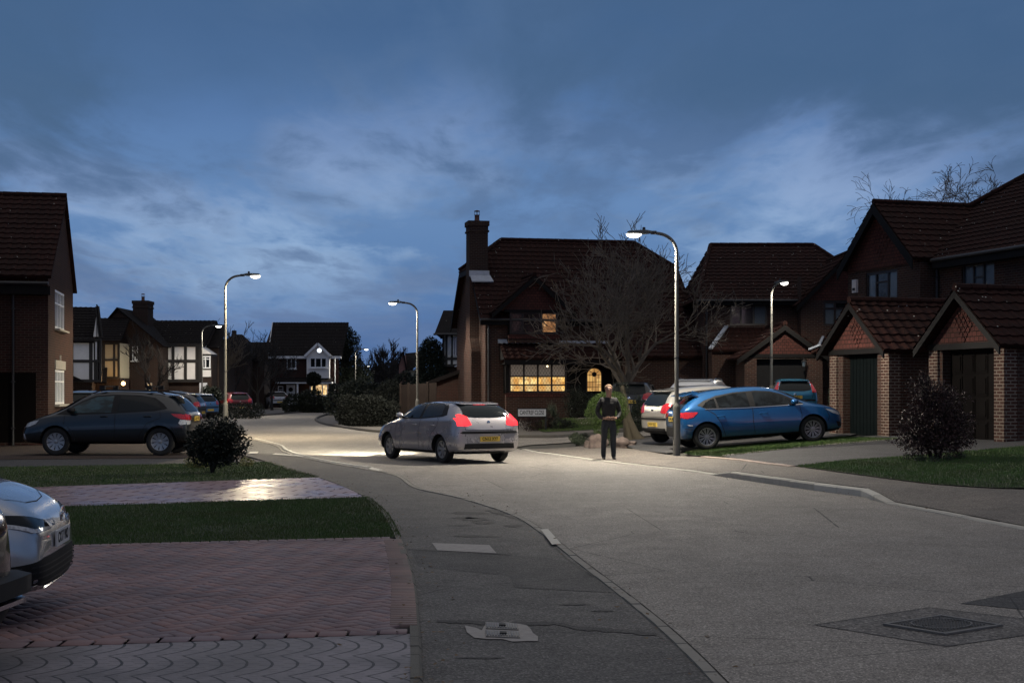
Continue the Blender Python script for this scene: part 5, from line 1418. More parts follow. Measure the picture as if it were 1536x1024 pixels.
class Car:
    def __init__(s, loc, heading, label, pm, st, wb, wr, wx=0., track=.76, cat='car', group='parked cars', arch=.05, name='parked_car'):
        """st: stations (x, zbot, zbelt, ztop, wlow, wbelt, wtop) from tail to nose"""
        s.r = empty(name, loc, heading, label, cat, group)
        s.pm = pm; rings = []
        for x, zb, zl, zt, wl, wbt, wt in st:
            h = zl-zb; top = zt-zl
            half = [(0, zb), (wl*.80, zb), (wl*.965, zb+.07), (wl, zb+h*.34), (wl*1.005, zb+h*.60), (wbt+(wl-wbt)*.45, zl-h*.16), (wbt, zl-.025), (wbt*.985, zl+min(.03, top*.2)),
                    (wbt*.985+(wt-wbt*.985)*.5, zl+top*.52), (wt, zt-min(.085, top*.28)), (wt*.86, zt-min(.025, top*.1)), (wt*.45, zt-.003), (0, zt)]
            ring = [(x, y, z) for y, z in half]+[(x, -y, z) for y, z in half[-2:0:-1]]
            rings.append(ring)
        n = len(rings[0]); V = [p for r in rings for p in r]; Fc = []
        for i in range(len(rings)-1):
            for k in range(n): Fc.append((i*n+k, (i+1)*n+k, (i+1)*n+(k+1) % n, i*n+(k+1) % n))
        for i, rev in ((0, 0), (len(rings)-1, 1)):
            b = i*n; h = n//2  # quads across the end
            for k in range(h):
                q = [b+k, b+k+1, b+(n-k-1) % n, b+(n-k) % n]
                q = list(dict.fromkeys(q))
                if len(q) > 2: Fc.append(tuple(q if not rev else q[::-1]))
        me = bpy.data.meshes.new('b'); me.from_pydata(V, [], Fc); me.update()
        b = bmesh.new(); b.from_mesh(me); bmesh.ops.recalc_face_normals(b, faces=b.faces); b.to_mesh(me); b.free()
        me.materials.append(pm); me.materials.append(MC['well']); me.materials.append(MC['trim'])
        o = bpy.data.objects.new('tmp', me); COL.objects.link(o)
        sb = o.modifiers.new('s', 'SUBSURF'); sb.levels = sb.render_levels = 2
        cut = []
        s.wxs = (wx-wb/2, wx+wb/2); s.wr = wr
        for cx in s.wxs:
            for sg in (1, -1):
                m = MB(); m.lathe([(0, sg*.45), (wr+arch, sg*.45), (wr+arch, sg*1.2), (0, sg*1.2)], 40, axis='y', c=(cx, 0, wr))
                c = m.build('cut', MC['well'], recalc=True, uv=False); cut.append(c)
                bo = o.modifiers.new('b', 'BOOLEAN'); bo.object = c; bo.operation = 'DIFFERENCE'; bo.solver = 'EXACT'
                try: bo.material_mode = 'TRANSFER'
                except Exception: pass
        dm = eval_mesh(o, 'body'); 
        for c in cut+[o]: bpy.data.objects.remove(c)
        for p in dm.polygons:
            p.use_smooth = True
        try: dm.set_sharp_from_angle(angle=R(40))
        except Exception: pass
        for p in dm.polygons:
            c = p.center
            if c.z < st[3][1]+.055 and p.material_index == 0: p.material_index = 2
        body = bpy.data.objects.new('body', dm); COL.objects.link(body); body.parent = s.r
        s.body = body
        b = bmesh.new(); b.from_mesh(dm); s.bvh = BVHTree.FromBMesh(b); b.free()
        s.track = track
    def hit(s, mode, a, b):
        if mode in ('L', 'R'):
            sg = 1 if mode == 'L' else -1
            h = s.bvh.ray_cast(Vector((a, sg*3, b)), Vector((0, -sg, 0)))
        elif mode == 'B': h = s.bvh.ray_cast(Vector((-6, a, b)), Vector((1, 0, 0)))
        elif mode == 'F': h = s.bvh.ray_cast(Vector((6, a, b)), Vector((-1, 0, 0)))
        else: h = s.bvh.ray_cast(Vector((a, b, 5)), Vector((0, 0, -1)))
        if h[0] is None:
            p = Vector((a, (1 if mode == 'L' else -1)*.8, b)) if mode in 'LR' else (Vector((-2 if mode == 'B' else 2, a, b)) if mode in 'BF' else Vector((a, b, 1)))
            q = s.bvh.find_nearest(p); return q[0], q[1]
        return h[0], h[1]
    def panel(s, name, mode, pts, mat, off=.005, parent=None, res=.10, mirror=False):
        """lay a shaped panel on the body, thickness off"""
        if mirror: s.panel(name, mode, [(-a, b) for a, b in pts], mat, off, parent, res)
        polys = [pts]
        mb = MB()
        for pp in polys:
            bm = bmesh.new(); f = bm.faces.new([bm.verts.new((a, b, 0)) for a, b in pp])
            bmesh.ops.triangulate(bm, faces=[f])
            for _ in range(4):
                es = [e for e in bm.edges if e.calc_length() > res]
                if not es: break
                bmesh.ops.subdivide_edges(bm, edges=es, cuts=1, use_grid_fill=False); bmesh.ops.triangulate(bm, faces=bm.faces[:])
            bm.verts.index_update()
            vs = []
            for v in bm.verts:
                p, n = s.hit(mode, v.co.x, v.co.y)
                if mode in 'LR': n = (n+Vector((0, 1.5 if mode == 'L' else -1.5, 0))).normalized()
                vs.append(p+n*off)
            bot = [v for v in vs]
            fs = [tuple(v.index for v in f.verts) for f in bm.faces]
            bd = [tuple(v.index for v in e.verts) for e in bm.edges if e.is_boundary]
            nrm = s.hit(mode, *pp[0])[1]
            base = []
            for v in bm.verts:
                p, n = s.hit(mode, v.co.x, v.co.y); base.append(p-n*.004)
            k = len(vs)
            mb.add(vs+base, fs+[(a, b_, b_+k, a+k) for a, b_ in bd]); bm.free()
        return mb.build(name, mat, parent or s.r, smooth=True, uv=False, recalc=True)
    def seam(s, mode, pts, w=.012, name='seam', mat=None, off=.003, closed=False):
        P = [Vector(p) for p in pts]; 
        if closed: P.append(P[0])
        out = []
        for a, b in zip(P, P[1:]):
            n = max(1, int((b-a).length/.06)); out += [a.lerp(b, k/n) for k in range(n)]
        out.append(P[-1]); vs = []
        for i, p in enumerate(out):
            t = (out[min(i+1, len(out)-1)]-out[max(i-1, 0)]).normalized(); n = Vector((-t.y, t.x))*w/2
            for q in (p+n, p-n):
                h, nn = s.hit(mode, q.x, q.y); vs.append(h+nn*off)
        m = s.mbs.setdefault((name, (mat or MC['well']).name), (MB(), mat or MC['well']))[0]
        m.add(vs, [(2*i, 2*i+2, 2*i+3, 2*i+1) for i in range(len(out)-1)])
    mbs = None
    def flush(s):
        for (n, _), (m, mt) in s.mbs.items(): m.build(n, mt, s.r, uv=False)
        s.mbs = {}
    def wheels(s, spokes=10, style='thin', w=.205, rr=.66, mat=None):
        r = s.wr; mat = mat or MC['alloy']
        for cx in s.wxs:
            for sg in (1, -1):
                m = MB(); ri = r*rr; y0, y1 = (s.track-w/2)*sg, (s.track+w/2)*sg
                m.lathe([(ri, y0), (r*.93, y0), (r, y0+.03*sg), (r, y1-.035*sg), (r*.95, y1-.008*sg), (r*.84, y1), (r*.72, y1-.004*sg), (ri, y1-.018*sg), (ri, y0)], 36, axis='y', c=(cx, 0, r))
                wh = m.build('wheel', MC['tyre'], s.r, smooth=True, recalc=True, uv=False)
                m = MB(); yf = y1-.02*sg; yd = y1-.09*sg
                m.lathe([(ri, yf), (ri, yf+.006*sg), (ri*.94, yf+.004*sg), (ri*.91, yf-.03*sg), (ri*.91, yd)], 36, axis='y', c=(cx, 0, r))
                for k in range(spokes):
                    a = 2*math.pi*(k+.25)/spokes
                    c_, s_ = math.cos(a), math.sin(a)
                    tw, th = (.030, .055) if style == 'thin' else (.055, .10)
                    if style == 'pair':
                        for da in (-.10, .10):
                            ca, sa = math.cos(a+da), math.sin(a+da)
                            m.bar((cx+.05*c_, yf-.03*sg, r+.05*s_), (cx+ri*.93*ca, yf-.012*sg, r+ri*.93*sa), .017, .02, up=(0, 1, 0))
                    else:
                        px, pz = -s_, c_
                        m.prism([(cx+.045*c_-px*tw/3, yf-.02*sg, r+.045*s_-pz*tw/3), (cx+.045*c_+px*tw/3, yf-.02*sg, r+.045*s_+pz*tw/3),
                                 (cx+ri*.93*c_+px*th/2, yf-.01*sg, r+ri*.93*s_+pz*th/2), (cx+ri*.93*c_-px*th/2, yf-.01*sg, r+ri*.93*s_-pz*th/2)], (0, -.02*sg, 0))
                m.lathe([(0, yf+.002*sg), (.05, yf-.004*sg), (.062, yf-.03*sg)], 16, axis='y', c=(cx, 0, r))
                m.build('rim', mat, wh, recalc=True, uv=False)
                m = MB(); m.lathe([(0, yd), (ri, yd), (ri, y0), (0, y0)], 24, axis='y', c=(cx, 0, r)); m.lathe([(0, yd+.02*sg), (.13, yd+.02*sg), (.13, yd)], 20, axis='y', c=(cx, 0, r))
                m.build('brake_disc', MC['alloy_dark'], wh, recalc=True, uv=False)
    def mirrors(s, x, z, y=None, mat=None, r=(.10, .11, .075)):
        for sg in (1, -1):
            p, n = s.hit('L' if sg > 0 else 'R', x, z)
            m = MB(); m.ico((p.x-.0, p.y+sg*.11, p.z+.05), 1., 2, sq=r); m.build('wing_mirror', mat or s.pm, s.r, smooth=True, uv=False)
            k = MB(); k.bar((p.x, p.y-.01*sg, p.z), (p.x, p.y+sg*.07, p.z+.01), .05, .03); k.build('mirror_arm', MC['trim'], s.r, uv=False)
    def plate(s, mode, z, y=0., txt='', w=.52, h=.115, mat=None, tilt=0.):
        p, n = s.hit(mode, y, z); sg = -1 if mode == 'B' else 1
        x = p.x+sg*.012
        m = MB(); m.box(x-.006, x+.006, y-w/2, y+w/2, z-h/2, z+h/2); pl = m.build('number_plate', mat or MC['plate_y'], s.r, uv=False)
        Mx = Matrix.Translation((x+sg*.007, y, z)) @ (Matrix.Rotation(-math.pi/2 if sg < 0 else math.pi/2, 4, 'Z') @ Matrix.Rotation(math.pi/2, 4, 'X'))
        if txt: text_mesh('registration', txt, h*.92, MC['well'], pl, Mx, sx=.86)
        return pl
    def handles(s, xs, z, mat=None, sides=('L', 'R')):
        for sd in sides:
            sg = 1 if sd == 'L' else -1
            for x in xs:
                p, n = s.hit(sd, x, z); m = MB()
                m.tube([(x-.09, p.y, z), (x-.075, p.y+sg*.03, z+.003), (x+.075, p.y+sg*.03, z+.003), (x+.09, p.y, z)], .013, 8)
                m.build('door_handle', mat or s.pm, s.r, smooth=True, uv=False)
    def rail(s, pts, r=.016, mat=None, name='roof_rail'):
        for sg in (1, -1):
            m = MB(); q = []
            for x, y, dz in pts:
                h, n = s.hit('T', x, y*sg); q.append((x, y*sg, h.z+dz))
            m.tube(q, r, 8); m.build(name, mat or MC['trim'], s.r, smooth=True, uv=False)

def new_car(*a, **k):
    c = Car(*a, **k); c.mbs = {}; return c

def std_side(c, dlo, glass, split=None, beltz=None, doors=None, seam=True, frame=True):
    """glass: list of (x,z) outlines drawn for both sides"""
    for sd in ('L', 'R'):
        for i, (nm, pts, mt) in enumerate(glass): c.panel(nm, sd, pts, mt, off=.006+.003*(nm != 'window_surround'))
        if doors:
            for d in doors: c.seam(sd, d)

# ---- blue hatchback in the foreground
ST_HATCH = [(-2.17, .36, .80, .84, .58, .60, .42), (-2.13, .29, .90, .97, .78, .74, .60), (-2.02, .26, .98, 1.07, .86, .80, .64), (-1.86, .24, 1.00, 1.20, .885, .83, .62),
            (-1.62, .22, .99, 1.335, .90, .845, .60), (-1.30, .21, .975, 1.405, .905, .855, .615), (-.70, .20, .96, 1.462, .905, .865, .63), (-.10, .20, .945, 1.475, .905, .87, .635),
            (.35, .20, .935, 1.44, .905, .87, .62), (.75, .20, .925, 1.31, .905, .865, .60), (1.10, .20, .915, 1.115, .90, .855, .64), (1.32, .20, .90, .995, .90, .85, .68), (1.62, .20, .865, .93, .895, .835, .64),
            (1.90, .21, .80, .85, .86, .79, .60), (2.08, .23, .70, .75, .78, .70, .52), (2.17, .30, .56, .60, .60, .56, .40)]
p = at(1141, 669)
ST_HATCH = [((x if x > -1.3 else -1.3+(x+1.3)*.84), *r) for x, *r in ST_HATCH]
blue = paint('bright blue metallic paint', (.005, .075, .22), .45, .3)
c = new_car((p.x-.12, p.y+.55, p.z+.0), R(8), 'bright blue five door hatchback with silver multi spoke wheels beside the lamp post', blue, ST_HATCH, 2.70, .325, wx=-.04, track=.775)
c.r.rotation_euler = (0, -math.atan(.07*.95), R(8)); c.r.location.z = terr(p.x-.12, p.y+.55)+.022
sur = [(-1.602, 1.01), (-1.552, 1.085), (-1.350, 1.205), (-1.050, 1.295), (-0.600, 1.352), (-0.050, 1.362), (.32, 1.325), (.62, 1.235), (.90, 1.085), (1.10, .965), (.9, .953), (-1.468, .995)]
sur = [(-1.569, 1.10), (-1.384, 1.20), (-1.050, 1.30), (-0.600, 1.355), (-0.050, 1.362), (.32, 1.325), (.62, 1.235), (.90, 1.09), (1.12, .965), (.4, .962), (-0.400, .975), (-1.367, 1.00)]
g1 = [(-1.451, 1.045), (-1.350, 1.155), (-1.220, 1.215), (-1.120, 1.24), (-1.100, 1.015), (-1.350, 1.02)]
g2 = [(-1.08, 1.25), (-.62, 1.325), (-.30, 1.33), (-.26, .985), (-1.04, 1.01)]
g3 = [(-.14, 1.335), (.28, 1.30), (.56, 1.215), (.88, 1.045), (.90, .985), (-.12, .985)]
std_side(c, 0, [('window_surround', sur, MC['trim']), ('side_window', g1, MC['cabin']), ('side_window', g2, MC['cabin']), ('side_window', g3, MC['cabin'])],
         doors=[[(-0.200, .95), (-0.210, .6), (-0.170, .27)], [(1.00, .95), (1.04, .7), (.98, .27)], [(-1.350, .98), (-1.160, .86), (-1.020, .62), (-0.920, .30)], [(-0.900, .29), (.98, .28)], [(-1.930, .55), (-1.686, .50)], [(1.65, .85), (1.75, .62), (1.7, .5)]])
for sd in ('L', 'R'):
    c.panel('chrome_strip', sd, [(-1.401, .985), (-1.401, .998), (-0.400, .968), (1.10, .958), (1.10, .944), (-0.400, .952)], MC['chrome'], .010)
    c.panel('tail_light', sd, [(-2.022, .93), (-1.888, .95), (-1.686, .945), (-1.569, .93), (-1.703, .82), (-1.846, .79), (-1.997, .80)], MC['red'], .008)
    c.panel('reflector_strip', sd, [(-1.871, .645), (-1.737, .628), (-1.737, .605), (-1.846, .618)], MC['clear'], .008)
    c.panel('headlight', sd, [(1.66, .80), (1.92, .745), (2.10, .66), (2.05, .62), (1.86, .68)], MC['head'], .008)
    c.panel('sill_trim', sd, [(-0.940, .20), (-0.940, .27), (.94, .26), (.94, .20)], MC['trim'], .007)
    c.panel('bumper_inset', sd, [(1.92, .48), (2.04, .46), (2.08, .36), (1.98, .34)], MC['trim'], .007)
c.panel('rear_window', 'B', [(-.60, 1.03), (-.52, 1.29), (.52, 1.29), (.60, 1.03), (.3, .99), (-.3, .99)], MC['glass'], .008)
c.panel('tail_light', 'B', [(.36, .89), (.50, .94), (.80, .945), (.80, .82), (.6, .80), (.42, .83)], MC['red'], .008, mirror=True)
c.panel('bumper_panel', 'B', [(-.66, .44), (-.6, .58), (.6, .58), (.66, .44), (.6, .34), (-.6, .34)], MC['trim'], .008)
c.panel('plate_recess', 'B', [(-.34, .70), (-.32, .86), (.32, .86), (.34, .70)], MC['trim'], .006)
c.plate('B', .78, txt='CF19 KVB')
b = MB(); b.prism([(-1.88, -.56, 1.325), (-1.88, .56, 1.325), (-1.50, .60, 1.395), (-1.50, -.60, 1.395)], (0, 0, .025)); b.build('spoiler', blue, c.r, bevel=.01, recalc=True)
c.panel('windscreen', 'F', [(-.70, 1.00), (-.55, 1.35), (.55, 1.35), (.70, 1.00), (.4, .985), (-.4, .985)], MC['glass'], .008)
c.panel('grille', 'F', [(-.5, .62), (-.4, .46), (.4, .46), (.5, .62), (.3, .66), (-.3, .66)], MC['trim'], .008)
c.seam('B', [(-.72, .97), (-.66, .68), (-.5, .60), (.5, .60), (.66, .68), (.72, .97)])
c.wheels(11, 'pair'); c.mirrors(.86, .98); c.handles([-1.02, .06], .80); c.flush()
b = MB(); h_, n_ = c.hit('T', -1.45, 0); b.prism([(-1.5, 0, h_.z), (-1.3, 0, h_.z+.03), (-1.46, 0, h_.z+.09)], (0, .025, 0)); b.build('fin_antenna', blue, c.r, recalc=True)

# ---- dark off-roader on the left
ST_SUV = [(-2.17, .42, .86, .92, .62, .62, .48), (-2.13, .36, .98, 1.05, .80, .76, .62), (-2.04, .34, 1.06, 1.17, .87, .81, .66), (-1.90, .32, 1.10, 1.36, .90, .84, .62),
          (-1.70, .30, 1.10, 1.53, .91, .85, .62), (-1.40, .29, 1.09, 1.60, .915, .86, .63), (-.80, .28, 1.07, 1.655, .915, .865, .64), (-.10, .28, 1.045, 1.665, .915, .865, .64),
          (.30, .28, 1.03, 1.63, .915, .865, .63), (.70, .28, 1.015, 1.48, .915, .86, .61), (1.08, .28, 1.0, 1.24, .91, .855, .64), (1.34, .28, .98, 1.09, .91, .85, .68), (1.66, .28, .93, 1.0, .90, .83, .64),
          (1.93, .30, .84, .89, .86, .78, .58), (2.08, .33, .72, .77, .77, .68, .5), (2.16, .40, .60, .64, .58, .54, .4)]
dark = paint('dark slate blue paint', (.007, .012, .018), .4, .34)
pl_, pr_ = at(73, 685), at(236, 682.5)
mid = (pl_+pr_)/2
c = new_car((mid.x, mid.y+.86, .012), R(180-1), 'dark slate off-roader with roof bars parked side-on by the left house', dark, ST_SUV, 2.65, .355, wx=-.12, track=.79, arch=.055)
sur = [(-1.62, 1.19), (-1.50, 1.32), (-1.28, 1.46), (-.9, 1.525), (-.2, 1.545), (.25, 1.51), (.60, 1.37), (.95, 1.18), (1.22, 1.04), (.9, 1.035), (0, 1.06), (-1.3, 1.13)]
g1 = [(-1.48, 1.18), (-1.36, 1.36), (-1.20, 1.455), (-.85, 1.50), (-.40, 1.512), (-.36, 1.10), (-1.2, 1.155)]
g3 = [(-.24, 1.512), (.22, 1.48), (.55, 1.36), (.80, 1.22), (.84, 1.075), (-.2, 1.095)]
cab_t = NT('car glass with painted sky reflection'); v = cab_t.obj(); 
cab_t.base(cab_t.mix(cab_t.ramp(cab_t.noise(cab_t.mapping(v, (1, 1, 3)), 2.2, 3), [(.45, 0), (.6, 1)]), (.01, .02, .022, 1), (.03, .07, .085, 1))); cab_t.rough(.05)  # blue patches in the base colour paint a sky reflection on the glass
std_side(c, 0, [('window_surround', sur, MC['trim']), ('side_window', g1, MC['glass']), ('side_window', g3, cab_t.mat)],
         doors=[[(-.30, 1.07), (-.31, .7), (-.28, .36)], [(.98, 1.02), (1.0, .75), (.92, .36)], [(-1.44, 1.12), (-1.46, .95), (-1.12, .82), (-.92, .50), (-.90, .36)], [(-.88, .36), (.90, .35)]])
for sd in ('L', 'R'):
    c.panel('tail_light', sd, [(-2.10, 1.02), (-1.98, 1.05), (-1.72, 1.06), (-1.80, 1.0), (-1.95, .93), (-2.10, .90)], MC['red'], .010)
    c.panel('tail_light', sd, [(-2.10, .89), (-1.96, .91), (-1.92, .82), (-1.98, .78), (-2.12, .80)], MC['clear'], .010)
    c.panel('headlight', sd, [(1.64, .90), (1.86, .85), (2.08, .76), (2.09, .70), (1.90, .73), (1.72, .80)], MC['head'], .010)
    for cx in c.wxs:
        pts = [(cx+(.36+.13)*math.cos(a), .355+(.36+.13)*math.sin(a)) for a in [R(q) for q in range(-2, 183, 12)]]; inn = [(cx+.415*math.cos(a), .355+.415*math.sin(a)) for a in [R(q) for q in range(182, -3, -12)]]
        c.panel('wheel_arch', sd, pts+inn, dark, .022)
    c.panel('sill_trim', sd, [(-.90, .29), (-.90, .37), (.88, .36), (.88, .29)], MC['trim'], .008)
    c.panel('fog_slit', sd, [(2.02, .55), (2.06, .56), (2.02, .42), (1.98, .42)], MC['clear'], .008)
c.panel('rear_window', 'B', [(-.62, 1.14), (-.52, 1.44), (.52, 1.44), (.62, 1.14), (.3, 1.10), (-.3, 1.10)], MC['glass'], .010)
c.panel('tail_light', 'B', [(.56, .90), (.52, 1.02), (.78, 1.05), (.80, .90)], MC['red'], .010, mirror=True)
c.panel('tail_light', 'B', [(.60, .80), (.58, .89), (.80, .89), (.79, .78)], MC['clear'], .010, mirror=True)
c.panel('bumper_panel', 'B', [(-.75, .40), (-.72, .62), (.72, .62), (.75, .40)], MC['trim'], .010)
c.plate('B', .93, txt='CX61 NRL')
b = MB(); b.prism([(-2.02, -.55, 1.535), (-2.02, .55, 1.535), (-1.6, .58, 1.60), (-1.6, -.58, 1.60)], (0, 0, .035)); b.build('spoiler', dark, c.r, bevel=.012, recalc=True)
c.panel('windscreen', 'F', [(-.70, 1.10), (-.55, 1.54), (.55, 1.54), (.70, 1.10)], MC['glass'], .008)
c.panel('grille', 'F', [(-.45, .76), (-.4, .60), (.4, .60), (.45, .76)], MC['trim'], .008)
c.wheels(10, 'blade', rr=.64); c.mirrors(.80, 1.10, r=(.11, .12, .08), mat=MC['trim']); c.handles([-1.13, -.02], .99, MC['trim']); c.flush()
c.rail([(-1.5, .56, .03), (-1.3, .56, .07), (.1, .57, .07), (.35, .56, .03)])
for x in (.10, -1.10):
    m = MB(); m.bar((x, -.62, 1.755), (x, .62, 1.755), .05, .028); 
    for sg in (1, -1): m.box(x-.07, x+.07, sg*.57-.05, sg*.57+.05, 1.66, 1.775)
    m.build('roof_bar', MC['trim'], c.r)

# ---- silver hatchback seen from behind
ST_SMALL = [(-1.87, .40, .82, .88, .60, .62, .48), (-1.83, .33, .95, 1.03, .76, .74, .62), (-1.74, .30, 1.03, 1.20, .82, .785, .62), (-1.62, .28, 1.05, 1.38, .835, .80, .60), (-1.42, .26, 1.03, 1.475, .845, .81, .60),
            (-1.0, .25, 1.01, 1.515, .85, .815, .61), (-.30, .25, .98, 1.53, .85, .82, .61), (.20, .25, .965, 1.50, .85, .82, .60), (.55, .25, .955, 1.38, .85, .815, .59), (.92, .25, .945, 1.16, .845, .81, .62),
            (1.18, .25, .93, 1.03, .84, .80, .64), (1.42, .26, .88, .94, .83, .78, .60), (1.66, .28, .80, .85, .79, .72, .54), (1.80, .32, .68, .73, .70, .62, .46), (1.87, .40, .56, .60, .5, .48, .36)]
def small_car(loc, heading, label, pm, plate='', ym=MC['plate_y'], st=None, k=1., light='wedge', group='parked cars', name='parked_car', wb=2.46, wr=.30, lamp=None, pz=.56):
    c = new_car(loc, heading, label, pm, st or ST_SMALL, wb, wr, wx=-.02, track=.73, group=group, name=name)
    sur = [(-1.50, 1.10), (-1.36, 1.28), (-1.1, 1.385), (-.3, 1.41), (.2, 1.385), (.5, 1.28), (.8, 1.10), (.96, .985), (.5, .985), (-.4, 1.0), (-1.35, 1.06)]
    g1 = [(-1.30, 1.10), (-1.2, 1.28), (-1.0, 1.355), (-.42, 1.375), (-.40, 1.02), (-1.1, 1.065)]; g3 = [(-.30, 1.375), (.18, 1.352), (.45, 1.26), (.68, 1.11), (.70, 1.01), (-.28, 1.02)]
    std_side(c, 0, [('window_surround', sur, MC['trim']), ('side_window', g1, MC['glass']), ('side_window', g3, MC['glass'])], doors=[[(-.35, 1.0), (-.36, .6), (-.34, .32)], [(.8, .96), (.84, .7), (.78, .32)], [(-1.22, 1.04), (-1.2, .85), (-.95, .66), (-.82, .32)]])
    c.panel('rear_window', 'B', [(-.60, 1.08), (-.52, 1.38), (.52, 1.38), (.60, 1.08), (.3, 1.04), (-.3, 1.04)], MC['glass'], .008)
    rd = lamp or MC['red']
    if light == 'tower':
        for sd in 'LR': c.panel('tail_light', sd, [(-1.86, .98), (-1.74, 1.0), (-1.54, 1.38), (-1.60, 1.40), (-1.74, 1.28), (-1.84, 1.1)], rd, .012)
        c.panel('tail_light', 'B', [(.62, .99), (.60, 1.2), (.56, 1.40), (.64, 1.40), (.76, 1.15), (.78, .99)], rd, .012, mirror=True)
    else:
        c.panel('tail_light', 'B', [(.46, .88), (.52, 1.06), (.66, 1.12), (.80, 1.08), (.80, .86), (.6, .85)], rd, .010, mirror=True)
        if lamp is None:
            for sd in 'LR': c.panel('tail_light', sd, [(-1.86, .86), (-1.84, 1.05), (-1.72, 1.10), (-1.56, 1.05), (-1.60, .90)], rd, .010)
    for sd in 'LR': c.panel('headlight', sd, [(1.35, .84), (1.58, .80), (1.78, .68), (1.74, .62), (1.52, .70)], MC['head'], .010)
    c.panel('rub_strip', 'B', [(-.76, .70), (-.70, .735), (.70, .735), (.76, .70), (.70, .68), (-.70, .68)], MC['trim'], .012)
    c.panel('bumper_panel', 'B', [(-.66, .34), (-.64, .46), (.64, .46), (.66, .34)], MC['trim'], .010)
    c.plate('B', pz, txt=plate, mat=ym)
    c.seam('B', [(-.68, 1.0), (-.62, .76), (.62, .76), (.68, 1.0)])
    b = MB(); zs = c.hit('T', -1.45, 0)[0].z-1.475; b.prism([(-1.66, -.5, 1.445+zs), (-1.66, .5, 1.445+zs), (-1.36, .52, 1.475+zs), (-1.36, -.52, 1.475+zs)], (0, 0, .022)); b.build('spoiler', pm, c.r, bevel=.01, recalc=True)
    b = MB(); p_, _ = c.hit('B', .0, 1.12); b.bar((p_.x-.03, 0, 1.05), (p_.x+.03, -.30, 1.17), .015, .015); b.build('wiper', MC['trim'], c.r)
    b = MB(); p_, _ = c.hit('B', .0, .95); b.lathe([(0, p_.x-.02), (.05, p_.x-.015), (.055, p_.x+.01)], 16, axis='x', c=(0, 0, .92)); b.build('badge', MC['chrome'], c.r)
    c.panel('windscreen', 'F', [(-.66, 1.05), (-.52, 1.42), (.52, 1.42), (.66, 1.05)], MC['glass'], .008)
    c.panel('grille', 'F', [(-.42, .66), (-.36, .52), (.36, .52), (.42, .66)], MC['trim'], .008)
    c.wheels(7, 'blade', w=.18, rr=.64); c.mirrors(.62, 1.02, r=(.08, .09, .065)); c.handles([-1.0, -.14], .86); c.flush()
    return c
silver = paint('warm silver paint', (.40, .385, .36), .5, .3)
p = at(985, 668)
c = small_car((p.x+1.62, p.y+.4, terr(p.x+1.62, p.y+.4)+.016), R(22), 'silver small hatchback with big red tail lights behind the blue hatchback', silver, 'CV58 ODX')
c.r.rotation_euler = (0, -math.atan(.06), R(22))
# small blue car, rear view
p = at(1196, 640)
tq = paint('turquoise blue paint', (.035, .20, .34), .45, .3)
Yf = 54.5; xf = PX(1186, Yf)
c = small_car((xf, Yf, .60), R(84), 'small turquoise hatchback seen from behind with tall red tail lights', tq, 'CE54 JFG', light='tower', pz=.82)
# white car roof showing over the silver one
ST_MPV = [(x, zb+.05, zl+.08, zt+.10, wl*1.07, wb_*1.07, wt*1.07) for x, zb, zl, zt, wl, wb_, wt in [(a*1.15, *r) for a, *r in ST_SMALL]]
Yw = 45.5
wh = paint('white paint', (.55, .56, .58), .1, .35)
c = small_car((PX(1050, Yw)+.1, Yw, .42), R(72), 'white crossover whose roof shows above the silver and blue hatchbacks', wh, '', st=[(x*.93, a, b_, d, e_, f_, g_) for x, a, b_, d, e_, f_, g_ in ST_MPV], wb=2.6, wr=.33, lamp=None)
c.rail([(-1.2, .58, .02), (-1.0, .58, .05), (.0, .58, .05), (.2, .58, .02)], mat=MC['chrome'])
# dark car behind the hedge ball
Yd = 52.
blk = paint('black grey paint', (.018, .019, .022), .3, .3)
c = small_car((PX(953, Yd), Yd, terr(PX(953, Yd), Yd)+.02), R(78), 'dark grey hatchback partly hidden behind the round hedge', blk, 'CP07 KZE', st=[(x, a, b_, d, e_*1.06, f_*1.06, g_*1.06) for x, a, b_, d, e_, f_, g_ in ST_SMALL], pz=.80)
# cars in the far side drives on the left
Y_ = 72.
c = small_car((PX(262, Y_)-.4, Y_, .0), R(178), 'dark hatchback parked just behind the off-roader', paint('gun grey paint', (.05, .055, .065), .5, .3), 'CA08 HTR')
c = small_car((PX(292, 82.)-.5, 82., .0), R(150), 'pale blue small car parked beyond the off-roader', paint('pale blue paint', (.10, .24, .46), .3, .3), '', light='wedge')
Yr_ = 92.
c = small_car((PX(350, Yr_), Yr_, .05), R(115), 'dark red car parked behind the low hedge and bare tree', paint('dark red paint', (.11, .010, .012), .3, .4), '')
c = small_car((PX(126, 62.)+.2, 62., .15), R(95), 'pale grey car roof behind the off-roader bonnet', paint('pale grey paint', (.20, .24, .30), .4, .3), '')
Yv = 128.
c = small_car((PX(413, Yv), Yv, terr(PX(413, Yv), Yv)+.10), R(112), 'white small hatchback on the drive of the distant white gabled house', wh, '', wb=2.4)

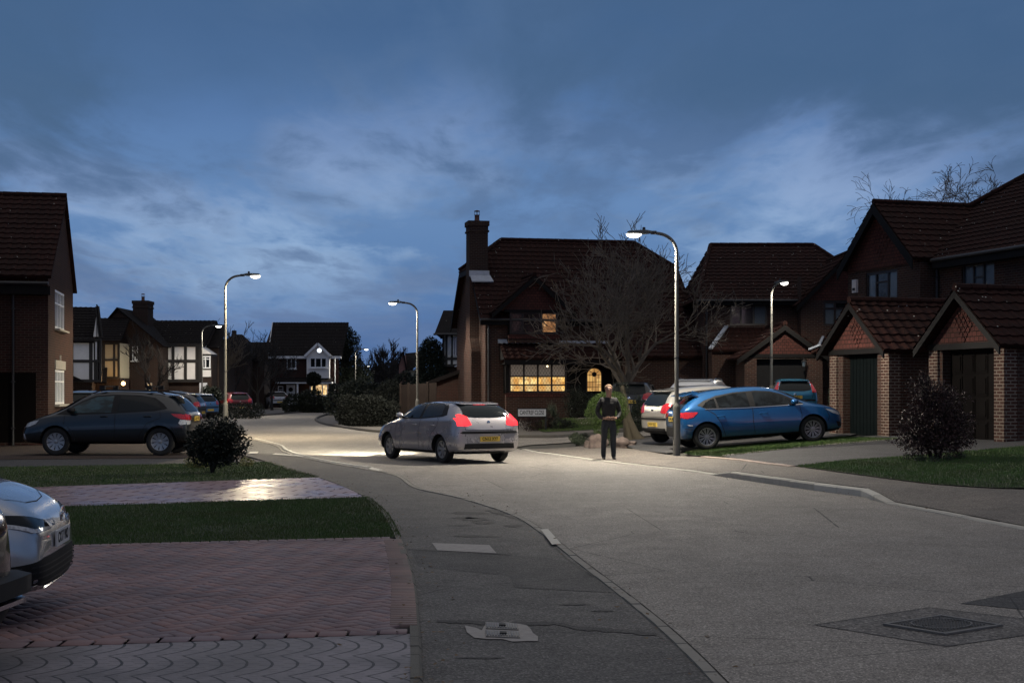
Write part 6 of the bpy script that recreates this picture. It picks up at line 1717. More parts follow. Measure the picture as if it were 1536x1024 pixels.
# ---- the car driving off: at rest in its lane, lamps lit
ST_SAL = [(x*1.13, zb-.06, zl-.07, zt-.12, wl*1.05, wb_*1.05, wt*1.03) for x, zb, zl, zt, wl, wb_, wt in ST_SMALL]
mp = paint('pale silver paint', (.42, .40, .42), .5, .28)
p = at(731, 695)
hd = R(90+32)
mx, my = p.x+math.cos(hd)*2.0, p.y+math.sin(hd)*2.0
c = small_car((mx, my, .004), hd, 'silver car driving away with its red tail lights on', mp, 'CN12 XYF', st=ST_SAL, group=None, name='moving_car', wb=2.6, wr=.31, lamp=MC['brake'])
if 'group' in c.r: del c.r['group']
b = MB(); b.ico((-1.95, 0, 1.24), .02, 1); 
c.panel('brake_light', 'B', [(-.16, 1.325), (-.16, 1.34), (.16, 1.34), (.16, 1.325)], MC['brake'], .014)
for sg in (1, -1):
    c.panel('headlamp', 'F', [(sg*.40, .60), (sg*.44, .68), (sg*.66, .66), (sg*.68, .60)], MC['headlit'], .012)
MOVING = c

# ---- silver car nose at the left edge (close)
ST_CHR = [(x*1.02, zb, zl, zt, wl*1.0, wb_, wt) for x, zb, zl, zt, wl, wb_, wt in
          [(-2.17, .36, .80, .84, .58, .60, .42), (-2.02, .26, .98, 1.07, .86, .80, .64), (-1.62, .22, 1.0, 1.40, .90, .845, .60), (-.70, .20, .97, 1.53, .905, .865, .63), (-.10, .20, .96, 1.53, .905, .87, .635),
           (.35, .20, .955, 1.48, .905, .87, .62), (.75, .20, .95, 1.33, .905, .865, .60), (1.05, .20, .95, 1.13, .90, .855, .66), (1.28, .20, .935, 1.03, .90, .85, .70), (1.55, .20, .90, .975, .895, .845, .68),
           (1.80, .20, .85, .905, .88, .81, .64), (1.98, .21, .77, .82, .83, .75, .56), (2.09, .23, .66, .71, .74, .66, .48), (2.14, .27, .52, .57, .6, .56, .4)]]
sil2 = paint('pale silver blue paint', (.46, .47, .50), .6, .26)
hd = R(8)
c = new_car((-3.29-2.19*math.cos(hd), 10.4-2.19*math.sin(hd), .036), hd, 'shiny silver car nose with white number plate at the left edge', sil2, ST_CHR, 2.64, .33, wx=-.02, track=.77)
for sd in 'LR':
    c.panel('headlight', sd, [(1.30, .80), (1.62, .80), (1.86, .76), (1.86, .70), (1.60, .70), (1.36, .72)], MC['glass'], .006)
    c.panel('lower_intake', sd, [(1.74, .40), (2.10, .44), (2.08, .27), (1.90, .255), (1.74, .30)], MC['well'], .006)
c.panel('headlight', 'F', [(.30, .655), (.34, .70), (.60, .745), (.84, .78), (.86, .72), (.66, .66)], MC['glass'], .008, mirror=True)
for sg in (1, -1): c.panel('light_strip', 'F', [(sg*.28, .635), (sg*.30, .655), (sg*.66, .665), (sg*.86, .735), (sg*.87, .715), (sg*.68, .64)], MC['clear'], .012)
c.panel('grille', 'F', [(-.76, .44), (-.78, .30), (-.5, .265), (.5, .265), (.78, .30), (.76, .44), (.55, .465), (-.55, .465)], MC['well'], .006)
for k in range(4):
    z = .30+k*.038
    for sd in ('F',): c.seam(sd, [(-.75, z), (.75, z)], .012, 'grille_slat', MC['trim'], off=.016)
    for sd in 'LR': c.seam(sd, [(1.72, z+.01), (2.06, z)], .008, 'grille_slat', MC['alloy_dark'], off=.012)
c.panel('splitter', 'F', [(-.78, .235), (-.66, .29), (-.45, .245), (.45, .245), (.66, .29), (.78, .235), (.5, .205), (-.5, .205)], MC['chrome'], .012)
for sd in 'LR': c.panel('splitter', sd, [(1.62, .20), (1.64, .25), (1.92, .252), (2.05, .285), (2.10, .265), (1.96, .21)], sil2, .018)
pp = c.hit('F', 0, .60)[0]
c.plate('F', .56, txt='CX17 VRD', mat=MC['plate_w'])
b = MB(); b.tube([(pp.x+.0+.02, .08*math.cos(a), .72+.05*math.sin(a)) for a in [R(q) for q in range(0, 361, 20)]], .008, 6); 
b.tube([(pp.x+.02, .045*math.cos(a), .735+.02*math.sin(a)) for a in [R(q) for q in range(0, 361, 30)]], .006, 6); b.build('badge', MC['chrome'], c.r)
c.seam('T', [(1.15, -.74), (1.60, -.69), (1.90, -.56), (1.99, -.3), (2.01, 0), (1.99, .3), (1.90, .56), (1.60, .69), (1.15, .74)], .006)
c.seam('T', [(1.2, -.45), (1.75, -.40), (1.93, -.32)], .010, 'bonnet_crease', sil2, .006); c.seam('T', [(1.2, .45), (1.75, .40), (1.93, .32)], .010, 'bonnet_crease', sil2, .006)
c.panel('windscreen', 'F', [(-.74, 1.06), (-.6, 1.42), (.6, 1.42), (.74, 1.06)], MC['glass'], .008)
std_side(c, 0, [('side_window', [(-1.3, 1.05), (-1.1, 1.35), (.3, 1.38), (.9, 1.08), (.9, 1.0), (-1.2, 1.02)], MC['glass'])], doors=[[(.98, .96), (1.0, .6), (.95, .3)]])
c.wheels(10, 'blade'); c.mirrors(.80, 1.02); c.flush()

# ---- dark maroon-black car corner nearer still
ST_DK = [(-2.20, .30, .70, .74, .70, .66, .5), (-2.16, .24, .86, .92, .82, .78, .62), (-2.04, .22, .96, 1.10, .88, .82, .64), (-1.86, .20, 1.0, 1.30, .90, .84, .63), (-1.60, .20, 1.0, 1.44, .905, .85, .63),
         (-1.0, .20, .98, 1.52, .91, .865, .64), (-.2, .20, .96, 1.53, .91, .87, .64), (.4, .20, .95, 1.46, .91, .87, .62), (.9, .20, .94, 1.2, .905, .86, .64), (1.3, .20, .92, 1.0, .90, .85, .68),
         (1.7, .20, .86, .92, .88, .82, .62), (2.0, .22, .74, .79, .80, .74, .55), (2.15, .28, .58, .62, .6, .56, .4)]
mar = paint('black maroon paint', (.030, .012, .012), .4, .2)
hd = R(180-3)
c = new_car((-2.965-2.20, 7.74, .036), hd, 'very dark car corner with chrome bumper strip nearest the camera at left', mar, ST_DK, 2.65, .33, wx=.0, track=.77)
for sd in 'LR':
    c.panel('tail_light', sd, [(-2.06, .80), (-2.0, .93), (-1.86, .96), (-1.88, .84)], MC['red'], .010)
    c.panel('bumper_guard', sd, [(-2.19, .44), (-2.19, .54), (-1.6, .52), (-1.6, .40)], MC['trim'], .12)
    c.panel('bumper_strip', sd, [(-2.18, .395), (-2.18, .42), (-1.66, .39), (-1.66, .37)], MC['chrome'], .10)
    c.panel('side_window', sd, [(-1.5, 1.07), (-1.3, 1.30), (.3, 1.38), (.85, 1.08), (.85, 1.0)], MC['glass'], .008)
c.panel('rear_window', 'B', [(-.64, 1.04), (-.52, 1.38), (.52, 1.38), (.64, 1.04)], MC['glass'], .010)
c.panel('bumper_guard', 'B', [(-.86, .44), (-.86, .54), (.86, .54), (.86, .44)], MC['trim'], .12)
c.panel('bumper_strip', 'B', [(-.82, .385), (-.82, .41), (.82, .41), (.82, .385)], MC['chrome'], .10)
c.panel('bumper_panel', 'B', [(-.74, .26), (-.76, .37), (.76, .37), (.74, .26)], MC['trim'], .012)
c.plate('B', .80, txt='')
c.wheels(7, 'blade'); c.mirrors(.8, 1.0); c.flush()
# ---------------------------------------------------------------- foliage
def leafmass(name, blobs, n, size, mat, parent, seed=1, inner=.45, lump=.22, aspect=.5, box=None, upbias=0., zmin=None):
    rng = np.random.default_rng(seed)
    Bs = np.array(blobs, dtype=float); vol = (Bs[:, 3]*Bs[:, 4]*Bs[:, 5]); idx = rng.choice(len(Bs), n, p=vol/vol.sum()); B_ = Bs[idx]
    d = rng.normal(size=(n, 3)); d /= np.linalg.norm(d, axis=1)[:, None]
    ph = rng.uniform(0, 6.28, (9,))
    lum = 1+lump*(np.sin(4*d[:, 0]+ph[0]+idx)+np.sin(5*d[:, 1]+ph[1]+idx*2)+np.sin(6*d[:, 2]+ph[2]+idx*.7)+.8*np.sin(11*d[:, 0]+ph[3])*np.sin(10*d[:, 2]+ph[4]))/2
    r = (inner+(1-inner)*rng.uniform(0, 1, n)**.6)*lum
    P = B_[:, :3]+d*B_[:, 3:6]*r[:, None]
    if zmin is not None: P[:, 2] = np.maximum(P[:, 2], zmin+rng.uniform(0, .03, n))
    a = rng.normal(size=(n, 3)); a += d*1.1; a[:, 2] += upbias; a /= np.linalg.norm(a, axis=1)[:, None]
    b = np.cross(a, rng.normal(size=(n, 3))); b /= np.linalg.norm(b, axis=1)[:, None]
    s = (size*rng.uniform(.6, 1.3, n))[:, None]; w = s*aspect
    nrm = np.cross(a, b)
    V = np.stack([P-a*s*.5, P+b*w*.5+nrm*s*.08, P+a*s*.5, P-b*w*.5+nrm*s*.08], 1).reshape(-1, 3)
    return fast_mesh(name, V, np.arange(4*n).reshape(-1, 4), mat, parent, attr=rng.uniform(0, 1, n)**1.4)

def branchy(mb, p, d, L, r, depth, rnd, spread=.55, up=.12, droop=0., seg=4, kids=(2, 4), shrink=.68, twist=.18, minr=.006, sides=5):
    pts = [p.copy()]; rad = [r]; q = p.copy(); dd = d.normalized()
    for i in range(seg):
        dd = (dd+Vector((rnd.gauss(0, twist), rnd.gauss(0, twist), rnd.gauss(0, twist)*.6+up-droop*(i/seg)))).normalized()
        q = q+dd*L/seg; pts.append(q.copy()); rad.append(max(minr, r*(1-.45*(i+1)/seg)))
    mb.tube(pts, rad, sides if r > .03 else 3, cap=False)
    if depth <= 0: return
    n = rnd.randint(*kids)
    for k in range(n):
        i = rnd.randint(max(1, seg-3), seg) if k else seg
        base = pts[i]; t = (pts[i]-pts[i-1]).normalized()
        ax = Vector((rnd.gauss(0, 1), rnd.gauss(0, 1), rnd.gauss(0, 1))); ax = (ax-t*ax.dot(t)).normalized()
        nd = (t+ax*rnd.uniform(.5, 1.2)*spread).normalized()
        branchy(mb, base, nd, L*shrink*rnd.uniform(.75, 1.2), max(minr, rad[i]*.72), depth-1, rnd, spread, up, droop, seg, kids, shrink, twist, minr, sides)

def bare_tree(loc, label, H, r0, seed, stems=1, depth=5, lean=(0, 0), mat=None, spread=.6, up=.10, droop=0., trunk=.35, kids=(2, 4), minr=.006, group='bare trees', shrink=.68, fan=.7, name='bare_tree', L0=None):
    rnd = random.Random(seed)
    e = empty(name, loc, 0, label, 'tree', group)
    mb = MB(); cr = MB(); th = H*trunk
    top = Vector((lean[0]*th, lean[1]*th, th))
    mb.tube([(0, 0, -.1), (0, 0, 0), top*.5+Vector((rnd.gauss(0, .04), rnd.gauss(0, .04), 0)), top], [r0*1.35, r0*1.15, r0*.9, r0*.8], 8, cap=False)
    for k in range(stems):
        a = 2*math.pi*k/stems+rnd.uniform(-.4, .4); f = fan if stems > 1 else .1
        d = Vector((math.cos(a)*f+lean[0], math.sin(a)*f+lean[1], 1))
        branchy(cr, top*(rnd.uniform(.75, 1.) if stems > 1 else 1), d, L0 or H*.30, r0*.6, depth, rnd, spread, up, droop, 4, kids, shrink, minr=minr)
    mb.build('trunk', mat or M['bark_dark'], e, smooth=True, uv=False); cr.build('crown', mat or M['bark'], e, uv=False)
    return e

# centre bare tree in front of the big house
Yt = 52.; xt = PX(940, Yt)
bare_tree((xt, Yt, terr(xt, Yt)), 'tall leafless many branched tree in front of the big brown house', 8., .16, 11, stems=8, depth=5, spread=.82, up=.07, droop=.02, trunk=.2, kids=(2, 4), minr=.010, shrink=.74, fan=.9, L0=1.9)
# birches behind the right house
bare_tree((PX(1398, 78), 78, .6), 'leafless weeping birch top over the gable, left of two', 13.0, .16, 5, stems=3, depth=5, spread=.7, up=.05, droop=.42, trunk=.5, kids=(3, 4), minr=.012, fan=.5, group='birches behind the right house', L0=3.)
bare_tree((PX(1478, 74), 74, .6), 'leafless weeping birch top over the roof, right and taller of two', 14.5, .18, 9, stems=3, depth=5, spread=.62, up=.08, droop=.36, lean=(-.10, 0), trunk=.55, kids=(3, 4), minr=.012, fan=.4, group='birches behind the right house', L0=2.5)
# small garden trees on the left
for i, (px, Y, H_, lab, st, sp) in enumerate([(322, 100, 6.6, 'pale twiggy bare tree between the two left street lamps', 5, .6), (386, 104, 6.4, 'dark spreading bare tree by the white garage door', 4, .7),
                                         (352, 116, 7.0, 'upright bare tree behind the low hedge', 4, .45), (229, 88, 5.6, 'small ivy stemmed bare tree against the brick gable', 3, .4), (408, 120, 5., 'small bare tree in front of the distant white gabled house', 3, .6)]):
    bare_tree((PX(px, Y), Y, 0), lab, H_, .12, 20+i, stems=st, depth=4, spread=sp, trunk=.25, mat=M['bark_dark'] if i else M['bark'], kids=(3, 4), minr=.014, fan=.6)
# far trees
for i, (px, Y, H_, lab) in enumerate([(580, 190, 9.5, 'faint rounded bare tree on the far skyline'), (566, 200, 7.5, 'low bare tree left of the faint rounded one'), (597, 170, 7., 'bare tree behind the distant pink house')]):
    bare_tree((PX(px, Y), Y, 0), lab, H_, .2, 40+i, stems=7, depth=4, spread=.5, trunk=.12, mat=M['bark_dark'], kids=(3, 4), minr=.03, fan=.5)

def bush(name, loc, label, cat, blobs, n, size, mat, seed=1, stem=True, group=None, twigs=0, part='foliage', **kw):
    e = empty(name, loc, 0, label, cat, group)
    leafmass(part, blobs, n, size, mat, e, seed, **kw)
    rnd = random.Random(seed); b = MB()
    top = max(q[2] for q in blobs)
    for k in range(3 if stem else 1):
        q = blobs[k % len(blobs)]
        b.tube([(rnd.gauss(0, .03), rnd.gauss(0, .03), -.05), (q[0]*.4, q[1]*.4, q[2]*.5), (q[0], q[1], q[2])], [.035, .028, .015], 6)
    if twigs:
        for k in range(twigs):
            q = blobs[rnd.randrange(len(blobs))]; d = Vector((rnd.gauss(0, 1), rnd.gauss(0, 1), abs(rnd.gauss(.4, .8)))).normalized()
            b.tube([(q[0]*.6, q[1]*.6, q[2]*.6), (q[0]+d.x*q[3]*.6, q[1]+d.y*q[4]*.6, q[2]+d.z*q[5]*.6), (q[0]+d.x*q[3]*1.02, q[1]+d.y*q[4]*1.02, q[2]+d.z*q[5]*1.02)], [.012, .008, .004], 4)
    b.build('stem', M['bark_dark'], e, uv=False)
    return e
# round dark bush on the left lawn
p = at(318, 711)
bush('bush', p, 'dark rounded glossy leaved bush on a short stem on the left lawn', 'bush',
     [(-.10, 0, .62, .42, .42, .36), (.28, .05, .66, .40, .40, .40), (.12, -.1, .80, .40, .38, .34), (-.26, 0, .48, .30, .32, .26), (.46, 0, .62, .26, .3, .34), (.10, .1, .42, .42, .36, .22), (-.2, .1, .80, .22, .25, .22), (.32, 0, .98, .20, .2, .18), (.1, -.1, .28, .36, .3, .16)], 8200, .066, M['leaf_dark'], 3, twigs=40, lump=.25)
p = at(285, 705)
bush('golden_shrub', (p.x, p.y+.5, 0), 'low golden green conifer beside the dark bush', 'shrub', [(-.02, 0, .12, .22, .2, .15), (.14, .05, .10, .2, .2, .12)], 1800, .03, M['leaf_gold'], 4)
p = at(362, 703)
bush('golden_shrub', (p.x, p.y+.6, 0), 'small golden green shrub peeping out right of the dark bush', 'shrub', [(0, 0, .10, .16, .16, .13)], 900, .03, M['leaf_gold'], 5)
# red-leaved bush on the right lawn
p = at(1402, 691)
bush('red_bush', (p.x, p.y, p.z), 'dark red leaved rounded bush on the right lawn', 'bush',
     [(0, 0, .75, .62, .6, .62), (-.38, 0, .55, .42, .42, .46), (.42, .05, .6, .40, .4, .5), (-.12, 0, 1.25, .38, .38, .42), (.12, 0, 1.1, .45, .4, .4), (0, 0, .35, .7, .6, .28), (-.2, 0, 1.5, .2, .2, .26)], 15000, .048, M['leaf_red'], 6, twigs=120, lump=.3, inner=.3)
for i, (px, py) in enumerate([(1362, 691), (1380, 694), (1402, 695), (1425, 693), (1440, 690)]):
    p = at(px, py); bush('low_plant', p, 'pale grassy tuft at the foot of the red bush', 'plant', [(0, 0, .06, .12, .1, .08)], 200, .06, M['leaf_sage'], 30+i, group='tufts at the foot of the red bush', aspect=.2, upbias=1.)
# privet ball behind the person, its leaning mossy trunk
Yh = 40.5; z0 = terr(PX(910, Yh), Yh)
e = bush('round_hedge', (PX(910, Yh), Yh, z0), 'bright green clipped rounded hedge behind the standing person', 'hedge',
     [(-.05, 0, .92, .56, .5, .52), (.14, 0, 1.05, .50, .5, .45), (-.02, 0, .55, .42, .42, .45), (.0, 0, 1.1, .5, .45, .40), (0, 0, .25, .25, .25, .3)], 22000, .035, M['leaf_privet'], 8, inner=.7, lump=.08)
Yk = 42.
e = empty('tree_trunk', (PX(938, Yk), Yk, terr(PX(938, Yk), Yk)), 0, 'thick leaning mossy trunk right of the round hedge', 'tree')
b = MB(); b.tube([(.42, 0, -.05), (.28, 0, .2), (.08, 0, .65), (.0, 0, 1.1), (-.1, 0, 1.6)], [.20, .13, .11, .09, .07], 10); b.tube([(.1, 0, -.05), (.05, 0, .3), (.0, 0, .8)], [.16, .11, .07], 8)
b.build('trunk', M['bark_moss'], e, smooth=True, uv=False)
leafmass('crown', [(-.12, 0, 1.5, .25, .25, .25)], 500, .04, M['leaf_hedge'], e, 3)
Yk = 46.
bush('dark_conifer', (PX(957, Yk), Yk, terr(PX(957, Yk), Yk)), 'small dark conifer beside the partly hidden dark car', 'shrub', [(0, 0, .45, .33, .33, .5), (0, 0, .8, .22, .22, .4)], 4000, .05, M['leaf_conifer'], 9)
# boulders and low plants of the rockery
for i, (px, py, w, hh, lab) in enumerate([(893, 672, .23, .30, 'tall pinkish boulder left of the standing person'), (880, 671, .12, .14, 'small pale boulder at the left of the rockery'), (930, 671, .25, .22, 'broad pinkish boulder right of the standing person'), (945, 668, .2, .10, 'flat dark stone at the right end of the rockery'), (905, 671, .16, .26, 'narrow boulder right behind the person')]):
    p = at(px, py); e = empty('boulder', p, 0, lab, 'boulder', 'rockery boulders')
    b = MB(); b.ico((0, 0, hh*.5), 1, 3, .13, (w*.85, w*.7, hh*.85), seed=i+20)
    ob = b.build('stone', M['boulder'], e, smooth=True, uv=False)
for i, (px, py, w) in enumerate([(868, 667, .22), (877, 664, .2), (862, 663, .16)]):
    p = at(px, py); bush('sage_shrub', p, 'grey green leafy plant in the rockery left of the boulders', 'plant', [(0, 0, .14, w, w, .15)], 1100, .055, M['leaf_sage'], 50+i, group='grey green rockery plants', aspect=.25, upbias=.6)
# shrubs round the street sign
Ys = 51.
bush('dark_shrub', (PX(812, Ys), Ys+.6, terr(PX(812, Ys), Ys)), 'dark rounded shrub behind the street name sign', 'shrub', [(0, 0, .38, .5, .5, .42), (-.4, 0, .3, .4, .4, .34)], 5000, .05, M['leaf_red'], 12)
bush('spiky_grass', (PX(828, Ys), Ys+.8, terr(PX(828, Ys), Ys)), 'pale spiky grass clump right of the street sign', 'plant', [(0, 0, .45, .28, .28, .45)], 700, .35, M['leaf_sage'], 13, aspect=.05, upbias=2., inner=.1)
bush('low_shrub', (PX(840, Ys), Ys, terr(PX(840, Ys), Ys)), 'low leafy shrub at the right of the street sign', 'shrub', [(0, 0, .22, .4, .4, .26), (.3, 0, .16, .3, .3, .2)], 2400, .05, M['leaf_hedge'], 14)
bush('dark_shrub', (PX(866, 60), 60.2, .5), 'dark shrub under the arched window', 'shrub', [(0, 0, .6, .7, .5, .75), (.8, 0, .5, .5, .5, .6)], 6000, .06, M['leaf_hedge'], 15)
bush('pale_shrub', (PX(1252, 41), 41, .5), 'pale shrub against the pier beside the blue car nose', 'shrub', [(0, 0, .9, .2, .2, .5)], 900, .06, M['leaf_sage'], 16)
# hedges and dark shrubs in the middle distance
def mid(px, py, Yd=None):
    p = at(px, py); return p
for i, (px, Y, blobs, n, mat, lab, nm) in enumerate([
    (545, 66, [(-.6, 0, .65, .7, .7, .85), (.35, 0, .7, .75, .7, .85), (1.0, 0, .55, .7, .7, .7), (.1, -.2, .35, 1.0, .6, .45)], 15000, M['leaf_black'], 'big dark rounded shrub at the corner of the far footway', 'dark_shrub'),
    (517, 72, [(0, 0, .5, .5, .5, .6), (.4, 0, .6, .5, .5, .7)], 6000, M['leaf_hedge'], 'clipped dark hedge end left of the big dark shrub', 'hedge'),
    (590, 70, [(0, 0, 1.0, 1.1, .8, 1.2), (1., 0, .6, .8, .7, .8), (-.9, 0, .8, .8, .7, .9)], 12000, M['leaf_black'], 'tall dark evergreen shrub beside the board fence', 'dark_shrub'),
    (519, 120, [(-.6, 0, 1.1, 1.0, 1., 1.3), (.7, 0, 1.1, 1.1, 1., 1.35), (1.4, 0, .9, .8, .9, 1.)], 9000, M['leaf_hedge'], 'long clipped hedge right of the white gabled house', 'hedge'),
    (455, 108, [(-.7, 0, .6, .9, .8, .8), (.6, 0, .8, 1., .8, 1.), (1.6, 0, .5, .8, .7, .7)], 7000, M['leaf_hedge'], 'dark shrubbery in front of the distant white gabled house', 'shrubbery'),
    (471, 112, [(0, 0, 2.55, .6, .6, .55), (0, 0, 1., .12, .12, 1.4)], 3000, M['leaf_dark'], 'round headed standard tree left of the glowing window', 'small_tree'),
    (492, 116, [(0, 0, .5, .9, .6, .6), (1.0, 0, .4, .6, .6, .5)], 3000, M['leaf_red'], 'low reddish shrub under the glowing window', 'shrub'),
    (540, 96, [(0, 0, 1.2, 1.8, 1., 1.3), (1.8, 0, 1.0, 1.5, 1., 1.3), (-1.5, 0, .8, 1., .8, .9)], 9000, M['leaf_hedge'], 'dark hedge mass below the two small far lamps', 'hedge'),
    (606, 92, [(0, 0, 1.5, 1.4, 1.4, 1.5), (1.6, 0, 1.2, 1.4, 1.2, 1.3)], 9000, M['leaf_dark'], 'dark evergreen clump behind the board fence', 'dark_shrub'),
    (297, 92, [(0, 0, .6, .5, .5, .8), (.8, 0, .9, .7, .6, 1.1)], 5000, M['leaf_dark'], 'dark bush behind the far left lamp post', 'dark_shrub')]):
    bush(nm, (PX(px, Y), Y, terr(PX(px, Y), Y)), lab, 'hedge' if 'hedge' in nm else ('tree' if 'tree' in nm else 'shrub'), blobs, n, .10 if Y < 90 else .16, mat, 60+i, lump=.16, inner=.6)
# low clipped hedge box behind lamp on the left
e = empty('box_hedge', (PX(335, 84), 84, 0), 0, 'low dark clipped hedge behind the left lamp post', 'hedge')
rng = np.random.default_rng(4); 
bl_ = [(x, y, .45, .45, .4, .5) for x in np.linspace(-1.9, 1.9, 9) for y in (0, .8)]
leafmass('foliage', bl_, 9000, .09, M['leaf_hedge'], e, 5, lump=.08, inner=.6)
# tall conifer and big evergreen
Y = 78
e = empty('conifer', (PX(647, Y), Y, .2), 0, 'tall dark dense conifer behind the brick lean-to', 'tree')
leafmass('crown', [(0, 0, 1.8, 1.0, 1.0, 1.9), (0, 0, 3.0, .85, .85, 1.3), (.2, 0, 1.2, 1.1, 1., 1.4), (-.1, 0, 3.7, .5, .5, .75)], 26000, .12, M['leaf_conifer'], e, 7, lump=.07, inner=.6)
b = MB(); b.tube([(0, 0, -.1), (0, 0, 3)], [.15, .08], 8); b.build('trunk', M['bark_dark'], e)
Y = 150
e = empty('evergreen_tree', (PX(516, Y), Y, .2), 0, 'large dark evergreen tree rising right of the white gabled house', 'tree')
rnd = random.Random(3)
bl_ = [(PX(px, Y)-PX(516, Y), rnd.uniform(-1, 1), PZ(py, Y), r, r, r*.8) for px, py, r in
       [(507, 497, .9), (513, 505, 1.1), (519, 499, .8), (524, 508, 1.1), (530, 513, .8), (511, 515, 1.1), (505, 510, .9), (521, 520, 1.2), (529, 527, 1.), (513, 530, 1.3), (524, 538, 1.3), (533, 540, .9), (508, 545, 1.3), (519, 555, 1.6), (532, 556, 1.4), (537, 547, .7), (510, 566, 1.6), (526, 572, 1.8), (540, 568, 1.5), (501, 492, .5)]]
leafmass('crown', bl_, 14000, .22, M['leaf_conifer'], e, 17, lump=.2, inner=.5)
b = MB(); b.tube([(0, 0, -.1), (0, 0, 3), (.3, 0, 7)], [.35, .25, .1], 8)
for q in bl_[:10]: b.tube([(0, 0, 3), (q[0]*.6, q[1], q[2]-1), (q[0], q[1], q[2])], [.12, .08, .04], 5)
b.build('trunk', M['bark_dark'], e)
# far tree belt (one mass)
rng = np.random.default_rng(9); bl_ = []
for px in range(430, 700, 7): bl_.append((PX(px, 230), 230+rng.uniform(-6, 6), 1.2+rng.uniform(0, 1.2), 2., 2., rng.uniform(2.2, 4.6)))
o = leafmass('tree_belt', bl_, 26000, .42, M['leaf_conifer'], None, 19, lump=.25, inner=.3); tag(o, 'dark far-off belt of trees on the horizon behind the hedges', 'trees', None, 'stuff')

# ---------------------------------------------------------------- street lamps
LAMPS = []
WARM = {338: (1., .82, .55)}
def lamp(px, py, H, reach, dirv, label, energy, head_on=True, arm_r=.5, k=1.):
    p = at(px, py) if py > 0 else Vector((PX(px, -py), -py, 0)); e = empty('street_lamp', (p.x, p.y, terr(p.x, p.y)), math.atan2(dirv[1], dirv[0]), label, 'street lamp', 'street lamps')
    b = MB(); h1 = 1.15
    b.lathe([(.088, -.1), (.088, h1), (.080, h1+.05), (.055, h1+.10), (.053, h1+.14)], 16)
    b.build('base_column', M['galv'], e, smooth=True, uv=False)
    b = MB(); b.box(.0865, .092, -.05, .05, .45, .95); b.build('access_door', M['galv'], e)
    za = H-arm_r
    pts = [(0, 0, h1+.12), (0, 0, 2.6), (0, 0, za)]; rad = [.053, .050, .040]
    for i in range(1, 10):
        a = math.pi/2*i/10; pts.append((arm_r*(1-math.cos(a)), 0, za+arm_r*math.sin(a)*.92)); rad.append(.040)
    pts.append((reach-.32, 0, H-.02)); rad.append(.034)
    b = MB(); b.tube(pts, rad, 12); b.build('pole', M['galv'], e, smooth=True, uv=False)
    for a_, b_, r_ in (((0, 0, za-.72), (0, 0, za-.68), .046), ((0, 0, 2.32), (0, 0, 2.35), .058), ((reach-.40, 0, H-.022), (reach-.26, 0, H-.02), .045)):
        b = MB(); b.tube([a_, b_], r_, 12); b.build('collar', M['steel_dark'], e, smooth=True, uv=False)
    # lantern: flat tapering casting
    b = MB(); x0, x1 = reach-.30, reach+.30
    vs = []
    for x, w, zt, zb in ((x0, .05, .02, -.03), (x0+.12, .10, .045, -.045), (x0+.30, .12, .045, -.05), (x1-.05, .10, .035, -.045), (x1, .05, .01, -.03)):
        vs += [(x, -w, H+zb), (x, -w, H+zt*.6), (x, -w*.5, H+zt), (x, w*.5, H+zt), (x, w, H+zt*.6), (x, w, H+zb)]
    fs = [(i*6+k_, i*6+(k_+1) % 6, (i+1)*6+(k_+1) % 6, (i+1)*6+k_) for i in range(4) for k_ in range(6)]+[(0, 5, 4, 3, 2, 1), (24, 25, 26, 27, 28, 29)]
    b.add(vs, fs); b.build('lamp_head', M['lamp_body'], e, recalc=True)
    b = MB(); b.lathe([(0, H+.12), (.035, H+.11), (.04, H+.05), (.04, H+.03)], 12, c=(x0+.2, 0, 0)); b.build('photocell', M['steel_dark'], e, smooth=True)
    b = MB(); n0 = x0+.30; dp = .075*k
    b.lathe([(0, -dp), (.5, -dp*.85), (.85, -dp*.5), (1., 0)], 16)
    b.v = [(n0+.14+v[0]*.19, v[1]*.11, H-.045+v[2]*1.3) for v in b.v]
    b.build('lamp_glass', LG, e, smooth=True, uv=False)
    c, s_ = math.cos(e.rotation_euler[2]), math.sin(e.rotation_euler[2])
    if energy:
        ld = bpy.data.lights.new('lamp_light', 'SPOT'); ld.energy = energy; ld.spot_size = R(174); ld.spot_blend = .35; ld.shadow_soft_size = .12; ld.color = WARM.get(px, (1., .91, .76))
        lo = bpy.data.objects.new('lamp_light', ld); COL.objects.link(lo); lo.parent = e; lo.location = (n0+.16, 0, H-.18)
    return e
LG = emis('led lantern glass', (1., .97, .88), 6.)
E0 = 2300.
lamp(1015, 683, 5.35, .88, (-1, .15), 'tallest looking steel street lamp shining beside the blue hatchback', E0*1.2)
lamp(338, 656, 5.75, .95, (1, -.1), 'steel street lamp standing behind the dark round bush', E0)
lamp(626, 641, 5.5, .95, (-1, -.2), 'steel street lamp in front of the board fence', E0*.6)
lamp(1157, -54, 5.15, .6, (.35, -.6), 'steel street lamp rising behind the blue hatchback bonnet', E0*.25)
lamp(303, 625, 5.8, .9, (1, .1), 'thin street lamp before the white timbered panels', E0*.55)
lamp(533, 611, 5.8, .95, (1, 0), 'far street lamp right of the big evergreen tree', E0*.7)
lamp(563, 600.5, 5.9, 1.0, (-1, -.2), 'small far street lamp, right of the two behind the hedges', E0*.5)
lamp(546.5, 598, 6.0, 1.0, (-1, 0), 'smallest far street lamp, left of the two behind the hedges', E0*.4)
lamp(630, 609, 5.6, 1.0, (-1, 0), 'far lamp shining against the distant pink house', E0*.4)

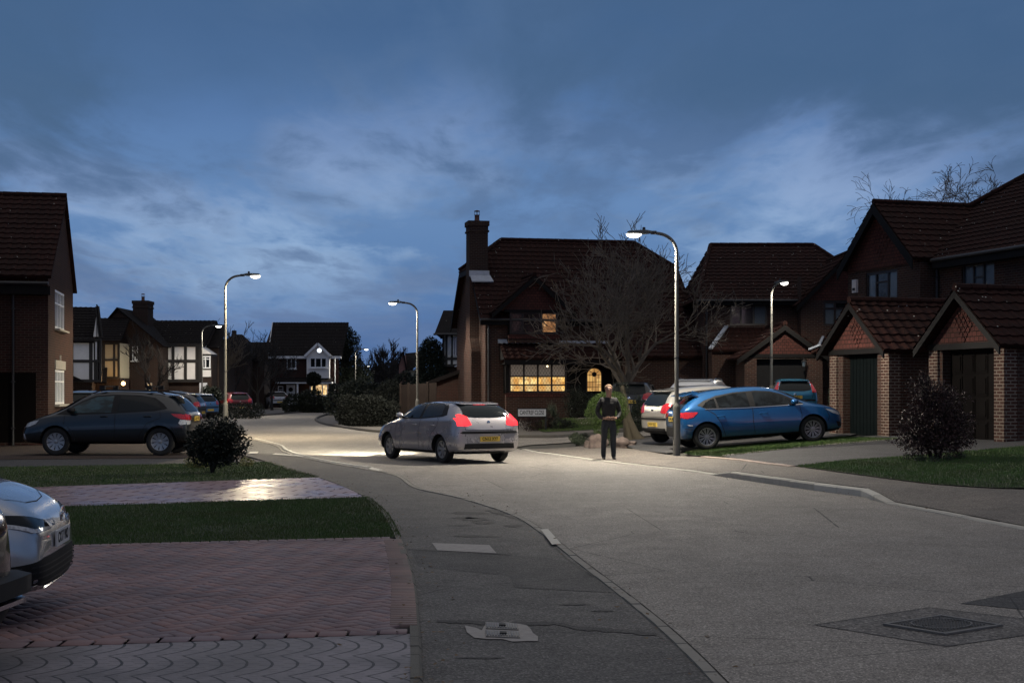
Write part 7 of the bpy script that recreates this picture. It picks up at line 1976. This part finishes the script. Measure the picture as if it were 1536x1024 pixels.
# ---------------------------------------------------------------- street sign
Ys = 50.5; xs = PX(798, Ys); z0 = terr(xs, Ys)
e = empty('street_sign', (xs, Ys, z0), R(4), 'white low street name board with black letters on two dark legs', 'sign')
zt = PZ(613.5, Ys)-z0; zb_ = PZ(624, Ys)-z0; wd = (PX(820.5, Ys)-PX(777, Ys))/2
b = MB(); b.box(-wd+.02, wd-.02, -.012, .012, zb_, zt); b.build('board', plain('sign white', (.60, .60, .60), .5, var=.08), e)
b = MB(); b.box(-wd, wd, .013, .035, zt-.02, zt+.04); b.box(-wd, wd, .013, .035, zb_-.04, zb_+.01)
b.build('frame', M['black'], e)
for sg in (-1, 1):
    b = MB(); b.box(sg*(wd-.02)-.03, sg*(wd-.02)+.03, .036, .08, -.1, zt+.05); b.build('leg', M['black'], e)
text_mesh('lettering', 'CANTREF CLOSE', (zt-zb_)*.88, M['black'], e, Matrix.Translation((0, -.016, (zt+zb_)/2)) @ Matrix.Rotation(math.pi/2, 4, 'X'), ext=.002, sx=.5*1.0)
t_ = children_of(e)[-1]
wmax = max(abs(v.co.x) for v in t_.data.vertices)
for v in t_.data.vertices: v.co.x *= (wd-.08)/wmax

# ---------------------------------------------------------------- person
p = at(913, 690.3)
e = empty('person', (p.x, p.y, terr(p.x, p.y)+.012), R(8), 'person in dark jacket and dark trousers standing on the footway', 'person')
def skin(name, chains, mats, parent, lv=2, root=None):
    V = []; E = []; rad = []; key = {}
    for ch in chains:
        prev = None
        for q in ch:
            k = (round(q[0], 4), round(q[1], 4), round(q[2], 4))
            if k not in key: key[k] = len(V); V.append(k); rad.append(q[3] if not hasattr(q[3], '__len__') else q[3])
            if prev is not None: E.append((prev, key[k]))
            prev = key[k]
    me = bpy.data.meshes.new(name); me.from_pydata(V, E, []); o = bpy.data.objects.new(name, me); COL.objects.link(o)
    sk = o.modifiers.new('s', 'SKIN'); sk.use_smooth_shade = True
    for i, d in enumerate(me.skin_vertices[0].data):
        r_ = rad[i]; d.radius = (r_, r_) if not hasattr(r_, '__len__') else r_; d.use_root = (i == 0)
    ss = o.modifiers.new('u', 'SUBSURF'); ss.levels = ss.render_levels = lv
    dm = eval_mesh(o, name); bpy.data.objects.remove(o)
    for m in mats: dm.materials.append(m)
    for pl in dm.polygons: pl.use_smooth = True
    q = bpy.data.objects.new(name, dm); COL.objects.link(q); q.parent = parent; return q
# faces -Y (towards the camera side), head a little bowed
hip = (0, .0, .93, (.145, .105))
body = [[hip, (0, .005, 1.08, (.135, .095)), (0, .0, 1.25, (.155, .105)), (0, .0, 1.40, (.165, .10)), (0, 0, 1.475, (.075, .07)), (0, -.012, 1.53, .058), (0, -.02, 1.60, (.074, .085)), (0, -.018, 1.68, (.088, .104)), (0, -.01, 1.75, (.070, .086))]]
for sg in (-1, 1):
    body.append([(0, .0, 1.40, .165), (sg*.155, .01, 1.415, .06), (sg*.225, .03, 1.28, .050), (sg*.265, .045, 1.13, .042), (sg*.215, -.06, 1.02, .036), (sg*.13, -.15, .985, .028), (sg*.09, -.185, .985, (.036, .020))])
    bx, by, bz = sg*.09, -.185, .985
    for k, (dx, dz, L) in enumerate([(-.9, .030, .055), (-1., .012, .065), (-1., -.006, .062), (-.9, -.024, .05)]):
        body.append([(bx, by, bz, .03), (bx-sg*.035, by-.012, bz+dz, .0095), (bx-sg*(.035+L*.5), by-.022, bz+dz*1.1, .0085), (bx-sg*(.035+L*.9), by+.0, bz+dz*1.1-.004, .007)])
    body.append([(bx, by, bz, .03), (bx-sg*.008, by-.02, bz+.032, .010), (bx-sg*.035, by-.03, bz+.052, .0085)])
    body.append([hip, (sg*.095, .0, .86, .098), (sg*.105, -.01, .68, .086), (sg*.112, -.005, .50, .074), (sg*.118, .015, .34, .070), (sg*.122, .02, .16, .064), (sg*.124, .015, .08, .060), (sg*.12, -.06, .04, (.040, .028)), (sg*.128, -.15, .03, (.034, .020))])
SK = plain('skin', (.30, .17, .12), .55, var=.1); JK = plain('dark jacket cloth', (.014, .014, .015), .9, var=.5, bump=1.6, scale=1.2); TR = plain('dark trousers', (.022, .026, .032), .9, var=.5, scale=1., bump=1.6); SH = plain('dark shoes', (.025, .024, .026), .5); HAIR = plain('short fair hair', (.16, .10, .06), .8, bump=.8, scale=20)
bo = skin('body', body, [SK, TR, SH], e)
for pl in bo.data.polygons:
    z = pl.center.z
    pl.material_index = 2 if z < .075 else (1 if z < .93 and abs(pl.center.y) < .14 and not (z > .9 and abs(pl.center.x) > .2) and not pl.center.y < -.12 else 0)
jk = [[(0, .0, .88, (.165, .125)), (0, .0, .98, (.168, .128)), (0, .005, 1.10, (.165, .125)), (0, .0, 1.26, (.20, .140)), (0, .0, 1.40, (.19, .13)), (0, .0, 1.475, (.095, .09)), (0, -.006, 1.50, (.07, .065))]]
for sg in (-1, 1): jk.append([(0, .0, 1.40, .18), (sg*.16, .01, 1.415, .078), (sg*.232, .03, 1.28, .066), (sg*.272, .045, 1.13, .058), (sg*.22, -.06, 1.02, .050), (sg*.15, -.135, .99, .042)])
skin('jacket', jk, [JK], e)
b = MB(); b.tube([(0.165*math.cos(a), .12*math.sin(a), .985) for a in [R(q) for q in range(0, 361, 20)]], .012, 6); b.build('belt_line', plain('tan webbing', (.20, .15, .12), .8), e)
hb = MB(); hb.ico((0, .008, 1.705), 1, 3, .02, (.093, .106, .094)); 
ho = hb.build('hair', HAIR, e, smooth=True, uv=False)
bm = bmesh.new(); bm.from_mesh(ho.data); bmesh.ops.bisect_plane(bm, geom=bm.verts[:]+bm.edges[:]+bm.faces[:], plane_co=(0, -.045, 1.715), plane_no=(0, -.75, -.66), clear_outer=True); bm.to_mesh(ho.data); bm.free()
fm = MB(); fy = -.118
fm.ico((0, fy+.006, 1.655), 1, 2, 0, (.012, .016, .020)); fm.build('nose', SK, e, smooth=True, uv=False)
for sg in (-1, 1):
    fm = MB(); fm.ico((sg*.028, fy+.018, 1.683), 1, 2, 0, (.011, .008, .007)); fm.build('eye', plain('eye dark', (.03, .02, .02), .3), e, smooth=True, uv=False)
    fm = MB(); fm.ico((sg*.080, -.012, 1.67), 1, 2, 0, (.009, .018, .030)); fm.build('ear', SK, e, smooth=True, uv=False)
fm = MB(); fm.ico((0, fy+.022, 1.618), 1, 2, 0, (.024, .010, .006)); fm.build('mouth', plain('lips', (.25, .10, .08), .5), e, smooth=True, uv=False)
# ---------------------------------------------------------------- headlamp beams of the leaving car
for sg in (1, -1):
    ld = bpy.data.lights.new('headlamp_beam', 'SPOT'); ld.energy = 2900; ld.spot_size = R(58); ld.spot_blend = .9; ld.shadow_soft_size = .06; ld.color = (1., .91, .70)
    lo = bpy.data.objects.new('headlamp_beam', ld); COL.objects.link(lo); lo.parent = MOVING.r
    lo.location = (2.20, sg*.55, .62); lo.rotation_euler = (R(90-11), 0, R(-90+(4 if sg > 0 else -2)))
# wall lantern glow
for (x, y, z, en, col) in ((PX(185, 90.6), 90.2, PZ(575, 90.6), 60, (1., .55, .2)),):
    ld = bpy.data.lights.new('lantern_light', 'POINT'); ld.energy = en; ld.color = col; ld.shadow_soft_size = .12
    lo = bpy.data.objects.new('lantern_light', ld); COL.objects.link(lo); lo.location = (x, y-.1, z-.05)
# ---------------------------------------------------------------- sun (dusk, overcast) and sky
sd = bpy.data.lights.new('sun', 'SUN'); sd.energy = .10; sd.angle = R(60); sd.color = (1., .86, .70)
so = bpy.data.objects.new('sun', sd); COL.objects.link(so)
SUN_EL, SUN_AZ = R(74), R(160)
so.rotation_euler = (R(90)-SUN_EL, 0, R(15))
w = bpy.data.worlds.new('World'); S.world = w; w.use_nodes = True
nt = w.node_tree; nt.nodes.clear()
def N(t, **k):
    n = nt.nodes.new(t)
    for a, b in k.items():
        if a.startswith('_'): setattr(n, a[1:], b)
        else:
            key = int(a[1:]) if (a[0] == 'i' and a[1:].isdigit()) else a.replace('_', ' ')
            if isinstance(b, bpy.types.NodeSocket): nt.links.new(b, n.inputs[key])
            else: n.inputs[key].default_value = b
    return n
def MA(op, a, b=0., c=0.): return N('ShaderNodeMath', _operation=op, i0=a, i1=b, i2=c).outputs[0]
def RAMP(f, stops, mode='LINEAR'):
    n = N('ShaderNodeValToRGB', i0=f); e = n.color_ramp.elements; n.color_ramp.interpolation = mode
    while len(e) < len(stops): e.new(.5)
    for k, (p, c) in enumerate(stops): e[k].position = p; e[k].color = (*c, 1) if hasattr(c, '__len__') else (c, c, c, 1)
    return n.outputs[0]
def MIX(f, a, b): 
    n = N('ShaderNodeMix', _data_type='RGBA'); 
    for i, v in ((0, f), (6, a), (7, b)):
        if isinstance(v, bpy.types.NodeSocket): nt.links.new(v, n.inputs[i])
        else: n.inputs[i].default_value = v if i == 0 else (*v, 1)
    return n.outputs[2]
tc = N('ShaderNodeTexCoord').outputs['Generated']
sp = N('ShaderNodeSeparateXYZ', Vector=tc)
x, y, z = sp.outputs
zz = MA('MAXIMUM', z, 0.)
# cloud sheet: the direction projected on a flat layer, flattened towards the horizon
den = MA('ADD', zz, .10)
cv = N('ShaderNodeCombineXYZ', X=MA('DIVIDE', x, den), Y=MA('DIVIDE', y, den), Z=0.).outputs[0]
def NOI(scale, det, rough, dist, loc, sc=(1, 1, 1)):
    m = N('ShaderNodeMapping', Vector=cv, Location=loc, Scale=sc).outputs[0]
    return N('ShaderNodeTexNoise', Vector=m, Scale=scale, Detail=det, Roughness=rough, Distortion=dist).outputs[0]
n1 = NOI(.9, 8, .56, .35, (12.3, 6.4, 0), (1.0, .40, 1))
n2 = NOI(2.3, 7, .58, .5, (3.1, 14.2, 0), (1.0, .45, 1))
n3 = NOI(.7, 6, .55, .4, (6.9, 11.1, 0), (1.0, .40, 1))
n4 = NOI(5.5, 5, .6, .6, (2.2, 5.1, 0), (1.0, .5, 1))
arch = MA('MULTIPLY', MA('MULTIPLY', x, x), 1.1)
el = MA('ADD', MA('ADD', MA('MULTIPLY', zz, 1/.30), arch), MA('MULTIPLY_ADD', n2, .26, -.13))
elc = MA('ADD', MA('MULTIPLY', zz, 1/.30), MA('MULTIPLY_ADD', n2, .08, -.04))
skyc = RAMP(elc, [(0, (.036, .105, .25)), (.2, (.048, .132, .31)), (.42, (.085, .165, .34)), (.62, (.058, .115, .26)), (.82, (.034, .07, .165)), (1, (.03, .06, .13))])
lit = RAMP(el, [(0, (.045, .12, .28)), (.18, (.070, .16, .34)), (.34, (.215, .325, .51)), (.50, (.185, .265, .44)), (.62, (.115, .175, .33)), (.76, (.058, .10, .205)), (1, (.045, .08, .155))])
drk = RAMP(el, [(0, (.035, .095, .225)), (.3, (.055, .11, .245)), (.6, (.044, .083, .185)), (.76, (.028, .056, .125)), (1, (.025, .048, .105))])
cov = MA('ADD', MA('MULTIPLY', n3, .55), MA('ADD', MA('MULTIPLY', n2, .3), MA('MULTIPLY', n4, .15)))
c1 = RAMP(cov, [(.44, 0), (.55, 1)], 'EASE')
col = MIX(c1, skyc, lit)
c2 = RAMP(MA('ADD', MA('MULTIPLY', n1, .55), MA('ADD', MA('MULTIPLY', n2, .3), MA('MULTIPLY', n4, .15))), [(.455, 0), (.56, 1)], 'EASE')
col = MIX(MA('MULTIPLY', c2, RAMP(el, [(.08, .25), (.3, .8), (.7, .95)])), col, drk)
col = MIX(MA('MULTIPLY', RAMP(el, [(.60, 0), (.76, .9)], 'EASE'), RAMP(n1, [(.42, .45), (.6, 1)])), col, (.030, .062, .135))
col = MIX(MA('MULTIPLY', MA('MULTIPLY', n4, n2), .28), col, (.10, .15, .26))
col = MIX(RAMP(zz, [(.32, 0), (.50, 1)]), col, (.125, .135, .165))
col = MIX(RAMP(zz, [(.5, 0), (.85, 1)]), col, (.27, .258, .255))
sky = N('ShaderNodeTexSky', _sky_type='NISHITA', _sun_disc=False); sky.sun_elevation = R(2); sky.sun_rotation = R(160); sky.air_density = 1.3; sky.ozone_density = 4.
b1_ = N('ShaderNodeBackground', Color=sky.outputs[0], Strength=.05)
b2_ = N('ShaderNodeBackground', Color=col, Strength=1.)
mx_ = N('ShaderNodeAddShader'); nt.links.new(b1_.outputs[0], mx_.inputs[0]); nt.links.new(b2_.outputs[0], mx_.inputs[1])
out = N('ShaderNodeOutputWorld'); nt.links.new(mx_.outputs[0], out.inputs[0])

# ---------------------------------------------------------------- camera and render
cd = bpy.data.cameras.new('camera'); co = bpy.data.objects.new('camera', cd); COL.objects.link(co)
co.location = (0, 0, CH); co.rotation_euler = (R(90), 0, 0)
cd.sensor_width = 36; cd.lens = 36*F/1536; cd.shift_y = (HZ-512)/1536; cd.clip_end = 3000; cd.clip_start = .1
S.camera = co
S.view_settings.view_transform = 'Standard'; S.view_settings.look = 'None'; S.view_settings.exposure = .35; S.view_settings.gamma = 1
S.cycles.use_denoising = True
S.cycles.sample_clamp_indirect = 4.
S.cycles.max_bounces = 5
